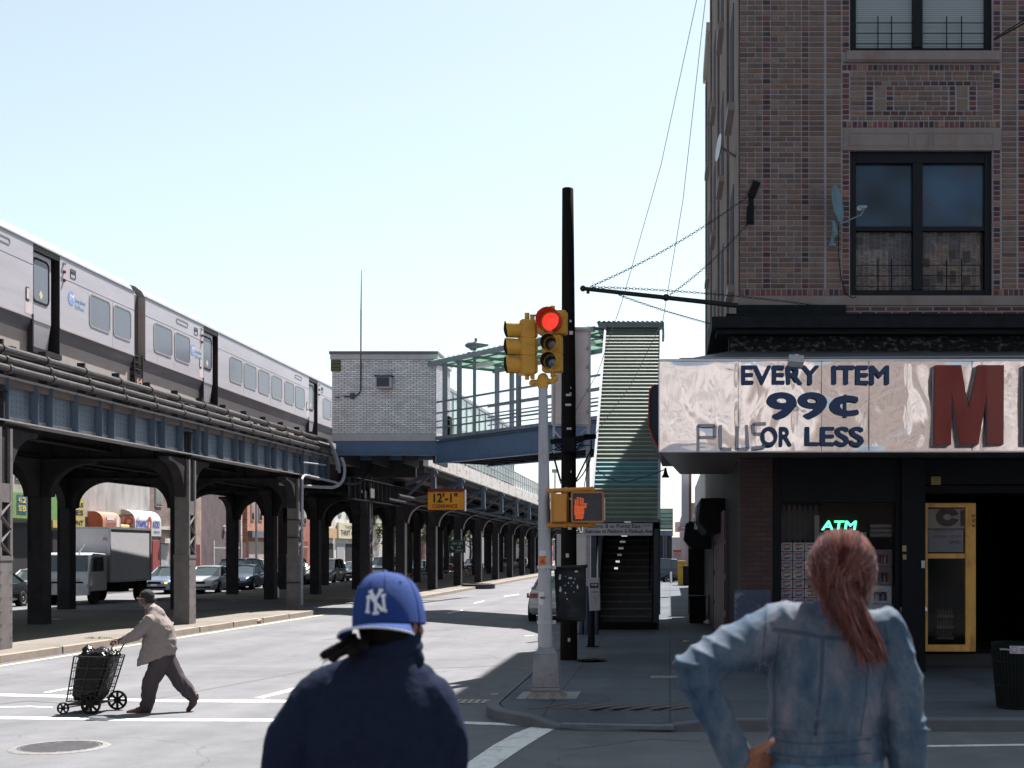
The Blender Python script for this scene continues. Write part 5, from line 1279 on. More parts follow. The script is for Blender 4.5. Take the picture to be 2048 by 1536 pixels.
# stacked packs of paper towels in the window
pk = mat('printed_wrap', (.42, .40, .44), .5, attr=True, var=.35, scale=22, detail=2, stain=(.38, .16, .2), stain_scale=13, stain_amt=.8, coat=.4)
stp = thing('wrapped_packs', 'wall of small white and red printed packets stacked in the shop window', 'packets', (fx(1600), FY+.25, fz(1252)))
rn = random.Random(9); q = MB()
for r_ in range(9):
    for c_ in range(7):
        x = fx(1563)+.265*c_*.78; z = fz(1252) + .172*r_*.93
        o = .0
        q.box(x+.004, x+.2, FY+.14+rn.uniform(0, .02), FY+.4, z+.004, z+.156, (rn.uniform(.33, .45),)*2 + (rn.uniform(.4, .5),))
q.build('packet', pk, stp, bevel=.01)
q = MB(); q2 = MB()
for r_ in range(9):
    for c_ in range(7):
        x = fx(1563)+.265*c_*.78+.10; z = fz(1252) + .172*r_*.93+.08; y = FY+.135
        q.prism([(-.06, -.01), (-.03, -.05), (.05, -.045), (.07, .0), (.03, -.02), (-.02, -.025)], (x, y, z), (1, 0, 0), (0, 0, 1), (0, .004, 0))
        q2.prism([(-.07, .02), (.06, .03), (.07, .055), (-.05, .05)], (x, y, z), (1, 0, 0), (0, 0, 1), (0, .004, 0))
q.build('print_dark', mat('print_violet', (.07, .06, .12), .6, var=.3), stp); q2.build('print_red', mat('print_red', (.3, .08, .10), .6, var=.3), stp)
# bottles in cartons, right of the window
def carton(u0, u1, v0, v1, m, lab, k, wr=()):
    t = thing('display_carton', lab, 'carton', ((fx(u0)+fx(u1))/2, FY+.3, fz(v1)), 'cartons stacked in the shop window')
    q = MB(); x0_, x1_, z0_, z1_ = fx(u0), fx(u1), fz(v1), fz(v0); y = FY+.14
    a, b2 = x0_ + (x1_-x0_)*.2, x1_ - (x1_-x0_)*.2; c, d = z0_ + (z1_-z0_)*.2, z1_ - (z1_-z0_)*.32
    for bx in ((x0_, a, z0_, z1_), (b2, x1_, z0_, z1_), (a, b2, z0_, c), (a, b2, d, z1_)): q.box(bx[0], bx[1], y, y+.02, bx[2], bx[3])
    q.box(x0_, x1_, y+.2, y+.35, z0_, z1_); q.build('card', m, t)
    cols = [(.3, .3, .33), (.08, .1, .2), (.25, .08, .08)]
    for i in range(k):
        cx_ = a + (b2-a)*(i+.5)/k; r0 = min((b2-a)/k*.42, .07)
        bm_ = MB(); bm_.lathe((cx_, y+.1, c), (0, 0, 1), [(r0, 0), (r0, (d-c)*.5), (r0*.5, (d-c)*.75), (r0*.4, (d-c)*.98), (0, (d-c))], 12); bm_.build('bottle', mat('bottle%d' % i, cols[i % 3], .3), t)
    for s, uu, vv, h in wr: text(s, M['ink'], t, (fx(uu), y-.003, fz(vv)), h=h, bold=.01, ext=.002)
    return t
cw = mat('carton_white', (.36, .38, .42), .7, var=.12, scale=6); cm_ = mat('carton_mauve', (.13, .10, .12), .7, var=.15)
carton(1742, 1786, 1172, 1210, cw, 'white window carton, upper of the two white cartons in the shop window', 2, (('America\'s Value Brand', 1764, 1207.5, .022), ('LIQUID', 1764, 1180.5, .02)))
carton(1738, 1789, 1211, 1248, cw, 'white window carton with three bottles, lowest in the shop window', 3, (('1223.5', 1780, 1215, .035), ('Ladies', 1764, 1219.5, .02)))
carton(1744, 1787, 1134, 1171, cm_, 'dull mauve carton with three upright bottles in the shop window', 3)
carton(1744, 1787, 1099, 1133, cm_, 'dull mauve carton with tall reddish packets, topmost in the shop window', 4)
q = MB(); q.box(fx(1634), fx(1738), FY+.3, FY+.32, fz(1100), fz(1064)); q.box(fx(1715), fx(1735), FY+.26, FY+.28, fz(1095), fz(1068)); q.box(fx(1632), fx(1650), FY+.2, FY+.21, fz(1090), fz(1030)); q.build('window_poster', mat('poster_grey', (.23, .23, .25), .7, var=.2), cb)
neon = thing('neon_sign', 'lit green neon ATM sign in the dark shop window', 'neon sign', P(1680, 1060, FY+.12))
q = MB(); q.box(fx(1641), fx(1722), FY+.13, FY+.15, fz(1064), fz(1030)); q.box(fx(1662), fx(1668), FY+.12, FY+.14, fz(1035), fz(1025)); q.build('back_board', M['black'], neon)
text('ATM', mat('neon_green', (.1, .6, .35), .4, emit=(.10, .95, .42), estr=1.15), neon, (fx(1680), FY+.12, fz(1050.5)), h=18*FY/F, w=70*FY/F, bold=.022, ext=.012, shear=.12)
q = MB(); q.box(fx(1650), fx(1720), FY+.115, FY+.125, fz(1063), fz(1061.5)); q.build('red_tube', mat('neon_red', (.5, .05, .03), .4, emit=(.7, .06, .02), estr=.5), neon)
# hanging clothes in the window, cans on shelf
q = MB()
for k in range(7): q.ball((fx(1572+11*k), FY+.45, fz(1050)), .06, .04, .38, n=8, m=6)
q.build('hanging_goods', mat('hanging_cloth', (.055, .055, .065), .9, var=.3), cb)
q = MB()
for k in range(3): q.cyl((fx(1745), FY+.25, fz(1052+9*k)), (fx(1787), FY+.25, fz(1052+9*k)), .035, n=10)
q.build('rolled_goods', mat('rolls', (.12, .12, .14), .3, var=.3), cb)
# stickers on the dark pilaster
q = MB(); yk = FY-.123
q.box(fx(1802), fx(1810), yk-.003, yk, fz(1103), fz(1091)); q.box(fx(1803), fx(1810), yk-.003, yk, fz(1119), fz(1109)); q.build('sticker', mat('sticker_yellow', (.24, .21, .11), .6, var=.2), cb)
q = MB(); q.box(fx(1840), fx(1847), yk-.003, yk, fz(1136), fz(1121)); q.build('sticker', mat('sticker_white', (.33, .36, .42), .6, var=.2), cb)
ns_ = thing('notice_sign', 'tiny yellow notice on the black fascia above the yellow door', 'sign', (fx(1874), FY+.09, fz(968)))
q = MB(); q.box(fx(1864), fx(1883), FY+.07, FY+.095, fz(969), fz(953)); q.build('panel', mat('notice_yellow', (.26, .2, .07), .6), ns_)
for i, s in enumerate(('ATM HERE', '* OPEN *', '9 TO 9 7')): text(s, M['ink'], ns_, (fx(1873.5), FY+.068, fz(956.5+4.5*i)), h=.025, w=.13, bold=.01, ext=.001)
# padlock bits
q = MB(); q.box(fx(1800), fx(1806), FY-.08, FY-.03, fz(1222), fz(1214)); q.beam((fx(1803), FY-.09, fz(1218)), (fx(1812), FY-.09, fz(1210)), .02, .02); q.build('latch', M['galv'], cb)
# yellow door leaf standing open in the recess
DY = 22.95
def dx(u): return PX(u, DY)
def dz(v): return PZ(v, DY)
gdm = mat('door_ochre', (.66, .36, .09), .45, var=.18, scale=5, stain=(.2, .08, .03), stain_scale=4, stain_amt=.6, stretch=(1, 1, .4))
dr = thing('yellow_door', 'yellow framed glass shop door covered in papers, padlock on its left edge', 'door', (dx(1900), DY, dz(1303)))
q = MB()
for (a, b2, c, d) in ((1850, 1855, 1303, 1006), (1930, 1951, 1303, 1006), (1855, 1930, 1015, 1006), (1855, 1930, 1117, 1107), (1855, 1930, 1303, 1289)): q.box(dx(a), dx(b2), DY-.03, DY+.03, dz(c), dz(d))
q.build('frame', gdm, dr, bevel=.006)
q = MB(); q.box(dx(1855), dx(1930), DY-.0, DY+.006, dz(1289), dz(1117)); q.box(dx(1855), dx(1930), DY-.0, DY+.006, dz(1107), dz(1015)); q.build('glass', mat('door_glass', (.0, .0, .0), .03, alpha=.15, spec=.7), dr)
q = MB(); q.box(dx(1856), dx(1929), DY+.02, DY+.024, dz(1057), dz(1018)); q.build('paper', mat('paper_warm', (.36, .33, .32), .8, var=.25, scale=9), dr)
q = MB(); q.box(dx(1857), dx(1927), DY+.012, DY+.016, dz(1104), dz(1059)); q.build('paper', mat('paper_cool', (.27, .28, .34), .8, var=.15, scale=4), dr)
q = MB(); ring = [(.21*math.cos(R(a)), .17*math.sin(R(a))) for a in range(15, 346, 11)]; inn = [(.075*math.cos(R(a)), .055*math.sin(R(a))) for a in range(15, 346, 11)]
cx_, cz_ = dx(1895), dz(1034); pts = ring + inn[::-1]; q.prism(pts, (cx_, DY+.010, cz_), (1, 0, 0), (0, 0, 1), (0, .004, 0)); q.box(dx(1921), dx(1930), DY+.01, DY+.014, dz(1052), dz(1020)); q.build('poster_letter', M['ink'], dr)
inkb = mat('pen_ink', (.03, .035, .06), .6)
text('Special', inkb, dr, (dx(1889), DY+.008, dz(1062)), h=.045, w=.36, shear=.3, ext=.001); text('mango drink', inkb, dr, (dx(1895), DY+.008, dz(1073)), h=.07, w=.5, shear=.3, ext=.001); text('99c', inkb, dr, (dx(1912), DY+.008, dz(1085)), h=.07, w=.26, shear=.4, ext=.001)
text('553', M['ink'], dr, (dx(1946), DY-.034, dz(1041)), (0, 0, -1), (1, 0, 0), h=.06, w=.23, bold=.01, ext=.002)
q = MB(); q.box(dx(1849.5), dx(1853), DY-.06, DY-.03, dz(1222), dz(1214)); q.tube(arc_pts((dx(1849), DY-.045, dz(1214)), (dx(1850), DY-.045, dz(1207)), (dx(1853), DY-.045, dz(1213))), .006, 6); q.build('padlock', M['chrome'], dr)
q = MB(); q.box(dx(1855), dx(1870), DY+.6, DY+.65, dz(1280), dz(1130)); q.build('blue_curtain', mat('deep_blue_cloth', (.02, .05, .16), .8, var=.2), dr)
# shelf of bottles behind the door
shf = thing('bottle_shelf', 'small wire rack of bottles seen through the lower pane of the yellow door', 'shelf', (dx(1905), DY+.5, .36))
q = MB()
for k, vv in enumerate((1238, 1260, 1282)): q.box(dx(1884), dx(1918), DY+.42, DY+.62, dz(vv), dz(vv-5))
q.build('rack', mat('rack_white', (.12, .11, .14), .6), shf)
for vv in (1233, 1255, 1277):
    for k in range(6):
        q = MB(); x = dx(1887+5.6*k); q.lathe((x, DY+.5, dz(vv)), (0, 0, 1), [(.018, 0), (.018, .08), (.008, .11), (.008, .14), (0, .14)], 8); q.build('bottle', mat('small_bottle', (.09, .055, .05), .3), shf)
# litter bin, street
LB = G(2033, 1415, .15); LB = Vector((LB.x, LB.y, .15))
lb = thing('litter_bin', 'dark mesh street litter bin with a white notice strip on its rim', 'litter bin', LB)
q = MB(); q.lathe(LB, (0, 0, 1), [(.0, 0), (.25, 0), (.30, .55), (.325, .82), (.33, .86), (.30, .86), (.28, .5), (.24, .03), (0, .03)], 32); q.build('drum', mat('bin_dark_green', (.006, .009, .009), .7, spec=.1, var=.3, scale=30), lb)
q = MB()
for k in range(40):
    a = 2*math.pi*k/40; q.tube([LB+Vector((.255*math.cos(a), .255*math.sin(a), .02)), LB+Vector((.325*math.cos(a), .325*math.sin(a), .78))], .005, 4)
for z in (.02, .3, .62): 
    rr_ = .255 + .07*z/.78; q.tube([LB+Vector((rr_*math.cos(a), rr_*math.sin(a), z)) for a in [2*math.pi*k/32 for k in range(32)]], .008, 5, closed=True)
q.build('wire_cage', M['black_metal'], lb)
q = MB(); a0, a1 = R(240), R(320)
q.add([(LB.x+.336*math.cos(a0+(a1-a0)*k/10), LB.y+.336*math.sin(a0+(a1-a0)*k/10), z) for z in (LB.z+.735, LB.z+.835) for k in range(11)], [(k, k+1, 12+k, 11+k) for k in range(10)]); q.build('notice_strip', mat('notice_white', (.40, .39, .46), .6), lb)
ra = mat('notice_red', (.35, .05, .05), .6)
def onbin(s, deg, z, h, w, m):
    a = R(deg); n_ = Vector((math.cos(a), math.sin(a), 0)); text(s, m, lb, LB + n_*.344 + Vector((0, 0, z)), (-n_.y, n_.x, 0), (0, 0, 1), h=h, w=w, bold=.01, ext=.001)
onbin('NO HOUSEHOLD', 276, .80, .02, .16, M['ink']); onbin('NO BUSINESS', 276, .775, .018, .14, M['ink']); onbin('$ 100 FINE', 276, .752, .018, .12, ra); onbin('Keep NY City Clean', 229, .785, .03, .13, M['white'])
a = R(250); q = MB(); n_ = Vector((math.cos(a), math.sin(a), 0)); q.lathe(LB+n_*.338+Vector((0, 0, .785)), n_, [(.034, 0), (.034, .003), (.041, .003), (.041, 0)], 20); q.build('prohibition_ring', ra, lb)
# ------------------------------------------------------------------ traffic signal pole
SGY = 18.1
def sp(u, v, y=SGY): return P(u, v, y)
base = Vector((PX(1093, SGY), SGY, .15))
sgp = thing('signal_pole', 'pale tapered metal signal pole on a square base at the pavement corner', 'signal pole', base)
polem = mat('pole_silver', (.33, .33, .37), .5, metal=.25, var=.12, scale=4, stretch=(1, 1, .25), stain=(.18, .18, .2), stain_scale=5, stain_amt=.5, world=True)
bx, by = PX(1091, SGY), SGY
q = MB(); q.cyl((bx, by, PZ(1300, SGY)), (PX(1086, SGY), by, PZ(772, SGY)), .107, .063, 20); q.build('shaft', polem, sgp, smooth=60)
q = MB()
def sqr(h, z, y=SGY): return [Vector((PX(1093.5, SGY)+a*h, y+b2*h, z)) for a, b2 in ((-1, -1), (1, -1), (1, 1), (-1, 1))]
q.loft([sqr(.197, .30), sqr(.165, PZ(1308, SGY))]); q.loft([sqr(.20, .245), sqr(.20, .30)]); q.loft([sqr(.165, PZ(1308, SGY)), sqr(.10, PZ(1293, SGY))])
q.build('base', mat('base_cast', (.22, .215, .235), .65, metal=.2, var=.2, scale=5, stain=(.11, .10, .11), stain_scale=3, stain_amt=.5, world=True), sgp, bevel=.012)
q = MB(); q.loft([sqr(.27, .15), sqr(.25, .19)]); q.loft([sqr(.22, .19), sqr(.205, .245)]); q.build('foundation', mat('mortar_rough', (.2, .18, .17), .95, var=.4, scale=14, bump=.6), sgp)
q = MB(); q.box(PX(1036, SGY), PX(1155, SGY), 17.85, 18.75, .148, .156)
q.build('concrete_pad', mat('pad', (.24, .24, .25), .9, var=.15, scale=5, world=True), sgp)
q = MB()
for v in (1247, 1137): q.cyl(sp(1090, v), sp(1090, v-6), .115, n=20); q.box(PX(1095, SGY), PX(1112, SGY), SGY-.03, SGY+.03, PZ(v+1, SGY), PZ(v-6, SGY))
for v in (1277, 1283, 1002, 1046, 1058, 985): q.cyl(sp(1090 if v > 1100 else 1088, v), sp(1090 if v > 1100 else 1088, v-1.6), .096 if v < 1100 else .108, n=20)
q.each('clamp', M['galv'], sgp)
stk = [((.45, .46, .48), 1085, 1108, 13, 14), ((.55, .16, .04), 1087, 1121, 15, 18), ((.5, .5, .52), 1088, 1196, 13, 26)]
for c, u, v, w, h in stk:
    q = MB(); r_ = .094; a0 = R(-90) - .001*0; 
    ww = w/2*SGY/F; n_ = 6
    cxp = PX(1088.5, SGY)
    q.add([(cxp + (r_+.003)*math.sin(t_), by - (r_+.003)*math.cos(t_), z) for z in (PZ(v+h/2, SGY), PZ(v-h/2, SGY)) for t_ in [(-.75 + .0) + 1.1*k/n_ for k in range(n_+1)]], [(k, k+1, n_+2+k, n_+1+k) for k in range(n_)])
    q.build('sticker', mat('sticker_c', c, .6, var=.1), sgp)
q = MB(); q.prism([(-.04, -.03), (.04, -.03), (0, .04)], (PX(1086, SGY), by-.105, PZ(1122, SGY)), (1, 0, 0), (0, 0, 1), (0, .004, 0)); q.build('sticker_mark', mat('sticker_red', (.4, .05, .02), .6), sgp)
text('HEAT', M['ink'], sgp, (PX(1087, SGY), by-.108, PZ(1195, SGY)), h=.03, w=.08, bold=.03)
yel = mat('signal_yellow', (.50, .26, .035), .4, var=.12, scale=6, stain=(.28, .14, .03), stain_scale=7, stain_amt=.4)
yel2 = mat('signal_orange', (.46, .20, .035), .45, var=.12, scale=5)
ins = mat('visor_inside', (.02, .02, .02), .6)
# slip fitter and arms
q = MB(); q.cyl(sp(1086, 776), sp(1086, 757), .072, .085, 12); q.ball(sp(1086, 757), .08, n=10, m=6); q.cyl(sp(1066, 764), sp(1086, 764), .035, n=8); q.cyl(sp(1086, 762), sp(1110, 762), .035, n=8)
q.ball(sp(1065, 766), .05, n=8, m=6); q.ball(sp(1110, 757), .05, n=8, m=6); q.tube([sp(1060, 632), sp(1085, 629), sp(1100, 630)], .014, 6); q.build('mounting_arm', yel, sgp)
def signal(label, c_top, facing, heads, lit):
    """facing: unit vector the lenses look at; heads: list of (centre z, lens radius, lens colour/emit)"""
    f = Vector(facing); sx = Vector((-f.y, f.x, 0)) ; up = Vector((0, 0, 1))
    t = thing('traffic_light', label, 'traffic light', (c_top.x, c_top.y, heads[-1][0]-.2), 'traffic lights on the corner pole')
    for z, r_, kind in heads:
        w = r_*2+.10 if r_ > .12 else .27; h = (.34 if r_ > .12 else .275)
        o = Vector((c_top.x, c_top.y, z))
        q = MB(); q.prism(rrect(w, h-.008, .025), o - f*.09, sx, up, f*.18); q.prism(rrect(w-.06, h-.06, .02), o - f*.13, sx, up, f*.04); hs = q.build('housing', yel, t, bevel=.006)
        q = MB(); q.prism(rrect(w-.02, h-.03, .02), o + f*.092, sx, up, f*.012); q.build('door', yel, hs)
        q = MB(); q.lathe(o + f*.10, f, [(0, .015), (r_*.5, .012), (r_*.92, .002), (r_, 0)], 24); q.build('lens', lit[kind], hs)
        # visor: open at the bottom (tunnel), tilted rim
        q = MB(); rings = []; n_ = 20; L_ = .24 if r_ > .12 else .20
        for (dist, rr_) in ((0, r_*1.08), (L_, r_*1.12)):
            ring = []
            for k in range(n_+1):
                a = R(-72) + R(324)*k/n_; cut = 0
                dd = dist - (0.03*max(0, -math.sin(a)) if dist > 0 else 0)
                ring.append(o + f*(.10+dd) + sx*math.cos(a)*rr_ + up*(math.sin(a)*rr_))
            rings.append(ring)
        vs = rings[0] + rings[1]; inn = []
        for ring in rings:
            for k, p in enumerate(ring):
                c_ = o + f*((p-o).dot(f)); inn.append(c_ + (p-c_)*.965)
        m_ = n_+1; vs += inn; fs = []
        for k in range(n_):
            fs += [(k, k+1, m_+k+1, m_+k), (2*m_+k, 3*m_+k, 3*m_+k+1, 2*m_+k+1), (m_+k, m_+k+1, 3*m_+k+1, 3*m_+k)]
        q.add(vs, fs); vz = q.build('visor', yel if kind != 'red_on' else mat('visor_red_glow', (.45, .03, .02), .45), hs, smooth=40)  # red glow of the lit lamp painted onto visor and lining
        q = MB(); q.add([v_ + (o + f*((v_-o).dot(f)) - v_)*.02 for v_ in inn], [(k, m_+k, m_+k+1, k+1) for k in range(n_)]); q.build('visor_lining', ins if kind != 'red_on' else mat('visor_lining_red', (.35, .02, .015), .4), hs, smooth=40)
        for s_ in (-1, 1):
            q = MB(); q.ball(o + sx*s_*(w/2-.01) + f*.09 + up*.06, .02, n=6, m=4); q.build('wing_nut', yel, hs)
    z0, z1 = heads[-1][0]-.2, heads[0][0]+.24
    q = MB(); q.cyl((c_top.x, c_top.y, heads[0][0]+.1), (c_top.x, c_top.y, z1+.0), .035, n=8); q.cyl((c_top.x, c_top.y, z0), (c_top.x, c_top.y, z0+.1), .03, n=8); q.each('bracket', yel, t)
    return t
lit = {'red_on': mat('lens_red_lit', (.6, .03, .02), .3, emit=(1.0, .045, .03), estr=.33), 'off_a': mat('lens_amber', (.05, .03, .02), .15, spec=.8), 'off_g': mat('lens_green', (.01, .045, .07), .12, spec=.9), 'off': ins}
signal('traffic light facing the viewer with its round red lamp lit', sp(1105, 700, SGY+.0), (-.12, -1, 0), [(PZ(646, SGY), .152, 'red_on'), (PZ(690, SGY), .105, 'off_a'), (PZ(726, SGY), .105, 'off_g')], lit)
signal('traffic light turned to the left, seen from its side, unlit', sp(1054, 700, SGY), (-1, -.30, 0), [(PZ(660, SGY), .108, 'off'), (PZ(695, SGY), .108, 'off'), (PZ(731, SGY), .108, 'off')], lit)
q = MB(); q.box(PX(1061, SGY), PX(1068, SGY), SGY-.05, SGY+.09, PZ(757, SGY), PZ(630, SGY)); q.build('back_channel', yel, sgp)
# pedestrian signals
PY_ = 17.9
q = MB()
for v in (981, 1049):
    q.cyl(P(1092, v+1, PY_+.15), P(1187, v-(3 if v < 1000 else -1), PY_+.15), .033, n=10); q.ball(P(1132, v, PY_+.15), .05, n=8, m=6); q.ball(P(1184, v-2, PY_+.15), .045, n=8, m=6)
q.build('pedestrian_arm', yel2, sgp)
pd = thing('pedestrian_signal', 'pedestrian signal facing the viewer, showing a lit orange raised hand', 'pedestrian signal', P(1175, 1046, PY_))
q = MB(); q.prism(rrect(64*PY_/F, 62*PY_/F, .03), P(1175, 1014, PY_-.02), (1, 0, 0), (0, 0, 1), (0, .2, 0)); q.build('housing', yel2, pd, bevel=.01)
q = MB(); ring_prism(q, rrect(66*PY_/F, 62*PY_/F, .035), rrect(59*PY_/F, 55*PY_/F, .02), P(1175, 1014, PY_-.07), (1, 0, 0), (0, 0, 1), (0, .06, 0)); q.build('hood_frame', mat('hood_brown', (.30, .13, .045), .5, var=.15), pd)
q = MB(); q.prism(rrect(59*PY_/F, 55*PY_/F, .02), P(1175, 1014, PY_-.045), (1, 0, 0), (0, 0, 1), (0, .02, 0)); q.build('screen', mat('screen_dark', (.028, .032, .042), .3, var=.2), pd)
hand = mat('led_orange', (.6, .15, .02), .4, emit=(1.0, .13, .025), estr=.42)
ledoff = mat('led_off', (.075, .08, .09), .5)
q = MB()
def inhand(x, y):      # unit hand, x -1..1, y -1..1 (palm down)
    if y < -.1: return abs(x) < .62 - .35*max(0, -y-.55)
    if x > .55: return (-.1 <= y < .42) and abs(x - (.72 + .22*(y))) < .17
    if abs(x) > .62: return False
    fi = int((x+.62)//.31); top = [.72, .93, 1.0, .82][max(0, min(3, fi))]; fr = ((x+.62) % .31)/.31
    return y < top and (y < .0 or .13 < fr < .87 or y < .15)
hc = P(1158.5, 1015, PY_-.048); hw, hh = 16*PY_/F, 22*PY_/F
ny = 19
for j in range(ny):
    for i in range(15):
        x = -1 + 2*(i + (.5 if j % 2 else 0))/14.5; y = -1 + 2*j/(ny-1)
        if inhand(x, y): q.box(hc.x+x*hw-.0042, hc.x+x*hw+.0042, hc.y-.006, hc.y, hc.z+y*hh-.0042, hc.z+y*hh+.0042)
q.build('raised_hand', hand, pd, smooth=0)
q = MB(); hc2 = P(1190, 1013, PY_-.048); rn = random.Random(2)
segs = [((-.1, .85), (.1, .85)), ((0, .65), (0, -.1)), ((0, .5), (-.6, .15)), ((0, .5), (.55, .1)), ((0, -.1), (-.45, -.9)), ((0, -.1), (.5, -.85)), ((-.25, .6), (-.25, .0)), ((.25, .6), (.22, 0))]
for a, b2 in segs:
    for k in range(7):
        x = a[0]+(b2[0]-a[0])*k/6; y = a[1]+(b2[1]-a[1])*k/6; q.box(hc2.x+x*.1-.0035, hc2.x+x*.1+.0035, hc2.y-.005, hc2.y, hc2.z+y*.15-.0035, hc2.z+y*.15+.0035)
q.build('walking_figure', ledoff, pd, smooth=0)
q = MB(); q.box(PX(1205, PY_), PX(1209, PY_), PY_+.0, PY_+.18, PZ(1040, PY_), PZ(995, PY_)); q.build('cover', M['white'], pd)
pd2 = thing('pedestrian_signal', 'orange pedestrian signal turned away, between the silver pole and the wooden pole', 'pedestrian signal', P(1117, 1046, PY_+.15))
q = MB(); q.box(PX(1101, PY_), PX(1134, PY_), PY_+.0, PY_+.3, PZ(1044, PY_), PZ(987, PY_)); q.box(PX(1101, PY_), PX(1106, PY_), PY_-.02, PY_+.32, PZ(1046, PY_), PZ(984, PY_)); q.build('housing', yel2, pd2, bevel=.02)
# control cabinet strapped to the poles
cbn = thing('control_cabinet', 'black steel control cabinet with torn white stickers strapped to the signal pole', 'cabinet', P(1138, 1243, SGY+.35))
CY = SGY+.1
cabm = mat('cabinet_black', (.014, .016, .021), .6, spec=.12, var=.25, scale=6, stain=(.05, .05, .055), stain_scale=5, stain_amt=.5)
q = MB(); q.prism([(PX(1113, CY), PZ(1239, CY)), (PX(1167, CY), PZ(1243, CY)), (PX(1168, CY), PZ(1133, CY)), (PX(1108, CY), PZ(1137, CY))], (0, CY, 0), (1, 0, 0), (0, 0, 1), (0, .45, 0)); q.build('case', cabm, cbn, bevel=.012)
q = MB(); q.prism([(PX(1104, CY), PZ(1138, CY)), (PX(1171, CY), PZ(1136, CY)), (PX(1171, CY), PZ(1129.5, CY)), (PX(1104, CY), PZ(1134, CY))], (0, CY-.04, 0), (1, 0, 0), (0, 0, 1), (0, .54, 0)); q.build('lid', cabm, cbn, bevel=.008)
q = MB(); ring_prism(q, rrect(.345, .68, .01), rrect(.335, .67, .01), (PX(1140, CY), CY-.006, PZ(1188, CY)), (1, 0, 0), (0, 0, 1), (0, .008, 0)); q.build('door_line', M['black'], cbn)
q = MB(); rn = random.Random(21)
def torn(u, v, w, h, n=9):
    pts = []
    for k in range(n):
        a = 2*math.pi*k/n; s_ = rn.uniform(.5, 1); pts.append((math.cos(a)*w/2*s_, math.sin(a)*h/2*s_))
    q.prism(pts, (PX(u, CY), CY-.003, PZ(v, CY)), (1, 0, 0), (0, 0, 1), (0, .004, 0))
for (u, v, w, h) in ((1120, 1154, .05, .10), (1121, 1179, .05, .13), (1152, 1143, .06, .04), (1141, 1156, .08, .035), (1155, 1173, .03, .07), (1134, 1198, .03, .02), (1131, 1186, .02, .05), (1147, 1165, .02, .04), (1148, 1184, .03, .02), (1137, 1166, .02, .03), (1130, 1171, .015, .03), (1143, 1172, .03, .015), (1150, 1158, .02, .02), (1131, 1153, .012, .02)): torn(u, v, w, h)
q.build('torn_sticker', mat('torn_paper', (.42, .44, .48), .8, var=.2, scale=30), cbn, smooth=0)
# wooden utility pole
UY = 24.4
up_ = thing('utility_pole', 'tall dark wooden utility pole standing behind the signal pole', 'utility pole', (PX(1137, UY), UY, .15))
wood = mat('creosote_wood', (.010, .009, .009), .85, spec=.06, var=.45, scale=5, stretch=(6, 6, .3), bump=.4, bscale=9, world=True)
q = MB(); q.tube([P(1137.5, 1318, UY)+Vector((0, 0, -.05)), P(1137.5, 1100, UY), P(1137, 760, UY), P(1136, 500, UY), P(1135.5, 378, UY), P(1135.5, 376.5, UY)], [.165, .15, .135, .118, .108, .09], 20); q.build('pole', wood, up_, smooth=60)
q = MB(); rn = random.Random(5)
for k in range(9): 
    z = rn.uniform(2.5, 6.8); q.box(PX(1137, UY)+rn.uniform(-.05, .06), PX(1137, UY)+rn.uniform(.062, .07), UY-.16, UY-.13, z, z+.04)
q.box(PX(1140, UY), PX(1147, UY), UY-.165, UY-.13, PZ(672, UY), PZ(665, UY)); q.box(PX(1133, UY), PX(1139, UY), UY-.175, UY-.14, PZ(1115, UY), PZ(1107, UY)); q.box(PX(1137, UY), PX(1142, UY), UY-.18, UY-.14, PZ(1282, UY), PZ(1275, UY)); q.build('tag', M['galv'], up_)
bo_ = thing('sign_board_back', 'tall pale weathered board bolted behind the wooden utility pole', 'board', P(1141, 852, UY+.3))
q = MB(); q.box(PX(1103, UY+.3), PX(1180, UY+.3), UY+.25, UY+.30, PZ(849, UY+.3), PZ(655, UY+.3)); q.build('panel', mat('board_pinkish', (.68, .61, .62), .6, var=.12, scale=2, stain=(.5, .42, .42), stain_scale=3, stain_amt=.5, world=True), bo_)
q = MB(); yb = UY+.24
for (a, b2, c, d) in ((1103, 1180, 658, 654), (1103, 1180, 850, 846), (1176, 1180, 846, 658), (1103, 1106, 846, 658)): q.box(PX(a, UY), PX(b2, UY), yb-.03, yb, PZ(c, UY), PZ(d, UY))
for vv in (692, 730, 778, 821): q.box(PX(1171, UY), PX(1175, UY), yb-.05, yb, PZ(vv+3, UY), PZ(vv-3, UY))
q.build('frame', mat('board_frame', (.34, .33, .36), .5, metal=.4, var=.2), bo_)
q = MB(); q.box(PX(1103, UY), PX(1107, UY), yb, yb+.06, PZ(905, UY), PZ(850, UY)); q.box(PX(1173, UY), PX(1178, UY), yb, yb+.06, PZ(905, UY), PZ(850, UY)); q.beam(P(1107, 860, UY+.27), P(1125, 880, UY+.27), .04, .03); q.beam(P(1172, 858, UY+.27), P(1150, 880, UY+.27), .04, .03); q.build('strut', M['galv'], bo_)
# transformer / cable gear and bracket on the pole
gr_ = thing('pole_cable_gear', 'tangle of dark cable boxes and looped wires on the wooden pole', 'cable gear', P(1140, 890, UY-.1))
q = MB(); q.beam(P(1101, 884, UY-.15), P(1189, 873, UY-.15), .1, .09); q.box(PX(1170, UY), PX(1193, UY), UY-.2, UY-.05, PZ(878, UY), PZ(870, UY)); q.box(PX(1125, UY), PX(1152, UY), UY-.28, UY-.1, PZ(905, UY), PZ(877, UY)); q.build('bracket', M['black'], gr_)
q = MB(); rn = random.Random(8)
for k in range(14):
    a = P(rn.uniform(1103, 1128), rn.uniform(872, 900), UY-.12); c = P(rn.uniform(1150, 1185), rn.uniform(868, 895), UY-.2); m_ = P(rn.uniform(1110, 1170), rn.uniform(880, 935), UY-rn.uniform(.0, .4)); q.tube(arc_pts(a, m_, c, 7), .009, 4)
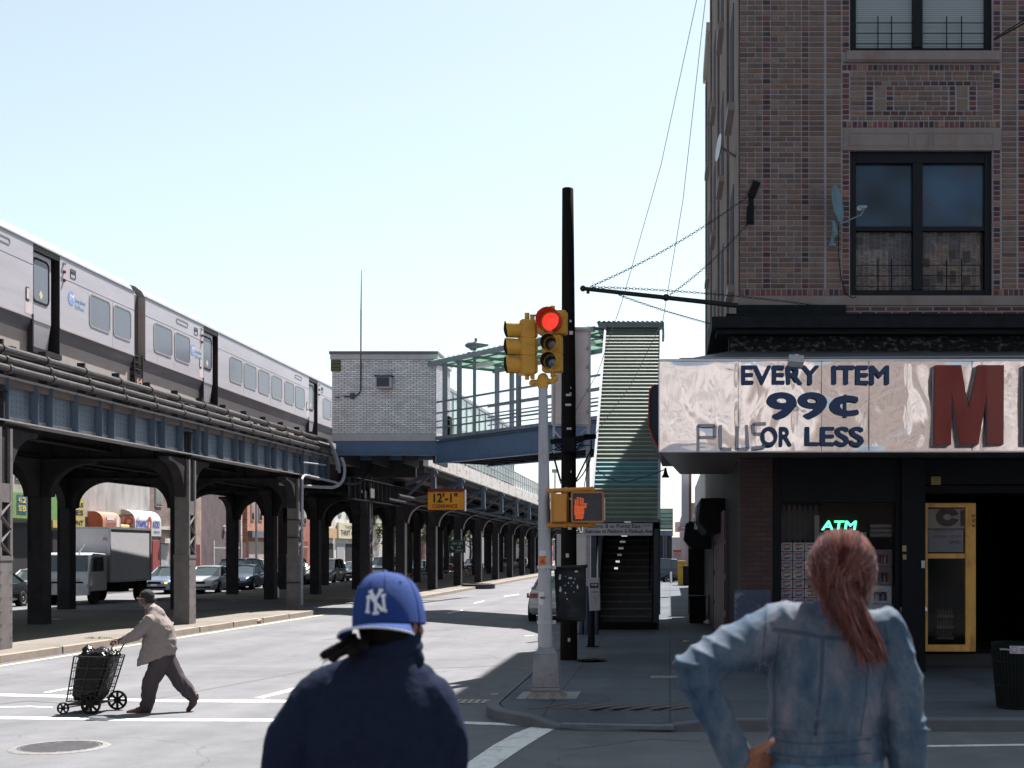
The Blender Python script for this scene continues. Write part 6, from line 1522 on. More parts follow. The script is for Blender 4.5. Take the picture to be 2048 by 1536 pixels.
q.tube(arc_pts(P(1183, 880, UY-.15), P(1183, 940, UY-.1), P(1150, 965, UY-.1)), .012, 5); q.beam(P(1184, 896, UY-.1), P(1150, 964, UY-.12), .03, .03); q.beam(P(1105, 905, UY-.1), P(1121, 962, UY-.12), .04, .03); q.tube(arc_pts(P(1186, 905, UY), P(1168, 950, UY), P(1165, 1010, UY)), .008, 4); q.build('wire', M['black'], gr_)
# call box on its own post
KY = 27.6
kb_ = thing('fare_post_box', 'narrow pale grey metal box on a short black post near the stair', 'post box', P(1186, 1296, KY))
q = MB(); q.prism([(PX(1179, KY), PZ(1222, KY)), (PX(1201, KY), PZ(1221, KY)), (PX(1199, KY), PZ(1156, KY)), (PX(1176, KY), PZ(1156, KY))], (0, KY, 0), (1, 0, 0), (0, 0, 1), (0, .22, 0)); q.build('case', mat('box_grey', (.30, .29, .33), .5, var=.12, scale=6), kb_, bevel=.012)
q = MB(); q.box(PX(1180, KY), PX(1197, KY), KY-.008, KY, PZ(1176, KY), PZ(1166, KY)); q.box(PX(1182, KY), PX(1197, KY), KY-.006, KY, PZ(1184.5, KY), PZ(1183.3, KY)); q.build('plate', M['ink'], kb_)
text('METER', M['white'], kb_, (PX(1188.5, KY), KY-.009, PZ(1170, KY)), h=.035, w=.13)
q = MB(); q.tube(arc_pts(P(1188, 1190, KY-.005), P(1192, 1215, KY-.005), P(1197, 1190, KY-.005)), .003, 4); q.build('scribble', M['ink'], kb_)
q = MB(); q.cyl(P(1184, 1297, KY+.1), P(1184, 1222, KY+.1), .06, n=12); q.box(PX(1172, KY), PX(1197, KY), KY, KY+.25, .15, .17); q.cyl(P(1176, 1297, KY+.1), P(1179, 1262, KY+.1), .02, n=6); q.build('post', M['black'], kb_)
cl_ = thing('bollard_pair', 'pair of short dark blue bollards beside the stair entrance', 'bollard', P(1172, 1262, 31.5))
q = MB()
for u in (1162, 1173, 1192): q.cyl((PX(u, 32), 32, .15), (PX(u, 32), 32, 1.35 if u < 1190 else 1.15), .07, n=10)
q.each('post', mat('bollard_blue', (.045, .055, .10), .5, var=.2), cl_)

# ------------------------------------------------------------------ pole, chains, overhead wires, dishes on the facade
arm = thing('flag_pole', 'dark horizontal iron pole held by chains, sticking out left of the brick corner', 'sign arm', P(1470, 612, FY-.4))
q = MB(); tip = P(1166, 577, 20.3); root = P(1474, 611, FY-.35); q.tube([tip + Vector((-.02, 0, .03)), tip, root], [.02, .035, .045], 8); q.ball(tip, .05, n=8, m=6); q.cyl(P(1176, 577, 20.4), P(1176, 587, 20.4), .025, n=6); q.ball(P(1332, 595, 21.2), .06, n=8, m=6)
q.build('pole', M['black_metal'], arm)
def chain(a, b2, sag, link=.07, r_=.0042):
    a = Vector(a); b2 = Vector(b2); L_ = (b2-a).length; n_ = int(L_/(link*.72)); q = MB()
    for k in range(n_):
        t0 = k/n_; t1 = (k+1)/n_
        pa = a.lerp(b2, t0) + Vector((0, 0, -sag*4*t0*(1-t0))); pb = a.lerp(b2, t1) + Vector((0, 0, -sag*4*t1*(1-t1)))
        c = (pa+pb)/2; d = (pb-pa).normalized(); s_ = d.cross(Vector((0, 1, 0))).normalized(); w = s_ if k % 2 else d.cross(s_)
        q.tube([c + d*link*.5*math.cos(x) + w*link*.26*math.sin(x) for x in [2*math.pi*j/8 for j in range(8)]], r_, 4, closed=True)
    return q.build('chain', M['black_metal'], arm)
chain(P(1181, 573, 20.4), P(1497, 392, FY-.05), .10); chain(P(1333, 594, 21.2), P(1496, 447, FY-.05), .08); chain(P(1185, 574, 20.4), P(1640, 612, FY-.5), -.05); chain(P(1238, 590, 20.8), P(1445, 653, 23.0), .03)
q = MB(); q.beam(P(1514, 363, FY-.03), P(1502, 393, FY-.03), .13, .05, up=(0, 1, 0)); q.beam(P(1501, 413, FY-.03), P(1500, 448, FY-.03), .12, .05, up=(0, 1, 0)); q.box(fx(1497), fx(1507), FY-.03, FY, fz(415), fz(390)); q.build('wall_bracket', M['black'], arm)
for lab, pts in (('thin overhead cable from the brick building top down to the wooden pole, left of two', [P(1400, -30, 20), P(1322, 330, 22), P(1245, 600, 23.4), P(1196, 745, 24.2), P(1152, 820, UY)]),
                 ('thin overhead cable from the brick building top down to the wooden pole, right of two', [P(1414, -30, 20), P(1366, 400, 22), P(1326, 640, 23.2), P(1262, 770, 24), P(1188, 872, UY)])):
    q = MB(); sm = []
    for i in range(len(pts)-1):
        for k in range(6): sm.append(pts[i].lerp(pts[i+1], k/6))
    sm.append(pts[-1]); q.tube(sm, .006, 5); tag(q.build('overhead_cable', mat('cable_grey', (.2, .2, .21), .6), smooth=60), lab, 'cable')
q = MB(); q.tube([P(1988, 80, FY-.05), P(2060, 40, FY-1.5), P(2200, -40, FY-3)], .012, 5); q.tube([P(1988, 77, FY-.05), P(2060, 33, FY-1.5), P(2200, -50, FY-3)], .01, 5); tag(q.build('overhead_cable', M['black'], smooth=60), 'pair of dark cables fixed at the upper right window corner', 'cable')
dshm = mat('dish_blue_grey', (.13, .21, .27), .5, var=.12, scale=4)
ds = thing('satellite_dish', 'blue grey satellite dish on a bracket left of the big window', 'satellite dish', P(1664, 490, FY))
q = MB(); ax_ = Vector((.93, -.42, .12)).normalized(); c = P(1672, 408, FY-.38)
q.lathe(c - ax_*.04, ax_, [(0, .0), (.12, .01), (.22, .035), (.30, .07), (.305, .078), (.30, .08), (.22, .045), (.12, .02), (0, .01)], 28)
for i, v_ in enumerate(q.v):
    q.v[i] = (v_[0], v_[1], c.z + (v_[2]-c.z)*1.08)
q.build('reflector', dshm, ds, smooth=60)
q = MB(); q.beam(P(1668, 440, FY-.3), P(1672, 470, FY-.2), .06, .06); q.beam(P(1671, 445, FY-.25), P(1663, 488, FY-.05), .05, .05); q.box(fx(1657), fx(1671), FY-.06, FY, fz(493), fz(488)); q.tube([P(1680, 448, FY-.4), P(1722, 430, FY-.75), P(1732, 413, FY-.8)], .014, 6); q.box(PX(1716, FY-.8), PX(1733, FY-.8), FY-.85, FY-.78, PZ(418, FY-.8), PZ(412, FY-.8)); q.build('arm', dshm, ds)
q = MB(); q.ball(P(1719, 417, FY-.8), .045, n=10, m=6); q.cyl(P(1719, 417, FY-.8), P(1730, 415, FY-.8), .03, n=8); q.build('receiver', mat('lnb', (.35, .38, .42), .4), ds)
q = MB(); q.tube(arc_pts(P(1677, 450, FY-.2), P(1674, 540, FY-.02), P(1690, 585, FY-.02)) + arc_pts(P(1690, 585, FY-.02), P(1705, 600, FY-.05), P(1712, 593, FY-.03))[1:], .008, 5); q.build('coax', M['black'], ds)
ds2 = thing('satellite_dish', 'white dish seen edge on, high on the narrow side wall', 'satellite dish', P(1446, 300, 23.3))
q = MB(); c = P(1443, 296, 23.2); q.lathe(c, Vector((-.96, -.15, .1)), [(0, 0), (.12, .012), (.24, .05), (.25, .06), (.24, .06), (0, .012)], 20); q.build('reflector', mat('dish_white', (.5, .53, .56), .5), ds2, smooth=60)
q = MB(); q.beam(c, Vector((BX, 23.4, c.z-.1)), .04, .04); q.build('arm', M['galv'], ds2)

# ------------------------------------------------------------------ along the side wall
gate = mat('gate_brown', (.055, .035, .042), .5, var=.2, scale=3, world=True)
g1 = thing('panel_gate', 'brown panelled metal gate in the side wall of the corner building', 'gate', (BX, 28.5, .15))
q = MB(); q.box(BX-.06, BX+.3, 26.2, 32.6, .15, 3.05); q.build('leaf', gate, g1)
q = MB()
for k in range(6):
    for z in (.25, 1.0, 1.75, 2.45): q.box(BX-.09, BX-.06, 26.35+1.04*k, 27.25+1.04*k, z, z+.62)
q.build('panel', gate, g1, bevel=.01)
g2 = thing('roller_grille', 'dark ribbed roller grille in the side wall beyond the brown gate', 'shutter', (BX, 36, .15))
q = MB(); q.box(BX-.05, BX+.3, 33.0, 41.8, .15, 2.9)
q.build('backing', M['black'], g2)
q = MB()
for k in range(44): q.box(BX-.09, BX-.05, 33.1+.2*k, 33.16+.2*k, .15, 2.8)
q.build('slat', mat('slat_steel', (.05, .055, .07), .4, metal=.5, var=.3), g2)
for (y0, y1, xx, z0, z1, lab) in ((28, 33.0, .62, 2.62, 3.38, 'black roller shutter housing over the brown gate'), (34.2, 36.5, .38, 2.28, 2.98, 'black projecting box sign on the side wall'), (37, 41.5, .72, 2.75, 3.3, 'dark shutter housing near the end of the side wall')):
    t = thing('shutter_housing', lab, 'shutter housing', (xx+.3, (y0+y1)/2, z0)); q = MB(); q.prism([(xx, z0+.25), (xx+.05, z1), (BX, z1), (BX, z0), (xx+.2, z0)], (0, y0, 0), (1, 0, 0), (0, 0, 1), (0, y1-y0, 0)); q.build('case', M['black'], t, bevel=.02)
    if xx == .62:
        q = MB()
        for k in range(3): q.prism([(xx-.02, z0+.15+.2*k), (xx+.0, z0+.28+.2*k), (xx+.06, z0+.28+.2*k), (xx+.05, z0+.13+.2*k)], (0, y0+3, 0), (1, 0, 0), (0, 0, 1), (0, .8, 0))
        q.build('vent', M['galv'], t)
bxm = thing('dark_bin', 'black square container against the side wall on the pavement', 'container', (.78, 37.2, .15))
q = MB(); q.box(.56, 1.03, 36.9, 37.8, .15, .88); q.build('body', M['black'], bxm, bevel=.02); q = MB(); q.box(.53, 1.06, 36.86, 37.84, .88, .93); q.build('lid', M['black'], bxm)
q = MB(); q.box(BX-.6, BX+.0, 42.0, 42.15, .15, 3.2); tag(q.build('end_panel', M['black']), 'narrow dark panel at the far end of the brick side wall', 'panel')
# next buildings along the pavement
nb = thing('row_building', 'low pale shop building beyond the corner building with ribbed grey shutter', 'building', (5, 52, .15))
q = MB(); q.box(BX, 9, 43.5, 62, .15, 5.3); q.build('wall', mat('render_white', (.42, .40, .40), .8, var=.15, world=True), nb)
q = MB(); q.box(BX-.08, BX, 46, 60, .15, 2.55); q.build('shutter', mat('shutter_grey', (.33, .33, .35), .5, metal=.3, var=.1), nb)
q = MB()
for k in range(40): q.box(BX-.11, BX-.08, 46.2+.34*k, 46.3+.34*k, .15, 2.5)
q.build('shutter_rib', mat('rib_dark', (.12, .12, .14), .6), nb)
q = MB(); q.box(BX-.1, BX, 44, 61.5, 3.4, 4.0); q.build('cornice', M['conc_white'], nb)
bsn = thing('blade_sign', 'tall narrow white sign board with a brown edge above the pavement shops', 'sign', (.75, 60, 3.4))
q = MB(); q.box(PX(1363, 60), PX(1377.5, 60), 60, 60.2, PZ(1052, 60), PZ(946, 60)); q.build('panel', mat('blade_white', (.46, .46, .5), .6, var=.1, scale=3), bsn)
q = MB(); q.box(PX(1377.5, 60), PX(1383, 60), 60, 60.3, PZ(1052, 60), PZ(946, 60)); q.build('edge', mat('blade_brown', (.2, .09, .07), .6), bsn)
rws = thing('red_script_sign', 'white hanging sign with red script beyond the black box sign', 'sign', P(1362, 1064, 70))
q = MB(); q.box(PX(1350, 70), PX(1386, 70), 70, 70.15, PZ(1064, 70), PZ(1044, 70)); q.build('panel', M['white'], rws)
rdm = mat('script_red', (.45, .05, .09), .6)
text('Sale', rdm, rws, (PX(1368, 70), 69.99, PZ(1050, 70)), h=.22, w=.5, shear=.3, bold=.02); text('Shoes', rdm, rws, (PX(1366, 70), 69.99, PZ(1058, 70)), h=.2, w=.6, shear=.3, bold=.02)
q = MB(); q.box(PX(1347, 95), PX(1362, 95), 95, 95.3, PZ(1118, 95), PZ(1104, 95)); ssn = tag(q.build('small_sign', mat('sign_pinkish', (.5, .35, .35), .6)), 'small pale notice board with a red top far along the pavement', 'sign')
q = MB(); q.box(PX(1346, 94.9), PX(1363, 94.9), 94.8, 94.95, PZ(1104, 95), PZ(1100, 95)); q.build('red_band', mat('sign_redcap', (.5, .06, .05), .6), ssn)
yb_ = thing('yellow_bin', 'tall yellow donation bin beside the dark blue van', 'bin', (PX(1364, 79), 79, .15))
q = MB(); q.box(PX(1356, 79), PX(1372, 79), 79, 80, .15, 1.55); q.build('body', mat('bin_yellow', (.5, .34, .04), .5, var=.15, scale=4), yb_, bevel=.03); q = MB(); q.box(PX(1355, 79), PX(1373, 79), 78.95, 80.05, 1.45, 1.65); q.box(PX(1358, 79), PX(1370, 79), 78.97, 79, 1.2, 1.3); q.build('hatch', mat('bin_dkyellow', (.35, .22, .03), .5), yb_)
q = MB(); q.box(PX(1366, 78), PX(1383, 78), 78, 78.6, .15, 1.36); tag(q.build('black_bin', M['black'], bevel=.03), 'black bin in front of the yellow bin far along the pavement', 'bin')
q = MB(); q.cyl((PX(1342, 84), 84, .0), (PX(1342, 84), 84, .9), .07, n=10); tag(q.build('bollard', M['white']), 'short white bollard before the dark blue van', 'bollard')
# second far stair tower and bridge
f2 = thing('far_stair', 'distant second station stair tower with green glazed top', 'stair', (-.4, 96, .0))
q = MB(); q.box(PX(1319, 96), PX(1345, 96), 96, 100, PZ(1058, 96), PZ(1018, 96)); q.build('glazing', mat('far_glazing', (.42, .62, .50), .4, var=.08), f2)
q = MB()
for vv in (1018, 1027, 1035, 1042, 1048, 1057): q.box(PX(1313, 95.9), PX(1346, 95.9), 95.85, 95.95, PZ(vv+.7, 96), PZ(vv-.7, 96))
for uu in (1318, 1345): q.box(PX(uu-.7, 96), PX(uu+.7, 96), 95.8, 95.96, PZ(1072, 96), PZ(1018, 96))
q.build('frame', mat('far_frame', (.07, .09, .09), .6), f2)
q = MB(); q.box(PX(1180, 96), PX(1345, 96), 95.7, 97.5, PZ(1071, 96), PZ(1061, 96)); q.build('bridge_beam', mat('far_blue', (.16, .23, .33), .6), f2)
q = MB(); q.box(PX(1320, 96), PX(1344, 96), 96, 99, 0, PZ(1071, 96)); q.build('stair_side', mat('far_dark', (.05, .06, .075), .7), f2)
q = MB(); q.box(PX(1326, 96), PX(1329, 96), 95.6, 95.9, 0, PZ(1061, 96)); q.box(PX(1331, 96), PX(1333.5, 96), 95.6, 95.9, 0, PZ(1071, 96)); q.box(PX(1312, 96), PX(1314, 96), 95.6, 95.9, 0, PZ(1061, 96)); q.build('post', mat('far_post', (.14, .17, .22), .6), f2)
rb = thing('row_building', 'line of distant shop buildings right of the far stair', 'building', (8, 100, 0))
q = MB(); q.box(1.9, 14, 63, 76, .15, 6.2); q.box(2.2, 16, 84, 120, 0, 5.4); q.box(1.5, 16, 125, 200, 0, 7); q.build('wall', mat('far_brick', (.30, .24, .24), .85, var=.3, scale=.6, world=True), rb)
# street lights on masts in the distance (above the platform)
for (u, v0, v1, y) in ((1078, 1010, 900, 112), (1110, 1050, 938, 95), (1126, 1050, 960, 95)):
    q = MB(); q.cyl(P(u, v0, y), P(u, v1, y), .05, n=6); q.beam(P(u-6, v1+4, y), P(u+7, v1+4, y), .3, .25) if u > 1100 else None
    tag(q.build('signal_mast', M['galv']), 'thin far mast rising over the platform at %s' % {1078: 'the end of the pale platform edge', 1110: 'the left of the wooden pole', 1126: 'the very edge of the wooden pole'}[u], 'mast')
# ------------------------------------------------------------------ vehicles
def carpaint(name, c, rough=.3): return mat(name, c, rough, metal=.25, var=.06, scale=2, coat=.7)
amb = mat('lamp_amber_lit', (.8, .35, .05), .3, emit=(1.0, .42, .08), estr=1.5)
hl = mat('headlamp', (.5, .52, .55), .15, var=.1, spec=.9); tl = mat('tail_lamp', (.32, .02, .015), .2, var=.1, coat=.6); plate = mat('plate', (.5, .5, .45), .5)
tyre = mat('tyre', (.015, .015, .015), .8); rimm = mat('wheel_rim', (.35, .36, .38), .35, metal=.8)
KIND = {
 'sedan': dict(L=4.7, W=1.78, st=[(-2.35, .36, .60, .66), (-2.27, .24, .70, .79), (-1.9, .2, .80, .87), (-1.0, .2, .93, .885), (0, .2, .955, .89), (1.1, .2, .985, .885), (1.75, .2, 1.02, .87), (2.2, .24, 1.0, .82), (2.33, .36, .9, .72)],
               cab=dict(b0=-1.08, r0=-.28, r1=1.0, b1=1.82, zb=.93, zr=1.43, wb=.79, wr=.60), wh=.32),
 'suv': dict(L=4.8, W=1.86, st=[(-2.4, .42, .75, .72), (-2.32, .3, .92, .86), (-1.9, .28, 1.03, .92), (-1.1, .28, 1.1, .93), (0, .28, 1.12, .93), (1.2, .28, 1.14, .93), (2.2, .28, 1.14, .92), (2.36, .32, 1.1, .9), (2.4, .45, 1.0, .84)],
             cab=dict(b0=-1.15, r0=-.5, r1=2.0, b1=2.34, zb=1.08, zr=1.8, wb=.86, wr=.70), wh=.37),
 'minivan': dict(L=4.8, W=1.9, st=[(-2.4, .36, .64, .7), (-2.3, .24, .78, .84), (-1.95, .22, .92, .92), (-1.3, .22, 1.05, .94), (0, .22, 1.08, .95), (1.2, .22, 1.1, .95), (2.2, .22, 1.1, .93), (2.36, .28, 1.05, .9), (2.4, .4, .95, .84)],
             cab=dict(b0=-1.6, r0=-.6, r1=1.95, b1=2.34, zb=1.02, zr=1.72, wb=.87, wr=.70), wh=.33)}
def car(kind, paint, label, loc, rz=0.0, lights=None, group='cars in the street', cat='car'):
    K = KIND[kind]; t = thing('parked_car' if group.startswith('parked') else 'car', label, cat, (0, 0, 0), group)
    q = MB(); rings = []
    for y, zb, zt, hw in K['st']:
        pts = []
        half = [(.86, zb), (.97, zb+.1), (1.0, zb+(zt-zb)*.45), (.985, zb+(zt-zb)*.72), (.93, zt-.045), (.8, zt-.01), (.4, zt+.02)]
        for a, z in half: pts.append(Vector((a*hw, y, z)))
        for a, z in half[::-1]: pts.append(Vector((-a*hw, y, z)))
        rings.append(pts)
    q.loft(rings); q.build('body', paint, t, smooth=50)
    c = K['cab']; zb, zr = c['zb'], c['zr']
    B = lambda s, y, w, z: Vector((s*w, y, z))
    q = MB(); ym = (c['r0']+c['r1'])/2
    base = [B(s, y, c['wb'], zb-.05) for y, s in ((c['b0'], -1), (c['b0'], 1), (c['b1'], 1), (c['b1'], -1))]
    topp = [B(s, y, c['wr'], zr-.04) for y, s in ((c['r0'], -1), (c['r0'], 1), (c['r1'], 1), (c['r1'], -1))]
    # slightly bowed front and rear glass
    q.add(base + topp + [Vector((0, c['b0']-.12, zb-.05)), Vector((0, c['r0']-.06, zr-.03)), Vector((0, c['b1']+.08, zb-.05)), Vector((0, c['r1']+.04, zr-.03))],
          [(0, 8, 9, 4), (8, 1, 5, 9), (1, 2, 6, 5), (2, 10, 11, 6), (10, 3, 7, 11), (3, 0, 4, 7)])
    q.build('cabin_glass', M['wglass'], t, smooth=30)
    q = MB(); n_ = 6; rr = []
    for k in range(n_+1):
        y = c['r0']-.07 + (c['r1']-c['r0']+.12)*k/n_; e = .05*math.sin(math.pi*k/n_)
        rr.append([Vector((a*c['wr']*1.03, y, z+e)) for a, z in ((-1, zr-.07), (-.98, zr-.03), (-.6, zr-.005), (0, zr), (.6, zr-.005), (.98, zr-.03), (1, zr-.07))])
    q.loft(rr, cap=True); q.build('roof', paint, t, smooth=60)
    q = MB()
    for s in (-1, 1):
        for (ya, yb_) in ((c['b0'], c['r0']), (c['b1'], c['r1'])): q.beam((s*c['wb']*1.0, ya, zb-.02), (s*c['wr']*1.01, yb_, zr-.05), .06, .07, up=(0, 1, 0))
        q.beam((s*c['wb']*1.0, ym+.0, zb-.02), (s*c['wr']*1.01, ym+.0, zr-.05), .03, .06, up=(0, 1, 0))
        if kind != 'sedan': q.beam((s*c['wb']*1.0, ym+1.0, zb-.02), (s*c['wr']*1.01, ym+.95, zr-.05), .03, .06, up=(0, 1, 0))
    q.each('pillar', paint, t)
    L_, hw = K['L']/2, K['W']/2; wh = K['wh']
    for s in (-1, 1):
        for y in (-L_*.62, L_*.60):
            q = MB(); q.lathe((s*(hw-.20), y, wh), (s, 0, 0), [(0, .19), (wh+.07, .19), (wh+.07, .0)], 24); q.build('wheel_arch', M['black'], t)
            w = MB(); w.lathe((s*(hw-.19), y, wh), (s, 0, 0), [(wh*.6, 0), (wh-.02, 0), (wh, .03), (wh, .17), (wh-.02, .2), (wh*.66, .205)], 24); wo_ = w.build('wheel', tyre, t)
            w = MB(); w.lathe((s*(hw-.19), y, wh), (s, 0, 0), [(0, .19), (wh*.2, .195), (wh*.28, .17), (wh*.58, .185), (wh*.66, .206)], 20); w.build('rim', rimm, wo_)
        q = MB(); fz_ = K['st'][1][2]; q.prism(rrect(.36, .13, .04), (s*(hw-.36), -L_-.015, fz_-.09), (1, 0, 0), (0, 0, 1), (0, .22, 0)); q.build('headlight', hl, t)
        if lights:
            q = MB(); q.prism(rrect(.12, .09, .03), (s*(hw-.28), -L_-.03, fz_-.1), (1, 0, 0), (0, 0, 1), (0, .05, 0)); q.build('indicator', lights, t)
        rzz = K['st'][-2][2]; q = MB(); q.prism(rrect(.40, .15 if kind == 'sedan' else .3, .03), (s*(hw-.31), L_-.12, rzz-.17), (1, 0, 0), (0, 0, 1), (0, .13, 0)); q.box(s*(hw-.02)-.03, s*(hw-.02)-.0, L_-.42, L_-.08, rzz-.24, rzz-.10); q.build('tail_light', tl, t)
        q = MB(); q.ball((s*(hw+.06), c['b0']+.42, zb+.05), .1, .06, .07, n=8, m=6); q.build('mirror', paint, t)
    q = MB(); q.prism(rrect(.72, .12, .03), (0, -L_-.012, K['st'][1][2]-.1), (1, 0, 0), (0, 0, 1), (0, .1, 0)); q.prism(rrect(1.2, .1, .03), (0, -L_+.0, .36), (1, 0, 0), (0, 0, 1), (0, .1, 0)); q.build('grille', M['black'], t)
    q = MB(); q.box(-hw*.86, hw*.86, -L_-.06, -L_+.1, .44, .54); q.box(-hw*.88, hw*.88, L_-.1, L_+.05, .44, .56); q.each('bumper', paint, t)
    q = MB(); q.box(-.16, .16, -L_-.07, -L_-.06, .44, .54); q.box(-.16, .16, L_+.0, L_+.012, .66, .78); q.each('licence_plate', plate, t)
    t.location = loc; t.rotation_euler = (0, 0, rz); return t
silver = carpaint('paint_silver', (.42, .43, .45)); bluegrey = carpaint('paint_blue_grey', (.12, .17, .24)); blackp = carpaint('paint_black', (.012, .014, .017)); whitep = carpaint('paint_white', (.6, .6, .58)); navy = carpaint('paint_navy', (.03, .05, .09)); redp = carpaint('paint_red', (.2, .03, .03)); beige = carpaint('paint_beige', (.4, .36, .28))
car('sedan', blackp, 'black car half hidden behind the pillar at the left edge', (-27.0, 50.4, 0), .05)
car('sedan', whitep, 'white car behind the black car at the left edge', (-28.4, 57.5, 0), .02)
car('sedan', bluegrey, 'blue grey car with lit orange lamps right of the white truck', (-26.7, 68.6, 0), 0, amb)
car('sedan', silver, 'silver car seen from the front corner, just right of the second pillar', (-24.75, 68.9, 0), .09)
car('suv', navy, 'dark van with a pale roof behind the silver car', (-26.4, 78, 0))
car('minivan', whitep, 'cream white minivan behind the parked row', (-28.6, 86, 0))
car('sedan', navy, 'dark blue car between the two black pillars', (-25.2, 76, 0), .04)
car('suv', blackp, 'black car with chrome grille left of the third pillar', (-25.3, 84.2, 0))
car('minivan', silver, 'silver minivan just right of the third pillar', (-23.7, 88.2, 0), .05)
car('sedan', carpaint('paint_silver_dull', (.3, .31, .33)), 'dull silver car farther behind the minivan', (-24.2, 98, 0), .03)
car('sedan', whitep, 'pale car roof behind the silver minivan', (-26.2, 97, 0))
car('sedan', bluegrey, 'grey car with pale windscreen right of the blue cap', (-22.9, 117, 0))
car('suv', redp, 'dark red car far away behind the green street sign', (-22.3, 131, 0))
car('sedan', whitep, 'white car far away between the last pillars', (-20.6, 158, 0)); car('sedan', silver, 'silver car far away between the last pillars, left of the red bus', (-19.2, 166, 0))
car('sedan', silver, 'silver parked car seen from behind, half hidden by the signal pole', (-3.62, 42.4, 0), math.pi, group='parked cars')
car('minivan', navy, 'dark blue van parked sideways beyond the covered stair', (-1.55, 88, 0), -math.pi/2, group='parked cars')
def boxtruck(name, label, loc, rz, bl=4.2, h=3.25, cabcol=None, mural=True, w=2.05, box=None):
    t = thing(name, label, 'truck', (0, 0, 0)); box = box or mat('truck_box_white', (.5, .5, .54), .5, var=.1, scale=1.5, stain=(.3, .3, .33), stain_amt=.4)
    hw = w/2; q = MB(); q.box(-hw, hw, 0, bl, .95, h); q.build('cargo_box', box, t, bevel=.03)
    q = MB()
    for x in (-hw, hw):
        for y in (0, bl): q.box(x-.04, x+.04, y-.04, y+.04, .93, h+.02)
    for z in (.95, h): q.box(-hw-.03, hw+.03, -.03, .05, z-.06, z+.03); q.box(-hw-.03, hw+.03, bl-.05, bl+.03, z-.06, z+.03); q.box(hw-.03, hw+.03, .05, bl-.05, z-.06, z+.03); q.box(-hw-.03, -hw+.03, .05, bl-.05, z-.06, z+.03)
    q.build('box_rail', M['galv'], t)
    q = MB(); q.box(-hw*.85, hw*.85, bl-.1, bl+.0, .5, .9); q.box(-.4, .4, -1.5, bl, .6, .95); q.box(-hw*.9, hw*.9, 1.2, 2.2, .45, .93); q.build('chassis', M['black'], t)
    cp = cabcol or mat('truck_cab_white', (.55, .55, .56), .4, coat=.5, var=.05)
    q = MB(); c0, c1 = -1.85, -.12; cw_ = hw*.95
    prof = [(c1, .55), (c1, 2.12), (c0+.45, 2.17), (c0+.28, 2.1), (c0+.02, 1.32), (c0, .55)]
    q.prism([(y, z) for y, z in prof], (-cw_, 0, 0), (0, 1, 0), (0, 0, 1), (2*cw_, 0, 0)); q.build('cab', cp, t, bevel=.05)
    q = MB(); q.add([(-cw_+.1, c0-.01, 1.4), (cw_-.1, c0-.01, 1.4), (cw_-.16, c0+.235, 2.06), (-cw_+.16, c0+.235, 2.06)], [(0, 1, 2, 3)])
    for s in (-1, 1): q.prism([(c0+.22, 1.38), (c1-.35, 1.38), (c1-.38, 1.98), (c0+.42, 1.98)], (s*(cw_+.006), 0, 0), (0, 1, 0), (0, 0, 1), (-s*.01, 0, 0))
    q.build('cab_window', M['wglass'], t, smooth=0)
    q = MB(); q.box(-cw_, cw_, c0-.06, c0+.1, .42, .62); q.box(-cw_*.6, cw_*.6, c0-.02, c0, .98, 1.1); q.build('bumper', cp, t, bevel=.02)
    q = MB(); q.box(-cw_*.75, cw_*.75, c0-.022, c0-.0, .9, .96); q.box(-cw_*.3, cw_*.3, c0-.07, c0-.06, .46, .56); q.build('grille', M['black'], t)
    for s in (-1, 1):
        q = MB(); q.box(s*cw_*.75-.17, s*cw_*.75+.17, c0-.03, c0, .7, .86); q.build('headlight', hl, t)
        q = MB(); q.box(s*(cw_+.16)-.06, s*(cw_+.16)+.06, c0+.2, c0+.24, 1.4, 1.85); q.beam((s*cw_, c0+.2, 1.9), (s*(cw_+.16), c0+.22, 1.86), .03, .03); q.build('mirror', M['black'], t)
        for y in (-1.15, bl-.9):
            q = MB(); q.lathe((s*(hw-.26), y, .42), (s, 0, 0), [(0, .18), (.2, .2), (.25, .16), (.38, .2), (.42, .16), (.42, 0)], 22); q.build('wheel', tyre, t)
    if mural:
        q = MB(); q.beam((hw*.3, c0+.5, 2.15), (hw*.55, c0+.45, 2.5), .03, .03); q.build('air_horn', cp, t)
        q = MB(); q.box(hw-.28, hw-.12, -.035, -.03, h-.55, h-.42); q.build('decal', mat('decal_pink', (.5, .25, .3), .5), t)
    t.location = loc; t.rotation_euler = (0, 0, rz); return t
car('sedan', redp, 'dark red car roof beyond the silver car, near the orange brick building', (-27.6, 93.5, 0))
car('sedan', beige, 'beige car between the third and fourth pillars, farther lane', (-27.3, 103, 0))
car('suv', silver, 'silver high car beyond the dull silver car', (-23.9, 107, 0)); car('sedan', blackp, 'black car left of the far grey car', (-25.6, 112, 0)); car('sedan', navy, 'navy car far ahead beside the far median', (-22.0, 143, 0))
boxtruck('box_truck', 'white box truck with a dark tinted side, nose towards the viewer, behind the left pillars', (-25.1, 55.0, 0), 0.0, bl=4.3)
boxtruck('box_truck', 'pale beige box truck seen from behind, hidden by the black cabinet', (-4.1, 64.3, 0), math.pi, bl=5.6, h=3.0, w=2.1, mural=False, box=mat('truck_box_beige', (.40, .37, .37), .5, var=.08))
bus = thing('city_bus', 'red and white bus far away between the last viaduct pillars', 'bus', (-19.0, 188, 0))
q = MB(); q.box(-20.2, -17.7, 183, 194, .4, 3.1); q.build('body', mat('bus_red', (.4, .07, .08), .4), bus, bevel=.08); q = MB(); q.box(-20.15, -17.75, 182.97, 183, 1.5, 2.6); q.box(-17.7, -17.67, 183.4, 193, 1.5, 2.4); q.build('window', M['wglass'], bus); q = MB(); q.box(-20.1, -17.8, 182.96, 183, 2.65, 3.0); q.build('destination_panel', M['white'], bus)
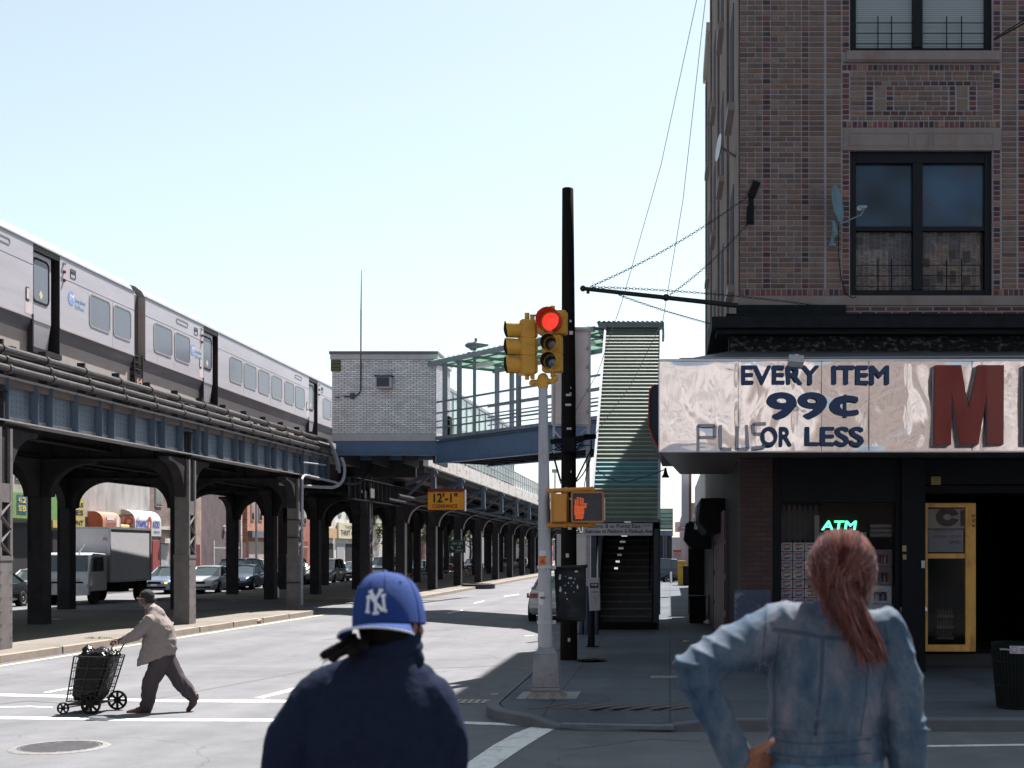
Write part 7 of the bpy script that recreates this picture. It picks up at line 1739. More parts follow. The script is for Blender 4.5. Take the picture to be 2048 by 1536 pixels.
for x in (-19.9, -18.0): q = MB(); q.cyl((x, 184.8, .5), (x+.3, 184.8, .5), .5, n=14); q.build('wheel', tyre, bus)
# ------------------------------------------------------------------ buildings across the street, signs, trees
WX = -31.7
def bld(label, y0, y1, h, col, col2=None, brick=True, floors=(), depth=12, cat='building'):
    t = thing('row_building', label, cat, (WX-depth/2, (y0+y1)/2, .15), 'row of buildings beyond the viaduct')
    m = bricktex('far_wall_brick', col, col2 or tuple(c*.75 for c in col), tuple(c*1.1 for c in col), .4, .12, 'YZ') if brick else mat('far_wall', col, .85, var=.22, scale=1.2, stain=tuple(c*.5 for c in col), stain_scale=1.1, stain_amt=.55, stretch=(1, 1, .4), world=True)
    q = MB(); q.box(WX-depth, WX, y0, y1-.02, .15, h); q.build('wall', m, t, smooth=0)
    q = MB(); q.box(WX-.02, WX+.18, y0, y1-.03, h-.35, h+.1); q.build('cornice', M['conc_white'], t)
    for (ya, yb_, za, zb_) in floors:
        f = MB(); f.box(WX, WX+.05, ya, yb_, za, zb_); fo = f.build('window_frame', mat('far_frame_pale', (.3, .28, .28), .7), t)
        g2_ = MB(); g2_.box(WX+.05, WX+.06, ya+.08, yb_-.08, za+.08, zb_-.08); g2_.build('pane', M['wglass'], fo)
    return t
def shut(t, y0, y1, z0, z1, m, name='shutter'):
    q = MB(); q.box(WX, WX+.06, y0, y1, z0, z1)
    q.build(name, m, t)
dk = mat('shop_opening', (.02, .02, .025), .7); shg = mat('shutter_light', (.36, .37, .4), .5, metal=.3, var=.1); sht = mat('shutter_tan', (.3, .24, .2), .6)
a = bld('grey building with wide upper windows and a green shop sign', 48, 65.3, 11, (.30, .27, .25), brick=False, floors=[(50, 52.6, 5.9, 8.4), (53, 55.6, 5.9, 8.4), (56, 58.6, 5.9, 8.4), (59, 61.6, 5.7, 8.4), (62, 64.6, 5.7, 8.4)])
shut(a, 58, 65, .15, 3.6, dk, 'shop_opening'); shut(a, 49, 57.4, .15, 3.6, dk, 'shop_opening')
gs = thing('green_shop_sign', 'bright green shop sign with a dark blue square, left of the first black pillar', 'sign', (WX+.3, 62, 3.8))
q = MB(); q.box(WX+.06, WX+.5, 57.5, 65.2, 3.82, 5.05); q.build('panel', mat('sign_green', (.13, .24, .08), .6, var=.12), gs)
q = MB(); q.box(WX+.5, WX+.52, 61.15, 62.05, 4.05, 4.95); q.build('blue_square', mat('sign_blue_sq', (.04, .10, .16), .6), gs)
yy = mat('sign_yellowish', (.5, .4, .12), .6)
for (y, z, s) in ((61.4, 4.7, '41'), (61.8, 4.7, '2'), (61.4, 4.3, 'SE'), (61.8, 4.3, 'B')): text(s, yy, gs, (WX+.53, y, z), (0, 1, 0), (0, 0, 1), h=.26, w=.3, bold=.03)
text('Sunny', mat('sign_teal', (.05, .3, .3), .6), gs, (WX+.51, 63.2, 4.75), (0, 1, 0), (0, 0, 1), h=.3, w=1.3); text('Market', mat('sign_teal2', (.05, .3, .3), .6), gs, (WX+.51, 63.4, 4.3), (0, 1, 0), (0, 0, 1), h=.2, w=1.1)
b_ = bld('narrow tan building with yellow sign boards', 65.3, 69.0, 9.6, (.34, .27, .2), floors=[(66, 67, 5.6, 7.4), (67.6, 68.5, 5.6, 7.4)])
shut(b_, 65.6, 68.8, .15, 3.3, dk, 'shop_opening')
ysg = thing('yellow_shop_sign', 'yellow shop sign boards with dark lettering, left of the orange awning', 'sign', (WX+.2, 67, 3.4))
q = MB(); q.box(WX+.06, WX+.2, 65.35, 68.9, 3.45, 5.1); q.build('panel', mat('sign_yel', (.38, .31, .12), .6, var=.15), ysg)
for s, z in (('LIQUORS', 4.7), ('WINES', 4.3), ('DISCOUNT', 3.75)): text(s, M['ink'], ysg, (WX+.205, 67.3, z), (0, 1, 0), (0, 0, 1), h=.26, w=2.8, bold=.02)
c_ = bld('white stucco building with streaked blank wall behind the awnings', 69.0, 78, 10.5, (.36, .335, .33), brick=False)
shut(c_, 69.5, 72.4, .15, 3.2, dk, 'shop_opening'); shut(c_, 73.2, 76, .15, 3.1, sht); q = MB(); q.box(WX, WX+.2, 77.0, 77.5, .15, 3.6); q.build('pilaster', M['conc_white'], c_)
def awning(name, label, y0, y1, x1, z0, z1, colf, cole):
    t = thing(name, label, 'awning', ((WX+x1)/2, (y0+y1)/2, z0)); d = x1 - WX; r_ = min(d*.75, (z1-z0)*.55)
    pts = [(WX+.07, z0), (WX+.07, z1)] + [(x1 - r_ + r_*math.sin(R(a_)), z1 - r_ + r_*math.cos(R(a_))) for a_ in range(0, 91, 15)] + [(x1, z0)]
    q = MB(); q.prism(pts, (0, y0+.01, 0), (1, 0, 0), (0, 0, 1), (0, y1-y0-.02, 0)); q.build('canopy', colf, t)
    q = MB(); q.prism(pts, (0, y0-.0, 0), (1, 0, 0), (0, 0, 1), (0, .01, 0)); q.build('end_panel', cole, t)
    return t
aw = awning('orange_awning', 'rounded orange awning on the white stucco wall', 69.5, 71.8, -30.8, 3.5, 4.42, mat('awning_orange', (.34, .15, .11), .6, var=.1), mat('awning_orange_end', (.36, .10, .05), .6))
q = MB(); q.box(-30.8, -30.79, 70.0, 70.9, 3.95, 4.2); q.box(-30.8, -30.79, 71.2, 71.6, 3.6, 4.1); q.build('white_patch', mat('patch_white', (.6, .55, .55), .6), aw)
text('GROCERY', mat('awning_ink', (.35, .12, .08), .6), aw, (-30.79, 70.6, 3.75), (0, 1, 0), (0, 0, 1), h=.2, w=1.3)
dw = awning('audio_awning', 'rounded white awning with blue lettering around a big red letter', 73.7, 77.5, -30.8, 3.15, 4.65, mat('awning_white', (.42, .42, .41), .6, var=.05), mat('awning_tan_end', (.36, .29, .25), .6))
ib = mat('awning_blue', (.08, .10, .42), .6); ir = mat('awning_redD', (.45, .05, .05), .6)
text('DYNAMIC', ib, dw, (-30.79, 74.62, 3.85), (0, 1, 0), (0, 0, 1), h=.42, w=1.5, bold=.02); text('D', ir, dw, (-30.785, 75.72, 3.85), (0, 1, 0), (0, 0, 1), h=.8, w=.55, bold=.04, shear=.2); text('AUDIO', ib, dw, (-30.79, 76.7, 3.85), (0, 1, 0), (0, 0, 1), h=.42, w=1.05, bold=.02)
text('THE', ir, dw, (-30.79, 74.1, 4.2), (0, 1, 0), (0, 0, 1), h=.12, w=.3); text('CAR ALARMS', ib, dw, (-30.79, 74.8, 3.4), (0, 1, 0), (0, 0, 1), h=.14, w=1.2); text('STEREOS', ib, dw, (-30.79, 76.8, 3.4), (0, 1, 0), (0, 0, 1), h=.14, w=.9)
text('DYNAMIC', M['ink'], dw, (-31.22, 73.69, 4.3), (1, 0, 0), (0, 0, 1), h=.13, w=.7, bold=.01); text('D', ir, dw, (-31.18, 73.69, 3.95), (1, 0, 0), (0, 0, 1), h=.45, w=.5, bold=.06, shear=.2)
q = MB(); q.box(WX+.07, -31.0, 72.3, 73.5, 3.35, 3.75); tag(q.build('yellow_awning', mat('awning_yellow', (.6, .5, .25), .6), bevel=.05), 'small pale yellow awning between the orange and the white awning', 'awning')
d_ = bld('dark brown brick building with plaster panels and pipe', 78, 81.8, 10.5, (.20, .14, .13), floors=[(78.8, 79.8, 5.0, 6.4)])
shut(d_, 78.3, 79.4, .15, 2.9, mat('shop_red', (.22, .05, .05), .6)); shut(d_, 79.6, 80.8, .15, 2.7, shg); q = MB(); q.box(WX, WX+.15, 78.3, 81.5, 3.6, 3.8); q.box(WX, WX+.3, 79.6, 81, 2.75, 3.05); q.build('ledge', M['conc_white'], d_)
e_ = bld('tan brick building with a small dark doorway', 81.8, 86.6, 11, (.32, .23, .18), floors=[(82.5, 83.6, 5.4, 7), (84.6, 85.7, 5.4, 7)])
shut(e_, 85.2, 86.2, .15, 2.7, mat('door_wine', (.12, .03, .04), .6), 'shop_opening')
f_ = bld('blank dark purple brown brick wall with a round vent', 86.6, 94.5, 10, (.105, .072, .082), (.09, .062, .07))
q = MB(); q.cyl((WX, 91.0, 3.85), (WX+.12, 91.0, 3.85), .25, n=14); q.build('round_vent', M['galv'], f_)
q = MB(); q.box(WX, WX+.12, 94.2, 94.5, .15, 10); q.build('corner_strip', M['conc_white'], f_)
h_ = bld('orange brick building with tall dark windows', 96.0, 101.5, 11, (.42, .2, .13), floors=[(96.8, 97.5, 4.6, 6.6), (98.6, 99.4, 4.6, 6.6), (100.2, 101, 4.6, 6.6)])
shut(h_, 96.2, 101, .15, 3.0, mat('shutter_pinkish', (.36, .29, .28), .6)); q = MB(); q.box(WX, WX+.35, 96.1, 101.2, 3.3, 3.8); q.build('canopy', mat('canopy_slate', (.11, .12, .15), .6), h_)
i_ = bld('dark red brick building with a blank side', 101.5, 110, 9, (.14, .05, .045), (.12, .045, .04))
j_ = bld('bright red brick building with a white ledge', 110, 113.5, 9, (.3, .10, .08), floors=[(110.6, 111.4, 4.6, 6.1)])
k_ = bld('whitish shop building with light shutters and a wall lamp', 113.5, 121, 8.2, (.46, .43, .41), brick=False, floors=[(114.4, 115.2, 5, 6.2), (118, 118.8, 5, 6.2)])
shut(k_, 114.2, 116.4, .15, 3.2, shg); shut(k_, 117, 120.4, .15, 3.0, dk, 'shop_opening'); q = MB(); q.box(WX+.06, WX+.3, 114, 120.6, 3.5, 4.4); q.build('sign_board', mat('board_tan', (.45, .30, .17), .6, var=.2), k_)
l_ = bld('white two storey building with a cream shop sign', 121, 130, 8.6, (.5, .49, .47), brick=False, floors=[(122.2, 123.4, 5.6, 7), (125.4, 126.6, 5.6, 7)])
shut(l_, 121.6, 124.4, .15, 3.0, shg); shut(l_, 125, 129.4, .15, 3.0, dk, 'shop_opening')
cs = thing('cream_shop_sign', 'cream shop sign with dark lettering on the white two storey building', 'sign', (WX+.2, 125, 3.6))
q = MB(); q.box(WX+.06, WX+.25, 121.5, 129.5, 3.5, 5.0); q.build('panel', mat('sign_cream', (.5, .45, .33), .6), cs); text('THRIFT', M['ink'], cs, (WX+.255, 125.5, 4.6), (0, 1, 0), (0, 0, 1), h=.35, w=3.5); text('THRIFT CITY', M['ink'], cs, (WX+.255, 125.5, 4.05), (0, 1, 0), (0, 0, 1), h=.5, w=6.4, bold=.02)
m_ = bld('pale rendered building with bushes growing over its wall', 130, 149, 9, (.44, .42, .40), brick=False, floors=[(132, 133.5, 5, 6.6), (136, 137.5, 5, 6.6)])
n_b = bld('low building, dark red base and grey top, behind the far pillars', 152, 182, 6.8, (.17, .08, .09), (.15, .07, .08))
q = MB(); q.box(WX, WX+.15, 152, 182, 4.2, 6.5); q.build('upper_panel', mat('panel_greybrown', (.26, .23, .24), .7, var=.1), n_b)
o_b = bld('large grey building at the end of the row', 186, 240, 10, (.22, .22, .25), brick=False)
# fences in front of the blank wall
fcn = thing('spiked_fence', 'pale steel gate and spiked fence in front of the purple brown wall', 'fence', (WX+.6, 91, .15))
q = MB(); yv = 87.2
while yv < 94: q.box(WX+.58, WX+.6, yv, yv+.03, .15, 2.9); yv += .22
q.build('picket', M['galv'], fcn); q = MB(); q.box(WX+.57, WX+.61, 87.2, 92.8, 2.45, 2.52); q.box(WX+.57, WX+.61, 87.2, 92.8, .3, .36); q.box(WX+.5, WX+.66, 92.7, 92.86, .15, 3.0); q.box(WX+.5, WX+.66, 87.1, 87.25, .15, 3.0); q.build('fence_frame', mat('fence_pale', (.4, .4, .42), .5), fcn)
fc2 = thing('spiked_fence', 'dark spiked fence in front of the dark red brick side', 'fence', (WX+.6, 105, .15))
q = MB(); yv = 102
while yv < 110: q.box(WX+.58, WX+.6, yv, yv+.03, .15, 3.1); yv += .25
q.build('picket', M['black'], fc2); q = MB(); q.box(WX+.57, WX+.61, 102, 110, 2.6, 2.68); q.build('fence_frame', mat('fence_pale2', (.35, .35, .38), .5), fc2)
# street light pole in front of blank wall
slp = thing('street_lamp', 'pale straight lamp pole in front of the purple brown wall', 'street lamp', (-29.6, 92.5, .15))
q = MB(); q.cyl((-29.9, 92.5, .15), (-29.9, 92.5, 8.5), .1, .07, 10); q.build('pole', M['galv'], slp)
# trees
def leafmat(name, c): return mat(name, c, .6, attr=True, var=.2, scale=2)
lfm = leafmat('leaf', (.07, .1, .03))
def tree(x, y, h, r_, seed, label, z0=.15, dens=2600, low=.35):
    rn = random.Random(seed); t = thing('tree', label, 'tree', (x, y, z0), 'trees along the far street')
    q = MB(); q.tube([(x, y, z0), (x+.1, y, z0+h*.25), (x-.1, y+.1, z0+h*.55), (x, y, z0+h*.85)], [.2, .16, .11, .04], 8)
    tips = []
    for k in range(9):
        a = rn.uniform(0, 6.28); zz = z0+h*rn.uniform(.28, .7); e = Vector((x+math.cos(a)*r_*.75, y+math.sin(a)*r_*.75, zz+h*rn.uniform(.1, .28))); q.tube([(x, y, zz), ((x+e.x)/2, (y+e.y)/2, (zz+e.z)/2+.2), e], [.08, .05, .02], 5); tips.append(e)
    q.build('trunk', mat('bark', (.07, .055, .045), .9, var=.3, scale=6, world=True), t)
    q = MB(); cl = []
    for k in range(26):
        a = rn.uniform(0, 6.28); u_ = rn.uniform(-1, 1); rr = rn.uniform(.35, 1)**.5
        cl.append((Vector((x+math.cos(a)*math.sqrt(1-u_*u_)*r_*rr, y+math.sin(a)*math.sqrt(1-u_*u_)*r_*rr, z0+h*(low+1)/2 + u_*h*(1-low)/2*rr)), rn.uniform(.35, .6)*r_*.75, rn.uniform(.55, 1.35)))
    for k in range(dens):
        c, s_, tone = rn.choice(cl); d = Vector((rn.gauss(0, 1), rn.gauss(0, 1), rn.gauss(0, .8))); d.normalize(); p = c + d*s_*rn.uniform(.3, 1)**.5
        n_ = Vector((rn.uniform(-1, 1), rn.uniform(-1, 1), rn.uniform(-.2, 1))).normalized(); ax = n_.cross(Vector((0, 0, 1))).normalized()*rn.uniform(.09, .2); ay = n_.cross(ax).normalized()*rn.uniform(.07, .14)
        g0 = rn.uniform(.75, 1.3)*tone; q.add([p-ax, p-ay, p+ax, p+ay], [(0, 1, 2, 3)], (.10*g0, .135*g0, .04*g0))
    q.build('crown', lfm, t, smooth=0, fix=False)
tr_ = [(-30.2, 138, 9, 2.6, 'green tree against the pale building, seen between pillars right of the white shops'), (-30, 149, 8, 2.6, 'leafy tree in front of the low red building'),
       (-27.5, 176, 9, 3.6, 'bright green tree seen right of the dark green street sign'), (-25, 188, 9.5, 3.6, 'second bright green tree right of the dark green street sign'), (-24, 204, 10, 4, 'third green tree along the far street'), (-22.5, 222, 10, 4, 'fourth green tree along the far street'), (-21, 246, 10, 4.2, 'last green tree before the street end'), (-29, 166, 8, 3, 'dark green tree close behind the street sign')]
for k, (x, y, h, r_, lab) in enumerate(tr_): tree(x, y, h, r_, 40+k, lab)
for k in range(5):
    pass
ds_ = thing('distant_skyline', 'pale low buildings closing the street in the far distance', 'building', (-8, 330, 0))
q = MB(); rn = random.Random(6); x = -60
while x < 40:
    w = rn.uniform(7, 15); q.box(x, x+w-.1, 325+rn.uniform(0, 8), 345, 0, rn.uniform(4, 7.5)); x += w
q.build('wall', mat('far_pale', (.3, .28, .29), .9, var=.3, scale=.15, world=True), ds_)

# ------------------------------------------------------------------ signs hanging at the viaduct
cs_ = thing('clearance_sign', 'orange yellow height clearance sign reading 12\'-1", hung under the viaduct', 'sign', P(893, 1021, 60.6))
yS = 60.6
q = MB(); q.box(PX(855, yS), PX(930.5, yS), yS, yS+.05, PZ(1020.5, yS), PZ(983, yS)); q.build('panel', mat('clearance_yellow', (.62, .26, .02), .6, var=.12, scale=2, stain=(.6, .12, .02), stain_scale=.6, stain_amt=.3, world=True), cs_)
q = MB(); ring_prism(q, rrect(76*yS/F, 38*yS/F, .01), rrect(73.5*yS/F, 35.5*yS/F, .01), (PX(892.7, yS), yS-.02, PZ(1001.7, yS)), (1, 0, 0), (0, 0, 1), (0, .05, 0)); q.box(PX(855, yS), PX(931, yS), yS+.06, yS+.12, PZ(982, yS), PZ(977, yS)); q.build('frame', mat('clearance_frame', (.16, .03, .02), .6), cs_)
q = MB(); q.box(PX(928.5, yS), PX(931.5, yS), yS-.05, yS+.1, PZ(1022, yS), PZ(980, yS)); q.build('edge_bar', mat('edge_bar', (.45, .38, .38), .6), cs_)
text('12\'-1"', M['ink'], cs_, (PX(891, yS), yS-.006, PZ(995.5, yS)), h=17.5*yS/F, w=47*yS/F, bold=.03, ext=.005); text('CLEARANCE', mat('clearance_ink', (.08, .015, .01), .6), cs_, (PX(890, yS), yS-.006, PZ(1012, yS)), h=7*yS/F, w=50*yS/F, bold=.02, ext=.005)
yN = 76.0
st2 = thing('street_name_sign', 'dark green street name sign with an arrow hung between far pillars', 'sign', P(914, 1106, yN))
q = MB(); q.box(PX(897, yN), PX(931, yN), yN, yN+.06, PZ(1106, yN), PZ(1081, yN)); q.build('panel', mat('sign_darkgreen', (.012, .035, .03), .6), st2)
q = MB(); ring_prism(q, rrect(33*yN/F, 24*yN/F, .03), rrect(31.6*yN/F, 22.6*yN/F, .03), (PX(914, yN), yN-.01, PZ(1093.5, yN)), (1, 0, 0), (0, 0, 1), (0, .01, 0)); q.build('border', mat('sign_border', (.12, .16, .17), .6), st2)
wt = mat('sign_dullwhite', (.32, .36, .38), .6)
text('NEW YORK', wt, st2, (PX(915, yN), yN-.006, PZ(1087, yN)), h=.13, w=.66, bold=.02); text('AVE', wt, st2, (PX(918, yN), yN-.006, PZ(1094, yN)), h=.12, w=.22, bold=.02); text('NORTH', wt, st2, (PX(918.5, yN), yN-.006, PZ(1101, yN)), h=.11, w=.42, bold=.02)
q = MB(); q.prism([(-.1, .12), (.06, .08), (.02, .04), (.1, -.08), (.05, -.12), (-.03, 0), (-.07, -.04)], (PX(904.5, yN), yN-.006, PZ(1096, yN)), (1, 0, 0), (0, 0, 1), (0, .005, 0)); q.build('arrow', wt, st2)
pl_ = thing('planter', 'low round dark planter ring beside the far median', 'planter', (PX(957, 79), 79, 0))
c = G(957, 1174, .1); q = MB(); q.lathe((c.x, c.y, 0), (0, 0, 1), [(.95, 0), (1.0, .05), (1.0, .28), (.85, .3), (.8, .15), (0, .15)], 28); q.build('ring', mat('planter_dark', (.05, .045, .05), .8), pl_)
bk = thing('white_bucket', 'white plastic tub with a blue label standing on the shaded median', 'bucket', P(550, 1197, 58))
c = Vector((PX(550, 57.5), 57.5, .15)); q = MB(); q.box(c.x-.16, c.x+.16, c.y-.14, c.y+.14, .15, .55); q.build('tub', M['white'], bk, bevel=.03); q = MB(); q.box(c.x-.05, c.x+.13, c.y-.15, c.y-.14, .22, .42); q.build('label', mat('tub_label', (.05, .08, .3), .6), bk)
q = MB(); q.ball((c.x-.07, c.y, .58), .07, n=8, m=5); q.ball((c.x+.08, c.y, .58), .08, n=8, m=5); q.build('contents', M['white'], bk)
bar = thing('road_barrier', 'low row of pale barrier posts between the far pillars', 'barrier', (-17.5, 110, .15))
q = MB()
for k in range(34): q.box(-17.6+.05*k*0, -17.5, 84+1.9*k, 84.12+1.9*k, .15, .75)
q.box(-17.62, -17.58, 84, 148, .68, .74); q.build('post', mat('barrier_tan', (.3, .24, .2), .7), bar)
# ------------------------------------------------------------------ row behind the viewer, added to block sky and feed the sign's reflections
x = -46
for k, (w, h, c) in enumerate(((15, 9, (.42, .30, .26)), (12, 12, (.50, .44, .42)), (11, 8, (.48, .38, .34)), (14, 13, (.55, .50, .48)), (10, 9, (.36, .24, .2)), (13, 11, (.5, .42, .38)), (14, 10, (.44, .34, .3)))):
    t = thing('added_row_building', ['wide low', 'tall pale', 'small tan', 'tall cream', 'dark red', 'broad pinkish', 'last'][k] + ' shop building across the side street behind the viewer', 'building', (x+w/2, -26, 0), 'buildings across the side street')
    h += 9; q = MB(); q.box(x, x+w-.2, -34, -24, 0, h); q.build('wall', mat('behind_wall', tuple(k_*.3+(.26 if k % 2 else .12) for k_ in c), .85, var=.2, scale=1.5, world=True), t)
    q = MB(); xx = x+1
    while xx < x+w-1.6:
        for zz in [4.6+3.1*j for j in range(int((h-5)/3.1)+1)]: q.box(xx, xx+1.1, -24, -23.95, zz, min(zz+1.7, h-.4))
        xx += 2.3
    q.box(x+.6, x+w-.8, -24, -23.9, .5, 2.9); q.build('window', M['wglass'], t, smooth=0)
    x += w
# ------------------------------------------------------------------ people
from mathutils.bvhtree import BVHTree
V = Vector
def limb(mb, pts, rad, flat=1.0, side=(1, 0, 0), n=14):
    """closed tapered limb with round ends; flat squashes across 'side'"""
    pts = [V(p) for p in pts]; P2 = []; R2 = []
    for i in range(len(pts)-1):
        for k in range(6): t = k/6; s_ = t*t*(3-2*t); P2.append(pts[i].lerp(pts[i+1], t)); R2.append(rad[i]+(rad[i+1]-rad[i])*s_)
    P2.append(pts[-1]); R2.append(rad[-1])
    d0 = (P2[0]-P2[1]).normalized(); d1 = (P2[-1]-P2[-2]).normalized()
    a = [P2[0]+d0*R2[0]*x for x in (.98, .8, .45)]; ra = [R2[0]*x for x in (.15, .6, .9)]
    b2 = [P2[-1]+d1*R2[-1]*x for x in (.45, .8, .98)]; rb = [R2[-1]*x for x in (.9, .6, .15)]
    mb.tube(a+P2+b2, ra+R2+rb, n)
def rings(mb, lst, n=24, tilt=None):
    """torso: list of (centre, rx, ry)"""
    rr = []
    for c, rx, ry in lst:
        c = V(c); rr.append([c + V((rx*math.copysign(abs(math.cos(a))**.85, math.cos(a)), ry*math.copysign(abs(math.sin(a))**.85, math.sin(a)), 0)) for a in [2*math.pi*k/n for k in range(n)]])
    # densify
    out = []
    for i in range(len(rr)-1):
        for k in range(4): out.append([p.lerp(q_, k/4) for p, q_ in zip(rr[i], rr[i+1])])
    out.append(rr[-1]); mb.loft(out)
def fuse(mb, name, m, parent, voxel=.006, it=4, disp=None, keep=False):
    me = mb.mesh(name, smooth=0); ob = bpy.data.objects.new('tmp', me); C.objects.link(ob)
    r_ = ob.modifiers.new('r', 'REMESH'); r_.mode = 'VOXEL'; r_.voxel_size = voxel; r_.use_smooth_shade = True
    s_ = ob.modifiers.new('s', 'SMOOTH'); s_.factor = .5; s_.iterations = it
    me2 = evalmesh(ob); bpy.data.objects.remove(ob); bpy.data.meshes.remove(me)
    me2.name = name; me2.materials.clear()
    if disp:
        me2.update(); nn_ = [v.normal.copy() for v in me2.vertices]
        for v, n_ in zip(me2.vertices, nn_): v.co += n_*disp(v.co, n_)
    me2.polygons.foreach_set('use_smooth', [True]*len(me2.polygons)); me2.update()
    bv = BVHTree.FromPolygons([v.co.copy() for v in me2.vertices], [tuple(p.vertices) for p in me2.polygons]) if keep else None
    o = mk(name, me2, m, parent)
    return (o, bv) if keep else o
def ridge(p, s, k=2.0): return (1 - min(1, abs(mnoise.noise(V((p[0]*s[0], p[1]*s[1], p[2]*s[2]))))*k))**2
def headshape(mb, c, f, h=.235, tilt=0):
    """skull, jaw, nose, ears in one frame: f = facing"""
    f = V(f).normalized(); up = V((0, 0, 1)); up = (up - f*up.dot(f)).normalized(); r_ = f.cross(up); s = h/.235; c = V(c)
    Mx = Matrix((r_, f, up)).transposed()
    def e(x, y, z, a, b2, d, n=16, m_=12): mb.ball(c + Mx @ V((x*s, y*s, z*s)), a*s, b2*s, d*s, n, m_, M=Mx)
    e(0, -.012, .028, .074, .094, .088); e(0, .012, -.03, .062, .076, .080); e(0, .045, -.075, .036, .040, .034)
    e(0, .092, -.008, .011, .014, .026); e(0, .101, -.026, .015, .013, .010); e(0, .078, .022, .052, .018, .012)
    e(.033, .062, -.022, .022, .022, .02); e(-.033, .062, -.022, .022, .022, .02)
    e(0, .086, -.052, .022, .010, .006); e(0, .084, -.062, .019, .010, .007)
    for sx in (-1, 1): e(sx*.076, -.006, -.012, .011, .020, .032)
    return Mx, s
def eyes(c, f, s, Mx, parent):
    for sx in (-1, 1):
        q = MB(); q.ball(V(c)+Mx @ V((sx*.030*s, .076*s, .004*s)), .0125*s, n=12, m=8); o = q.build('eye', mat('eye_white', (.5, .47, .45), .25), parent, smooth=60)
        q = MB(); q.ball(V(c)+Mx @ V((sx*.030*s, .0835*s, .004*s)), .0065*s, n=10, m=6); q.build('iris', mat('iris', (.03, .015, .01), .2), o, smooth=60)
def hand(mb, w, palm_dir, palm_n, thumb_dir, s=1.0, curl=.5, spread=.14):
    """palm + 5 fingers, w wrist; palm_dir to the knuckles, palm_n out of the palm"""
    w = V(w); d = V(palm_dir).normalized(); n_ = V(palm_n); n_ = (n_ - d*n_.dot(d)).normalized(); x = d.cross(n_)
    if x.dot(V(thumb_dir)) < 0: x = -x
    for k in (-1, 0, 1): limb(mb, [w + x*k*.008*s, w + d*.085*s + x*k*.026*s], [.017*s, .014*s], n=8)
    L_ = [.072, .082, .076, .060]
    for k in range(4):
        off = (.030 - .020*k)*s; a = w + d*.085*s + x*off; dd = (d + x*(1.5-k)*spread*.5).normalized(); pts = [a]; cur = dd; seg = L_[k]*s*V((.46, .30, .24))
        for j in range(3):
            cur = (Matrix.Rotation(0, 3, 'X') @ cur); cur = (cur*math.cos(curl*(.6+.25*j)) + n_*math.sin(curl*(.6+.25*j))).normalized() if j or curl > .3 else cur
            pts.append(pts[-1] + cur*seg[j])
        limb(mb, pts, [.0095*s, .0088*s, .0082*s, .007*s], n=8)
    t0 = w + d*.022*s + x*.020*s; td = V(thumb_dir).normalized(); limb(mb, [t0, t0+td*.034*s, t0+td*.062*s+d*.01*s, t0+td*.084*s+d*.022*s], [.0135*s, .0115*s, .0105*s, .0085*s], n=8)
def skin(name, c): return mat(name, c, .5, var=.1, scale=14, bump=.08, bscale=200)

# ---- man with the blue cap, foreground left
px = 711.0; MY = 3.6
def m3(u, v, y=MY): return P(u, v, y)
gz = .48
man = thing('person', 'person seen from behind in a navy fleece and a blue cap with a white emblem', 'person', (-.81, 3.6, gz))
sk = skin('skin_brown', (.17, .075, .045)); hc = V((-.782, 3.615, 2.0)); hf = V((.5, .86, -.05))
q = MB(); Mx, hs_ = headshape(q, hc, hf)
limb(q, [hc+V((0, .0, -.06)), (-.80, 3.59, 1.83)], [.058, .062])
rings(q, [((-.81, 3.6, 1.0), .15, .11), ((-.81, 3.6, 1.25), .15, .10), ((-.81, 3.6, 1.6), .17, .11), ((-.81, 3.6, 1.8), .14, .09), ((-.81, 3.6, 1.86), .07, .07)])
for s in (-1, 1): limb(q, [(-.81+s*.09, 3.6, 1.3), (-.81+s*.10, 3.63, .95), (-.81+s*.11, 3.6, gz+.07)], [.085, .055, .04]); limb(q, [(-.81+s*.11, 3.6, gz+.05), (-.81+s*.12, 3.78, gz+.04)], [.04, .035])
limb(q, [(-.99, 3.6, 1.79), (-1.085, 3.58, 1.52), (-1.06, 3.72, 1.30)], [.06, .042, .028]); limb(q, [(-.69, 3.6, 1.77), (-.66, 3.67, 1.55), (-.705, 3.84, 1.64)], [.055, .04, .028])
hand(q, (-1.06, 3.73, 1.28), (.1, .25, -1), (.9, .2, .2), (.2, 1, -.2)); hand(q, (-.705, 3.865, 1.67), (-.25, -.0, 1), (-.2, -1, 0), (-1, .2, .3))
fuse(q, 'body', sk, man, .0062, 3); eyes(hc, hf, hs_, Mx, man)
fleece = mat('navy_fleece', (.012, .016, .034), .95, var=.2, scale=30, bump=.12, bscale=220, spec=.05)
q = MB()
rings(q, [((-.815, 3.6, 1.12), .175, .135), ((-.815, 3.6, 1.28), .185, .14), ((-.815, 3.6, 1.5), .20, .145), ((-.82, 3.59, 1.68), .205, .14), ((-.82, 3.59, 1.78), .192, .122), ((-.812, 3.59, 1.85), .13, .105), ((-.80, 3.59, 1.90), .095, .095), ((-.795, 3.6, 1.935), .085, .088)], 28)
limb(q, [(-.965, 3.6, 1.785), (-1.045, 3.59, 1.68), (-1.085, 3.57, 1.52), (-1.06, 3.71, 1.31)], [.092, .085, .068, .047], n=18)
limb(q, [(-.69, 3.6, 1.775), (-.655, 3.6, 1.68), (-.652, 3.66, 1.55), (-.70, 3.83, 1.63)], [.088, .084, .072, .05], n=18)
limb(q, [(-.93, 3.6, 1.825), (-.82, 3.6, 1.855), (-.72, 3.6, 1.825)], [.07, .075, .07])
def mdisp(p, n_):
    a = ridge(p, (4, 4, 3), 1.4)*.004 - .002; fold = ridge((p.x+p.z*.6, p.y, p.z), (8, 5, 3), 1.6)*.005
    return a + fold*(1 if abs(p.x+.815) > .12 else .35) + mnoise.noise(p*60)*.0012
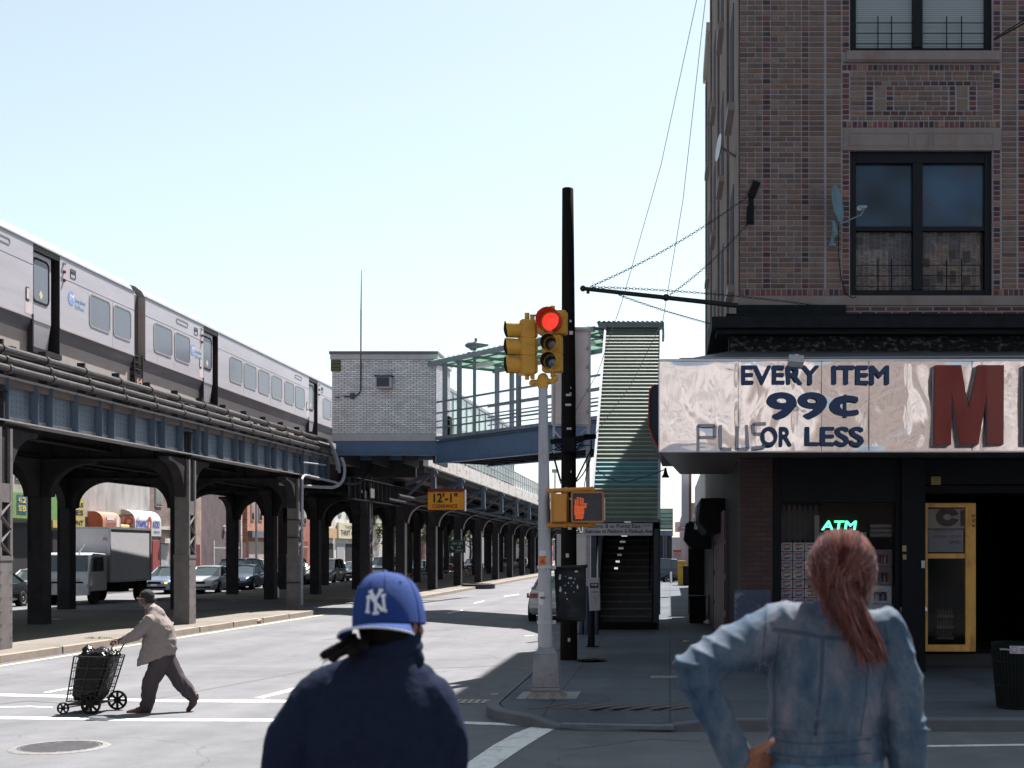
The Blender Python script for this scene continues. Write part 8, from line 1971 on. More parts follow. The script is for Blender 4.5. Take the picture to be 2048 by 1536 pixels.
fuse(q, 'fleece_jacket', fleece, man, .0062, 18, mdisp)
q = MB(); col = []
for k in range(20):
    a = 2*math.pi*k/20; hi = .022*max(0, math.cos(a-.1)); col.append(V((-.797+.086*math.cos(a), 3.60+.09*math.sin(a), 1.903+hi*1.4)))
q.tube(col, .018, 8, closed=True); col2 = [c + V((0, 0, .03)) for c in col]; q.tube(col2, .014, 8, closed=True)
limb(q, [(-.722, 3.59, 1.95), (-.705, 3.58, 1.90), (-.712, 3.58, 1.86)], [.014, .02, .014]); fuse(q, 'collar', fleece, man, .005, 4)
q = MB()
for s in (-1, 1): limb(q, [(-.81+s*.085, 3.6, 1.22), (-.81+s*.10, 3.63, .93), (-.81+s*.11, 3.6, gz+.1)], [.11, .08, .065])
limb(q, [(-.9, 3.6, 1.22), (-.72, 3.6, 1.22)], [.12, .12]); fuse(q, 'trousers', mat('dark_jeans', (.03, .035, .05), .9, var=.2), man, .01, 4)
for s in (-1, 1):
    q = MB(); limb(q, [(-.81+s*.11, 3.57, gz+.055), (-.81+s*.12, 3.80, gz+.045)], [.055, .045]); fuse(q, 'shoe', M['black'], man, .008, 3)
# hair: cropped nape and thick braids to the left
hairm = mat('black_hair', (.008, .006, .006), .8, spec=.1, var=.5, scale=60, bump=.6, bscale=90)
q = MB(); q.ball(hc+V((-.008, -.014, -.005)), .084, .10, .10, 20, 14)
for br in ([(708, 1274, 3.53), (688, 1288, 3.5), (664, 1301, 3.49), (640, 1315, 3.49)], [(714, 1284, 3.5), (696, 1298, 3.48), (676, 1310, 3.48), (656, 1322, 3.48)], [(725, 1290, 3.5), (712, 1303, 3.47), (698, 1314, 3.47)], [(730, 1275, 3.5), (728, 1300, 3.47)]):
    pts = [P(*b2) for b2 in br]
    for i in range(len(pts)-1):
        n_ = max(2, int((pts[i+1]-pts[i]).length/.011))
        for k in range(n_):
            c = pts[i].lerp(pts[i+1], k/n_); q.ball(c, .0155 if k % 2 else .0115, .0145, .012, 8, 6)
fuse(q, 'hair', hairm, man, .0042, 1, lambda p, n_: mnoise.noise(p*120)*.003)
q = MB(); rn = random.Random(3)
for k in range(260):
    t_ = rn.random(); c = P(712 - 62*t_ + rn.uniform(-5, 5), 1284 + 32*t_ + rn.uniform(-8, 4), 3.485)
    q.tube([c, c+V((rn.uniform(-.015, .008), rn.uniform(-.01, .0), rn.uniform(-.02, .012)))], [.0009, .0004], 3)
if q.v: q.build('loose_hair', hairm, man)
# cap
cd = V((-.34, -.94, 0)).normalized(); cr_ = cd.cross(V((0, 0, 1))); capR = Matrix.Rotation(R(7), 3, cd) @ Matrix.Rotation(R(5), 3, cr_)
cb0 = V((-.789, 3.60, 1.992))
def cappt(th, ph, k=1.0):
    """th from the brim direction, ph elevation"""
    cx_ = math.cos(ph)**.62; f_ = cd*math.cos(th) + cr_*math.sin(th); r0 = .098 + .007*abs(math.cos(th)) ; h = .146 + .006*math.cos(th)
    return cb0 + capR @ (V((f_.x*r0*cx_*k, f_.y*r0*cx_*k, h*math.sin(ph)**.92*k)))
capm = mat('cap_blue_wool', (.010, .036, .16), .85, var=.12, scale=25, bump=.35, bscale=260, spec=.25)
q = MB(); rs_ = []; nt_, np_ = 60, 16
for j in range(np_+1):
    ph = math.pi/2*j/np_*.985; rs_.append([cappt(2*math.pi*i/nt_, ph) for i in range(nt_)])
q.loft(rs_); inner = [[cb0 + (p-cb0)*.965 for p in r0] for r0 in rs_[:6]]; q.loft([rs_[0], inner[0], inner[5]], cap=False)
cap = q.build('cap', capm, man, smooth=60)
q = MB()
for k in range(6): th = math.pi*k/3 + math.pi/6*0 + (math.pi/6); q.tube([cappt(th, math.pi/2*j/12*.98, 1.006) for j in range(13)], .0017, 5)
q.build('seam', mat('cap_seam', (.012, .04, .17), .85), cap)
for k in range(6):
    th = math.pi*k/3 + math.pi/3; q = MB(); c = cappt(th, .85, 1.003); q.ball(c, .0035, n=8, m=5); q.build('eyelet', mat('cap_seam2', (.012, .04, .17), .85), cap)
q = MB(); q.ball(cappt(0, 1.55, 1.01), .008, .008, .005, n=10, m=6); q.build('button', capm, cap)
q = MB(); up_r = []; lo_r = []; n_ = 28
outer_lip = []
top_i, top_o = [], []
for k in range(n_+1):
    a = R(-66) + R(132)*k/n_; s_ = math.sin(a); ext_ = .060*max(0, math.cos(a*1.30))**.55
    f_ = cd*math.cos(a) + cr_*math.sin(a); rr = .102; row = []
    for j in range(6):
        t = j/5; p = f_*(rr + ext_*t) ; z = .004 - .010*t - .030*(s_**2)*1.0*(.4+.6*t); row.append(cb0 + capR @ (V((p.x, p.y, z))))
    top_i.append(row)
m_ = 6; vs = [p for r0 in top_i for p in r0]; lows = [p - V((0, 0, .0045)) for p in vs]
q.add(vs + lows, [(k*m_+j, k*m_+j+1, (k+1)*m_+j+1, (k+1)*m_+j) for k in range(n_) for j in range(m_-1)] + [(len(vs)+k*m_+j, len(vs)+(k+1)*m_+j, len(vs)+(k+1)*m_+j+1, len(vs)+k*m_+j+1) for k in range(n_) for j in range(m_-1)]
      + [(k*m_+m_-1, len(vs)+k*m_+m_-1, len(vs)+(k+1)*m_+m_-1, (k+1)*m_+m_-1) for k in range(n_)])
q.build('brim', capm, cap, smooth=60)
q = MB(); q.tube([top_i[k][-1] - V((0, 0, .0045)) for k in range(n_+1)], .003, 6); q.build('brim_edge', mat('brim_sunlit_edge', (.45, .47, .55), .7), cap)  # sunlit rim of the brim painted in as a pale edge
# interlocking N and Y emblem, embroidered strokes following the crown
emb = mat('emblem_white', (.62, .63, .68), .8, var=.08, bump=.3, bscale=300)
def emb_pt(x, y):    # x right as seen by the viewer, y up; unit = metres
    th = -x/.108 - .24; ph = .37 + y/.135; return cappt(th, ph, 1.02)
EW = .031; EH = .030
def stroke(pts, w0, w1=None):
    w1 = w1 or w0; q = MB(); P_ = []
    for i in range(len(pts)-1):
        for k in range(5): P_.append((V((*pts[i], 0)).lerp(V((*pts[i+1], 0)), k/5)))
    P_.append(V((*pts[-1], 0))); n2 = len(P_); L_, R_ = [], []
    for i, p in enumerate(P_):
        t = (P_[min(i+1, n2-1)] - P_[max(i-1, 0)]).normalized(); nn2 = V((-t.y, t.x, 0)); w = (w0 + (w1-w0)*i/(n2-1))/2
        a = p + nn2*w; b2 = p - nn2*w; L_.append(emb_pt(a.x*EW, a.y*EH)); R_.append(emb_pt(b2.x*EW, b2.y*EH))
    o_ = [cb0 + (p-cb0)*1.014 for p in L_]; o2_ = [cb0 + (p-cb0)*1.014 for p in R_]
    q.add(L_ + R_ + o_ + o2_, [(2*n2+i, 2*n2+i+1, 3*n2+i+1, 3*n2+i) for i in range(n2-1)] + [(i, i+1, 2*n2+i+1, 2*n2+i) for i in range(n2-1)] + [(n2+i, 3*n2+i, 3*n2+i+1, n2+i+1) for i in range(n2-1)] + [(0, 2*n2, 3*n2, n2), (n2-1, 2*n2-1, 4*n2-1, 3*n2-1)])
    return q
allq = MB()
for pts, w0, w1 in (([(-.55, 1.0), (-.02, .22)], .30, .24), ([(.52, 1.02), (.0, .2)], .28, .24), ([(0, .3), (-.02, -.85)], .26, .26), ([(-.30, -.95), (.28, -.92)], .22, .22), ([(-.78, .98), (-.36, 1.08)], .18, .18), ([(.3, 1.1), (.74, 1.0)], .18, .18),
                    ([(-.72, .5), (-.80, -.72)], .24, .26), ([(-1.0, -.72), (-.58, -.82)], .2, .2), ([(-.95, .42), (-.62, .6), (.62, -.78)], .22, .28), ([(.70, .5), (.78, -.74)], .26, .24), ([(.45, -.62), (.98, -.86)], .2, .22), ([(.50, .46), (.95, .58)], .2, .18)):
    s_ = stroke(pts, w0, w1); allq.add(s_.v, s_.f)
allq.build('emblem', emb, cap, smooth=0)

# ---- woman in the denim jacket, foreground right
wk = skin('skin_warm', (.26, .10, .055)); WY = 3.7
wom = thing('person', 'person seen from behind in a faded denim jacket, reddish ponytail, one hand on the hip', 'person', (.46, 3.7, gz))
def w3(u, v, y=WY): return P(u, v, y)
hc = V((.497, 3.705, 2.150)); hf = V((-.25, .96, 0)); shL = w3(1548, 1250, 3.69); elL = w3(1385, 1338, 3.56); wrL = w3(1466, 1503, 3.60); shR = w3(1778, 1262, 3.69); elR = w3(1812, 1450, 3.66); wrR = w3(1822, 1640, 3.72)
q = MB(); Mx, hs_ = headshape(q, hc, hf, .225)
limb(q, [hc+V((0, 0, -.06)), (.485, 3.70, 1.99)], [.05, .052])
rings(q, [((.445, 3.71, 1.30), .15, .11), ((.445, 3.71, 1.45), .15, .10), ((.45, 3.71, 1.62), .125, .09), ((.46, 3.70, 1.8), .14, .095), ((.465, 3.7, 1.95), .12, .08), ((.475, 3.7, 2.02), .05, .05)])
limb(q, [shL, elL, wrL], [.05, .036, .025]); limb(q, [shR, elR, wrR], [.05, .036, .025])
for s in (-1, 1): limb(q, [(.445+s*.09, 3.71, 1.36), (.445+s*.1, 3.73, .95), (.445+s*.1, 3.71, gz+.07)], [.09, .055, .036]); limb(q, [(.445+s*.1, 3.71, gz+.045), (.445+s*.12, 3.88, gz+.035)], [.035, .03])
hand(q, wrR, (0, .1, -1), (-1, .2, 0), (0, 1, -.3), .95)
limb(q, [wrL, w3(1484, 1519, 3.61)], [.026, .026])
fuse(q, 'body', wk, wom, .0062, 3); eyes(hc, hf, hs_, Mx, wom)
# hip hand in finer detail: thumb back along the waist, fingers closing round the front
q = MB(); w0 = w3(1482, 1515, 3.612); limb(q, [w3(1470, 1502, 3.60), w0], [.0255, .026], n=12)
pc = w3(1505, 1524, 3.63)
for k, (du, dv) in enumerate(((8, -8), (6, 4), (3, 16), (-1, 27))):
    a = w3(1508+du, 1516+dv, 3.635+.004*k); limb(q, [w0+V((0, .0, -.008*k)), a], [.0165, .0145], n=10)
    b2 = w3(1527+du, 1522+dv*1.2, 3.668+.004*k); c2 = w3(1538+du, 1535+dv*1.25, 3.70+.004*k); limb(q, [a, b2, c2, c2+V((.016, .022, -.012))], [.0108, .0100, .0092, .008], n=9)
limb(q, [w3(1490, 1512, 3.60), w3(1512, 1503, 3.585), w3(1531, 1493, 3.583), w3(1545, 1482, 3.590)], [.017, .0135, .0115, .0088], n=12)
hnd = fuse(q, 'hip_hand', wk, wom, .0032, 3)
q = MB(); nb_ = w3(1545, 1481, 3.590); q.ball(nb_ + V((-.002, -.0085, .003)), .006, .0022, .0085, 10, 6, M=Matrix.Rotation(R(50), 3, 'Y')); q.build('nail', mat('nail_pink', (.5, .25, .25), .3), hnd)
gold = mat('gold_bangle', (.75, .5, .2), .3, metal=.9, var=.1); ax_ = (w0 - wrL).normalized(); 
for k, (t_, r_) in enumerate(((.1, .033), (.32, .032), (.52, .031))):
    c = w3(1467, 1502, 3.60).lerp(w0, t_+.15); x_ = ax_.cross(V((0, 1, 0))).normalized(); y_ = ax_.cross(x_); q = MB(); q.tube([c + x_*r_*math.cos(a) + y_*r_*math.sin(a) for a in [2*math.pi*j/24 for j in range(24)]], .0042, 8, closed=True); q.build('bangle', gold, wom)
denim = bpy.data.materials.new('washed_denim'); denim.use_nodes = True
N = denim.node_tree.nodes; L = denim.node_tree.links; b = N['Principled BSDF']; b.inputs['Roughness'].default_value = .85; b.inputs['Specular IOR Level'].default_value = .25
g_ = N.new('ShaderNodeNewGeometry'); mp = N.new('ShaderNodeMapping'); mp.inputs['Scale'].default_value = (1, 1, .45); L.new(g_.outputs['Position'], mp.inputs['Vector'])
n1 = N.new('ShaderNodeTexNoise'); n1.inputs['Scale'].default_value = 8; n1.inputs['Detail'].default_value = 7; n1.inputs['Roughness'].default_value = .65; L.new(mp.outputs[0], n1.inputs['Vector'])
cr = N.new('ShaderNodeValToRGB'); cr.color_ramp.elements[0].position = .34; cr.color_ramp.elements[0].color = (.016, .045, .085, 1); cr.color_ramp.elements[1].position = .7; cr.color_ramp.elements[1].color = (.165, .155, .185, 1)
e_ = cr.color_ramp.elements.new(.5); e_.color = (.060, .088, .126, 1); L.new(n1.outputs[0], cr.inputs[0])
n2 = N.new('ShaderNodeTexNoise'); n2.inputs['Scale'].default_value = 330; n2.inputs['Detail'].default_value = 2; mp2 = N.new('ShaderNodeMapping'); mp2.inputs['Scale'].default_value = (1, 1, .25); L.new(g_.outputs['Position'], mp2.inputs['Vector']); L.new(mp2.outputs[0], n2.inputs['Vector'])
mr = N.new('ShaderNodeMapRange'); mr.inputs['From Min'].default_value = .3; mr.inputs['From Max'].default_value = .7; mr.inputs['To Min'].default_value = .82; mr.inputs['To Max'].default_value = 1.15; L.new(n2.outputs[0], mr.inputs['Value'])
sc = N.new('ShaderNodeVectorMath'); sc.operation = 'SCALE'; L.new(cr.outputs[0], sc.inputs[0]); L.new(mr.outputs[0], sc.inputs['Scale']); L.new(sc.outputs[0], b.inputs['Base Color'])
bp = N.new('ShaderNodeBump'); bp.inputs['Strength'].default_value = .25; bp.inputs['Distance'].default_value = .002; L.new(n2.outputs[0], bp.inputs['Height']); L.new(bp.outputs[0], b.inputs['Normal'])
q = MB()
rings(q, [((.452, 3.71, 1.60), .168, .125), ((.452, 3.71, 1.64), .172, .125), ((.452, 3.71, 1.68), .168, .12), ((.456, 3.70, 1.76), .172, .12), ((.462, 3.70, 1.86), .176, .118), ((.468, 3.70, 1.94), .162, .105), ((.478, 3.70, 1.995), .115, .085), ((.485, 3.70, 2.03), .07, .07)], 32)
mid = shL.lerp(elL, .5)
limb(q, [shL+V((.02, 0, -.005)), mid, elL, elL.lerp(wrL, .5), wrL+V((0, 0, .01))], [.074, .066, .058, .052, .043], n=20)
limb(q, [shR+V((-.02, 0, -.005)), shR.lerp(elR, .5), elR, wrR+V((0, 0, .03))], [.074, .064, .057, .045], n=20)
limb(q, [shL+V((.05, 0, .005)), (.48, 3.7, 2.0), shR+V((-.05, 0, 0))], [.062, .06, .062])
def wdisp(p, n_):
    dE = (p-elL).length; arm_ = min(1, max(0, (.30-p.x)/.10)); sl = math.exp(-(dE/.10)**2)
    t = (p - shL).dot((elL-shL).normalized())
    fold = 0
    if arm_ > 0:
        low = max(0, min(1, (elL.z+.02-p.z)/.03)); a = (p.x*.9+p.z*1.3)*(1-low) + (p.z*1.0-p.x*.35)*low
        ww = a + .05*mnoise.noise(p*6); fold = (1-abs(math.sin(ww*math.pi/.078)))**1.3*.013*(.45+sl)*arm_*(.4+.9*abs(mnoise.noise(p*7+V((3, 1, 2)))*1.6))
    body = ridge((p.x*1.0+p.z*.25, p.y, p.z), (13, 5, 3.5), 2.4)*.008; wst = math.exp(-((p.z-1.70)/.05)**2)*ridge(p, (5, 5, 30), 2.2)*.010
    armR = min(1, max(0, (p.x-.60)/.06))*ridge((p.x, p.y, p.z+p.x*.7), (5, 5, 13), 2.0)*.007
    return fold + (body + wst)*(1-arm_) + armR - .003 + mnoise.noise(p*45)*.0012
jk, jb = fuse(q, 'denim_jacket', denim, wom, .0052, 9, wdisp, keep=True)
def onj(x, z):
    h = jb.ray_cast(V((x, 2.5, z)), V((0, 1, 0))); return h[0]
def seamline(pts, r_=.0022, off=.0008):
    q = MB(); run = []
    for i in range(len(pts)-1):
        for k in range(10):
            t = k/10; h = onj(pts[i][0]+(pts[i+1][0]-pts[i][0])*t, pts[i][1]+(pts[i+1][1]-pts[i][1])*t)
            if h is not None: run.append(h + V((0, off, 0)))
    if len(run) > 2: q.tube(run, r_, 5)
    return q
def wz(u, v): return ((u-U0)*WY/F*.965, CH-(v-V0)*WY/F*.965)
dseam = mat('denim_seam', (.03, .045, .075), .85, var=.3, scale=60); sq = MB()
for ln in ([(1545, 1262), (1600, 1270), (1655, 1279), (1720, 1283), (1790, 1290)], [(1548, 1258), (1603, 1266), (1656, 1275), (1720, 1279), (1790, 1286)], [(1650, 1280), (1645, 1380), (1632, 1485)], [(1646, 1280), (1641, 1380), (1628, 1485)], [(1560, 1268), (1552, 1380), (1556, 1485)], [(1740, 1285), (1735, 1390), (1722, 1485)],
           [(1515, 1485), (1600, 1489), (1680, 1488), (1755, 1480)], [(1515, 1513), (1600, 1517), (1680, 1515), (1760, 1508)], [(1536, 1225), (1528, 1290), (1527, 1345), (1533, 1400)], [(1776, 1250), (1782, 1310), (1778, 1360), (1768, 1400)]):
    s_ = seamline([wz(*p) for p in ln]); 
    if s_.v: sq.add(s_.v, s_.f)
sq.build('seam', dseam, jk, smooth=60)
# jacket collar, cuff, hem band
q = MB(); cpts = []
for k in range(22):
    a = 2*math.pi*k/22; cpts.append(V((.487+.077*math.cos(a), 3.705+.072*math.sin(a), 2.025 + .012*math.sin(a)*-1)))
q.tube(cpts, .013, 8, closed=True); q.tube([c+V((0, 0, .018))*1 for c in cpts], .011, 8, closed=True); q.tube([V((.487+(c.x-.487)*1.12, 3.705+(c.y-3.705)*1.12, c.z-.012)) for c in cpts], .012, 8, closed=True)
fuse(q, 'jacket_collar', mat('denim_dark', (.05, .085, .14), .85, var=.3, scale=25, bump=.2), wom, .0045, 3)
q = MB(); dcf = (wrL-elL).normalized(); limb(q, [wrL-dcf*.045, wrL+dcf*.012], [.047, .046], n=20); fuse(q, 'jacket_cuff', denim, wom, .005, 3, lambda p, n_: ridge(p, (20, 20, 20), 2)*.004)
q = MB(); rings(q, [((.452, 3.71, 1.12), .18, .135), ((.452, 3.71, 1.3), .19, .14), ((.452, 3.71, 1.45), .185, .135), ((.452, 3.71, 1.615), .160, .115)], 28)
for s in (-1, 1): limb(q, [(.45+s*.09, 3.71, 1.2), (.45+s*.1, 3.73, .92), (.45+s*.1, 3.71, gz+.1)], [.11, .08, .07])
fuse(q, 'jeans', mat('jeans_blue', (.07, .13, .20), .85, var=.3, scale=12, bump=.2, bscale=60), wom, .009, 5, lambda p, n_: ridge(p, (6, 6, 14), 2.2)*.006)
for s in (-1, 1):
    q = MB(); limb(q, [(.45+s*.1, 3.68, gz+.05), (.45+s*.12, 3.90, gz+.04)], [.045, .038]); fuse(q, 'shoe', M['black'], wom, .008, 3)
# hair: base and many strands flowing into a ponytail
hb = mat('auburn_base', (.03, .008, .006), .7, spec=.1, var=.3, scale=30)
hs2 = mat('auburn_strands', (.2, .08, .06), .42, attr=True, var=.1, spec=.35)
q = MB(); q.ball(hc+V((.0, -.012, .018)), .089, .105, .090, 22, 14); q.ball(hc+V((0, -.03, -.03)), .078, .07, .08, 16, 12)
tail = [w3(1684, 1150, 3.605), w3(1692, 1195, 3.555), w3(1707, 1240, 3.545), w3(1727, 1285, 3.54), w3(1745, 1318, 3.545)]
limb(q, tail, [.02, .018, .018, .012, .006]); fuse(q, 'hair', hb, wom, .005, 2, lambda p, n_: ridge((p.x, p.y, p.z), (60, 40, 10), 2)*.004)
rn = random.Random(77); q = MB(); hcc = hc + V((0, -.010, .016)); K_ = w3(1683, 1158, 3.578)
cols = [(.030, .007, .006), (.05, .012, .010), (.085, .020, .016), (.13, .040, .033), (.22, .095, .085), (.045, .009, .007), (.10, .022, .015)]
def tailpt(t, ox, oy, spread):
    i = min(int(t*(len(tail)-1)), len(tail)-2); f_ = t*(len(tail)-1)-i; c = tail[i].lerp(tail[i+1], f_); w = spread*(1 - .15*t); return c + V((ox*w, oy*w*.75, 0))
for k in range(1500):
    th = rn.uniform(0, 2*math.pi); zc = rn.uniform(-.55, 1); s_ = math.sqrt(1-zc*zc); d = V((s_*math.cos(th), s_*math.sin(th), zc))
    if d.y > .75: continue
    R0 = rn.uniform(1.0, 1.075); S0 = d; kd = (K_-hcc); kd = V((kd.x/.093, kd.y/.112, kd.z/.095)).normalized(); pts = []
    n1_ = 9
    for j in range(n1_):
        t = j/(n1_-1)*.93; dd = (S0*(1-t)+kd*t); dd.normalize(); wob = 1 + .05*mnoise.noise(V((dd.x*3.1, dd.z*3.1, t*2))) + .03*mnoise.noise(V((k*.37, t*4, 0))); pts.append(hcc + V((dd.x*.093, dd.y*.112, dd.z*.096))*R0*wob)
    a = rn.uniform(0, 6.28); r_ = rn.uniform(0, 1)**.5; ox, oy = math.cos(a)*r_, math.sin(a)*r_; Lt = rn.uniform(.55, 1.12) if rn.random() < .8 else rn.uniform(.3, .7); n2_ = 10; wv = rn.uniform(-.004, .008)
    for j in range(n2_): t = min(1.0, j/(n2_-1)*Lt); p = tailpt(t, ox, oy, .036+.010*math.sin(t*3)); p = p + V((math.sin(t*7+k)*.004 + wv*t*3, 0, -max(0, j/(n2_-1)*Lt-1)*.12)); pts.append(p)
    c = rn.choice(cols); rad = [.0019]*len(pts); rad[0] = .001; rad[-1] = .0005; rad[-2] = .0011; q.tube(pts, rad, 3, c, cap=False)
for k in range(420):     # loose wisps on the crown, sides and below
    th = rn.uniform(0, 2*math.pi); zc = rn.uniform(-.3, 1); s_ = math.sqrt(1-zc*zc); d = V((s_*math.cos(th), -abs(s_*math.sin(th)), zc)); p0 = hcc + V((d.x*.094, d.y*.112, d.z*.096)); tgt = rn.choice([w3(1632, 1180, 3.60), w3(1648, 1215, 3.58), w3(1735, 1170, 3.60), w3(1722, 1230, 3.57), w3(1665, 1240, 3.56)])
    p3 = tgt + V((rn.uniform(-.012, .012), rn.uniform(-.01, .01), rn.uniform(-.03, .03))); p1 = p0.lerp(p3, .35) + d*rn.uniform(.004, .030); p2 = p0.lerp(p3, .7) + d*rn.uniform(0, .015); q.tube([p0, p1, p2, p3], [.0009, .0012, .001, .0004], 3, rn.choice(cols[2:5]), cap=False)
for k in range(120):
    t0 = rn.uniform(.3, .9); a = rn.uniform(-1, 1); p0 = tailpt(t0, a, -.6, .036); p1 = p0 + V((rn.uniform(-.004, .018)+a*.008, 0, -.035)); p2 = p1 + V((rn.uniform(-.002, .016), 0, -.04)); q.tube([p0, p1, p2], [.0012, .001, .0004], 3, rn.choice(cols[2:]), cap=False)
q.build('hair_strands', hs2, wom, smooth=60, fix=False)

# ---- person pushing the shopping cart
KY_ = 17.6
def k3(u, v, dy=0.0): return V((PX(u, KY_), KY_+dy, PZ(v, KY_)))
wlk = thing('person', 'person in a pale blazer and dark trousers walking left behind a shopping cart', 'person', (PX(322, KY_), KY_, 0))
hc = k3(291, 1196, 0); hf = V((-1, -.05, -.12))
neck = k3(305, 1222); shN = k3(309, 1240, -.17); shF = k3(305, 1238, .17); elN = k3(284, 1268, -.20); hdN = k3(243, 1280, -.10); elF = k3(278, 1264, .2); hdF = k3(246, 1279, .12)
hip = k3(325, 1318); knF = k3(306, 1362, -.06); anF = k3(296, 1413, -.07); knR = k3(349, 1356, .08); anR = k3(381, 1398, .09)
q = MB(); Mx, hs_ = headshape(q, hc, hf, .225)
limb(q, [hc+V((.02, 0, -.06)), neck], [.058, .07]); limb(q, [neck, k3(320, 1265), hip+V((0, 0, .08))], [.10, .14, .11])
limb(q, [shN, elN, hdN], [.055, .042, .028]); limb(q, [shF, elF, hdF], [.055, .042, .028]); limb(q, [shN, shF], [.07, .07])
limb(q, [hip+V((0, -.05, 0)), knF, anF], [.08, .06, .042]); limb(q, [hip+V((0, .05, 0)), knR, anR], [.08, .06, .042]); limb(q, [anF, anF+V((-.12, 0, -.03))], [.04, .03]); limb(q, [anR, anR+V((-.04, 0, -.12))], [.04, .03])
hand(q, hdN, (-1, .1, -.15), (0, .1, -1), (.2, .9, -.2), .95, 1.1); hand(q, hdF, (-1, -.1, -.15), (0, -.1, -1), (.2, -.9, -.2), .95, 1.1)
fuse(q, 'body', skin('skin_deep', (.10, .042, .03)), wlk, .0085, 2); eyes(hc, hf, hs_, Mx, wlk)
q = MB(); q.ball(hc+V((.026, 0, .03)), .094, .088, .088, 20, 14); q.ball(hc+V((.050, 0, -.02)), .07, .078, .075, 16, 12)
fuse(q, 'hair', mat('hair_black_short', (.018, .016, .017), .85, var=.4, scale=60), wlk, .008, 1, lambda p, n_: mnoise.noise(p*70)*.006)
q = MB()
for s in (-1, 1):
    c = hc + Mx @ V((s*.030, .098, .005)); q.tube([c + Mx @ V((.021*math.cos(a), 0, .017*math.sin(a))) for a in [2*math.pi*j/12 for j in range(12)]], .0025, 5, closed=True); q.beam(c+Mx @ V((s*.02, 0, 0)), hc+Mx @ V((s*.078, 0, .0)), .004, .004)
    q.lathe(c, Mx @ V((0, 1, 0)), [(0, .001), (.018, .001)], 10)
q.build('glasses', M['chrome'], wlk)
blz = mat('blazer_greige', (.185, .155, .15), .85, var=.08, scale=20, bump=.15)
q = MB()
def tilt(c, rx, ry, dz=0.0): return [V((c.x + rx*math.cos(a), c.y + ry*math.sin(a), c.z + dz*math.cos(a))) for a in [2*math.pi*k/24 for k in range(24)]]
rl = [tilt(k3(312, 1321), .255, .21, .085), tilt(k3(314, 1311), .262, .215, .085), tilt(k3(317, 1290), .235, .20, .07), tilt(k3(318, 1270), .205, .19, .04), tilt(k3(318, 1250), .175, .20, .0), tilt(k3(315, 1234), .125, .20, -.02), tilt(k3(309, 1220), .09, .12, -.01), tilt(k3(304, 1211), .074, .08, 0)]
dn = []
for i in range(len(rl)-1):
    for k in range(4): dn.append([p.lerp(p2, k/4) for p, p2 in zip(rl[i], rl[i+1])])
q.loft(dn + [rl[-1]])
limb(q, [shN, elN, hdN+V((.06, 0, .0))], [.088, .078, .05], n=16); limb(q, [shF, elF, hdF+V((.06, 0, 0))], [.085, .075, .05], n=16)
limb(q, [k3(300, 1214), k3(313, 1230)], [.07, .12], n=16)
fuse(q, 'blazer', blz, wlk, .010, 5, lambda p, n_: ridge((p.x+p.z*.8, p.y, p.z), (9, 6, 7), 2.4)*.010 + ridge((p.x, p.y, p.z+p.x), (16, 10, 5), 2.2)*.005 - .004)
trm = mat('trousers_plum', (.042, .032, .038), .85, var=.15, scale=10)
q = MB(); limb(q, [hip+V((0, -.05, -.02)), knF, anF+V((.01, 0, .0))], [.125, .10, .082], n=16); limb(q, [hip+V((.02, .06, -.02)), knR, anR+V((-.01, 0, .02))], [.125, .095, .078], n=16); limb(q, [hip+V((0, -.05, .03)), hip+V((0, .06, .03))], [.14, .14])
fuse(q, 'trousers', trm, wlk, .010, 4, lambda p, n_: ridge((p.x+p.z*.3, p.y, p.z), (12, 8, 3), 2.4)*.018 + mnoise.noise(p*6)*.006)
shm = mat('shoe_oxblood', (.05, .02, .018), .4, var=.15)
q = MB(); limb(q, [k3(297, 1418, -.07), k3(280, 1421, -.07), k3(265, 1423, -.07)], [.048, .045, .036], n=14); q.box(PX(259, KY_), PX(301, KY_), KY_-.115, KY_-.03, .0, .03); fuse(q, 'shoe', shm, wlk, .008, 3)
q = MB(); limb(q, [k3(386, 1393, .09), k3(382, 1408, .09), k3(372, 1421, .09)], [.045, .046, .034], n=14); fuse(q, 'shoe', shm, wlk, .008, 3)

# ---- shopping cart with a black bag
ct = thing('shopping_cart', 'black wire shopping cart with big spoked wheels holding a full black bag', 'shopping cart', (PX(190, KY_), KY_, 0))
wire = mat('cart_wire', (.02, .02, .023), .4, spec=.3)
y0, y1 = KY_-.22, KY_+.22; q = MB()
fb_, bb_ = [k3(148, 1400), k3(163, 1310)], [k3(209, 1398), k3(236, 1312)]
for y in (y0, y1):
    for a, b2 in (fb_, bb_): q.tube([V((a.x, y, a.z)), V((b2.x, y, b2.z))], .011, 6)
    for k in range(5):
        t = k/4; a = fb_[0].lerp(fb_[1], t); b2 = bb_[0].lerp(bb_[1], t); q.tube([V((a.x, y, a.z)), V((b2.x, y, b2.z))], .007, 5)
    for k in range(1, 7):
        if k % 3: continue
        t = k/7; a = fb_[0].lerp(bb_[0], t); b2 = fb_[1].lerp(bb_[1], t); q.tube([V((a.x, y, a.z)), V((b2.x, y, b2.z))], .004, 4)
for (a, b2) in (fb_, bb_):
    for k in range(7): t = k/6; c = a.lerp(b2, t); q.tube([V((c.x, y0, c.z)), V((c.x, y1, c.z))], .005, 4)
    for k in range(1, 6): y = y0+(y1-y0)*k/6; q.tube([V((a.x, y, a.z)), V((b2.x, y, b2.z))], .004, 4)
q.build('wire_basket', wire, ct)
q = MB(); h0 = k3(214, 1330); h1 = k3(242, 1281)
for y in (y0+.04, y1-.04): q.tube([V((PX(209, KY_), y, PZ(1340, KY_))), V((PX(214, KY_), y, PZ(1330, KY_))), V((h1.x, y, h1.z))], .010, 6)
q.tube([V((h1.x, y0+.04, h1.z)), V((h1.x, y1-.04, h1.z))], .014, 8)
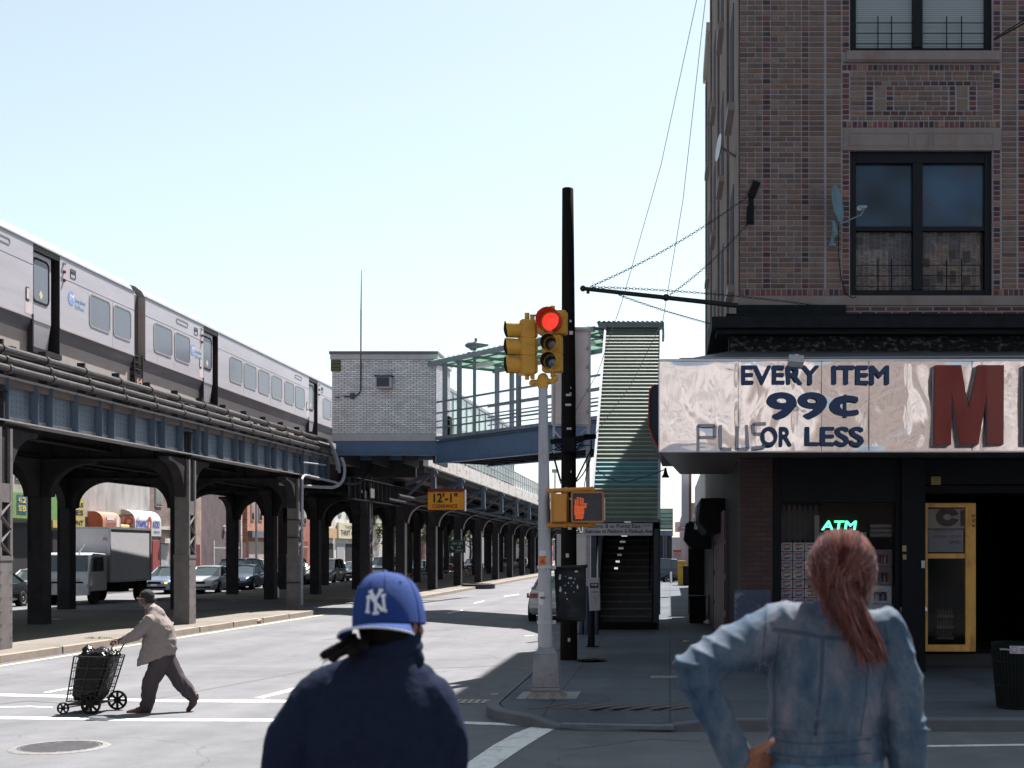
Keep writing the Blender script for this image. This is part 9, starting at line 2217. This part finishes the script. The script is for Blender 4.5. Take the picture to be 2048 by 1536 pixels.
q.tube([V((PX(234, KY_), y, PZ(1316, KY_))) for y in (y0, y1)], .01, 6); q.build('handle', mat('cart_handle', (.12, .11, .12), .4, metal=.5), ct)
def wheel(c, r_, nsp):
    q = MB(); ring_prism(q, [(r_*math.cos(2*math.pi*k/32), r_*math.sin(2*math.pi*k/32)) for k in range(32)], [(r_*.80*math.cos(2*math.pi*k/32), r_*.80*math.sin(2*math.pi*k/32)) for k in range(32)], c+V((0, -.014, 0)), (1, 0, 0), (0, 0, 1), (0, .028, 0)); w = q.build('wheel', M['rubber'], ct)
    q = MB(); q.lathe(c+V((0, -.012, 0)), (0, 1, 0), [(0, 0), (r_*.36, 0), (r_*.36, .024), (0, .024)], 16)
    for k in range(nsp):
        a = 2*math.pi*k/nsp; q.beam(c+V((math.cos(a)*r_*.3, 0, math.sin(a)*r_*.3)), c+V((math.cos(a)*r_*.85, 0, math.sin(a)*r_*.85)), r_*.24, .016, up=(0, 1, 0)) if False else q.beam(c+V((math.cos(a)*r_*.3, 0, math.sin(a)*r_*.3)), c+V((math.cos(a)*r_*.85, 0, math.sin(a)*r_*.85)), .016, r_*.22, up=(-math.sin(a), 0, math.cos(a)))
    q.build('spokes', M['rubber'], w)
wheel(V((PX(198, KY_), y0-.03, .135)), .135, 8); wheel(V((PX(219, KY_), y1+.03, .135)), .135, 8); wheel(V((PX(142, KY_), y0-.01, .08)), .08, 6); wheel(V((PX(160, KY_), y1+.01, .08)), .08, 6)
q = MB(); q.tube([(PX(198, KY_), y0-.03, .135), (PX(219, KY_), y1+.03, .135)], .01, 6); q.tube([(PX(142, KY_), y0, .08), (PX(160, KY_), y1, .08)], .008, 6); q.beam((PX(145, KY_), KY_, .12), (PX(212, KY_), KY_, .14), .4, .02); q.build('axle', wire, ct)
bag = thing('black_bag', 'bulging shiny black plastic bag filling the shopping cart', 'bag', (PX(188, KY_), KY_, .2))
q = MB(); rl = []
for t, k_ in ((0, .8), (.15, .97), (.5, 1.0), (.85, 1.0), (1.0, .95), (1.08, .75), (1.12, .45)):
    a = fb_[0].lerp(fb_[1], t); b2 = bb_[0].lerp(bb_[1], t); c = (a+b2)/2; rx = (b2.x-a.x)/2*k_*1.0
    rl.append([V((c.x + rx*math.copysign(abs(math.cos(g2))**.55, math.cos(g2)), KY_ + .21*k_*math.copysign(abs(math.sin(g2))**.55, math.sin(g2)), c.z)) for g2 in [2*math.pi*k/28 for k in range(28)]])
dn = []
for i in range(len(rl)-1):
    for k in range(4): dn.append([p.lerp(p2, k/4) for p, p2 in zip(rl[i], rl[i+1])])
q.loft(dn + [rl[-1]]); q.ball(k3(178, 1302), .07, n=10, m=8); q.ball(k3(205, 1308), .09, n=10, m=8); q.ball(k3(177, 1296), .025, n=8, m=6)
plm = mat('black_plastic_bag', (.003, .003, .004), .28, var=.2, spec=.2)
fuse(q, 'plastic', plm, bag, .009, 2, lambda p, n_: (ridge(p, (11, 11, 9), 2.0)*.020 + ridge((p.y, p.z, p.x), (26, 22, 26), 2.0)*.006)*(1.3 if p.z > .76 else .35) - .002)
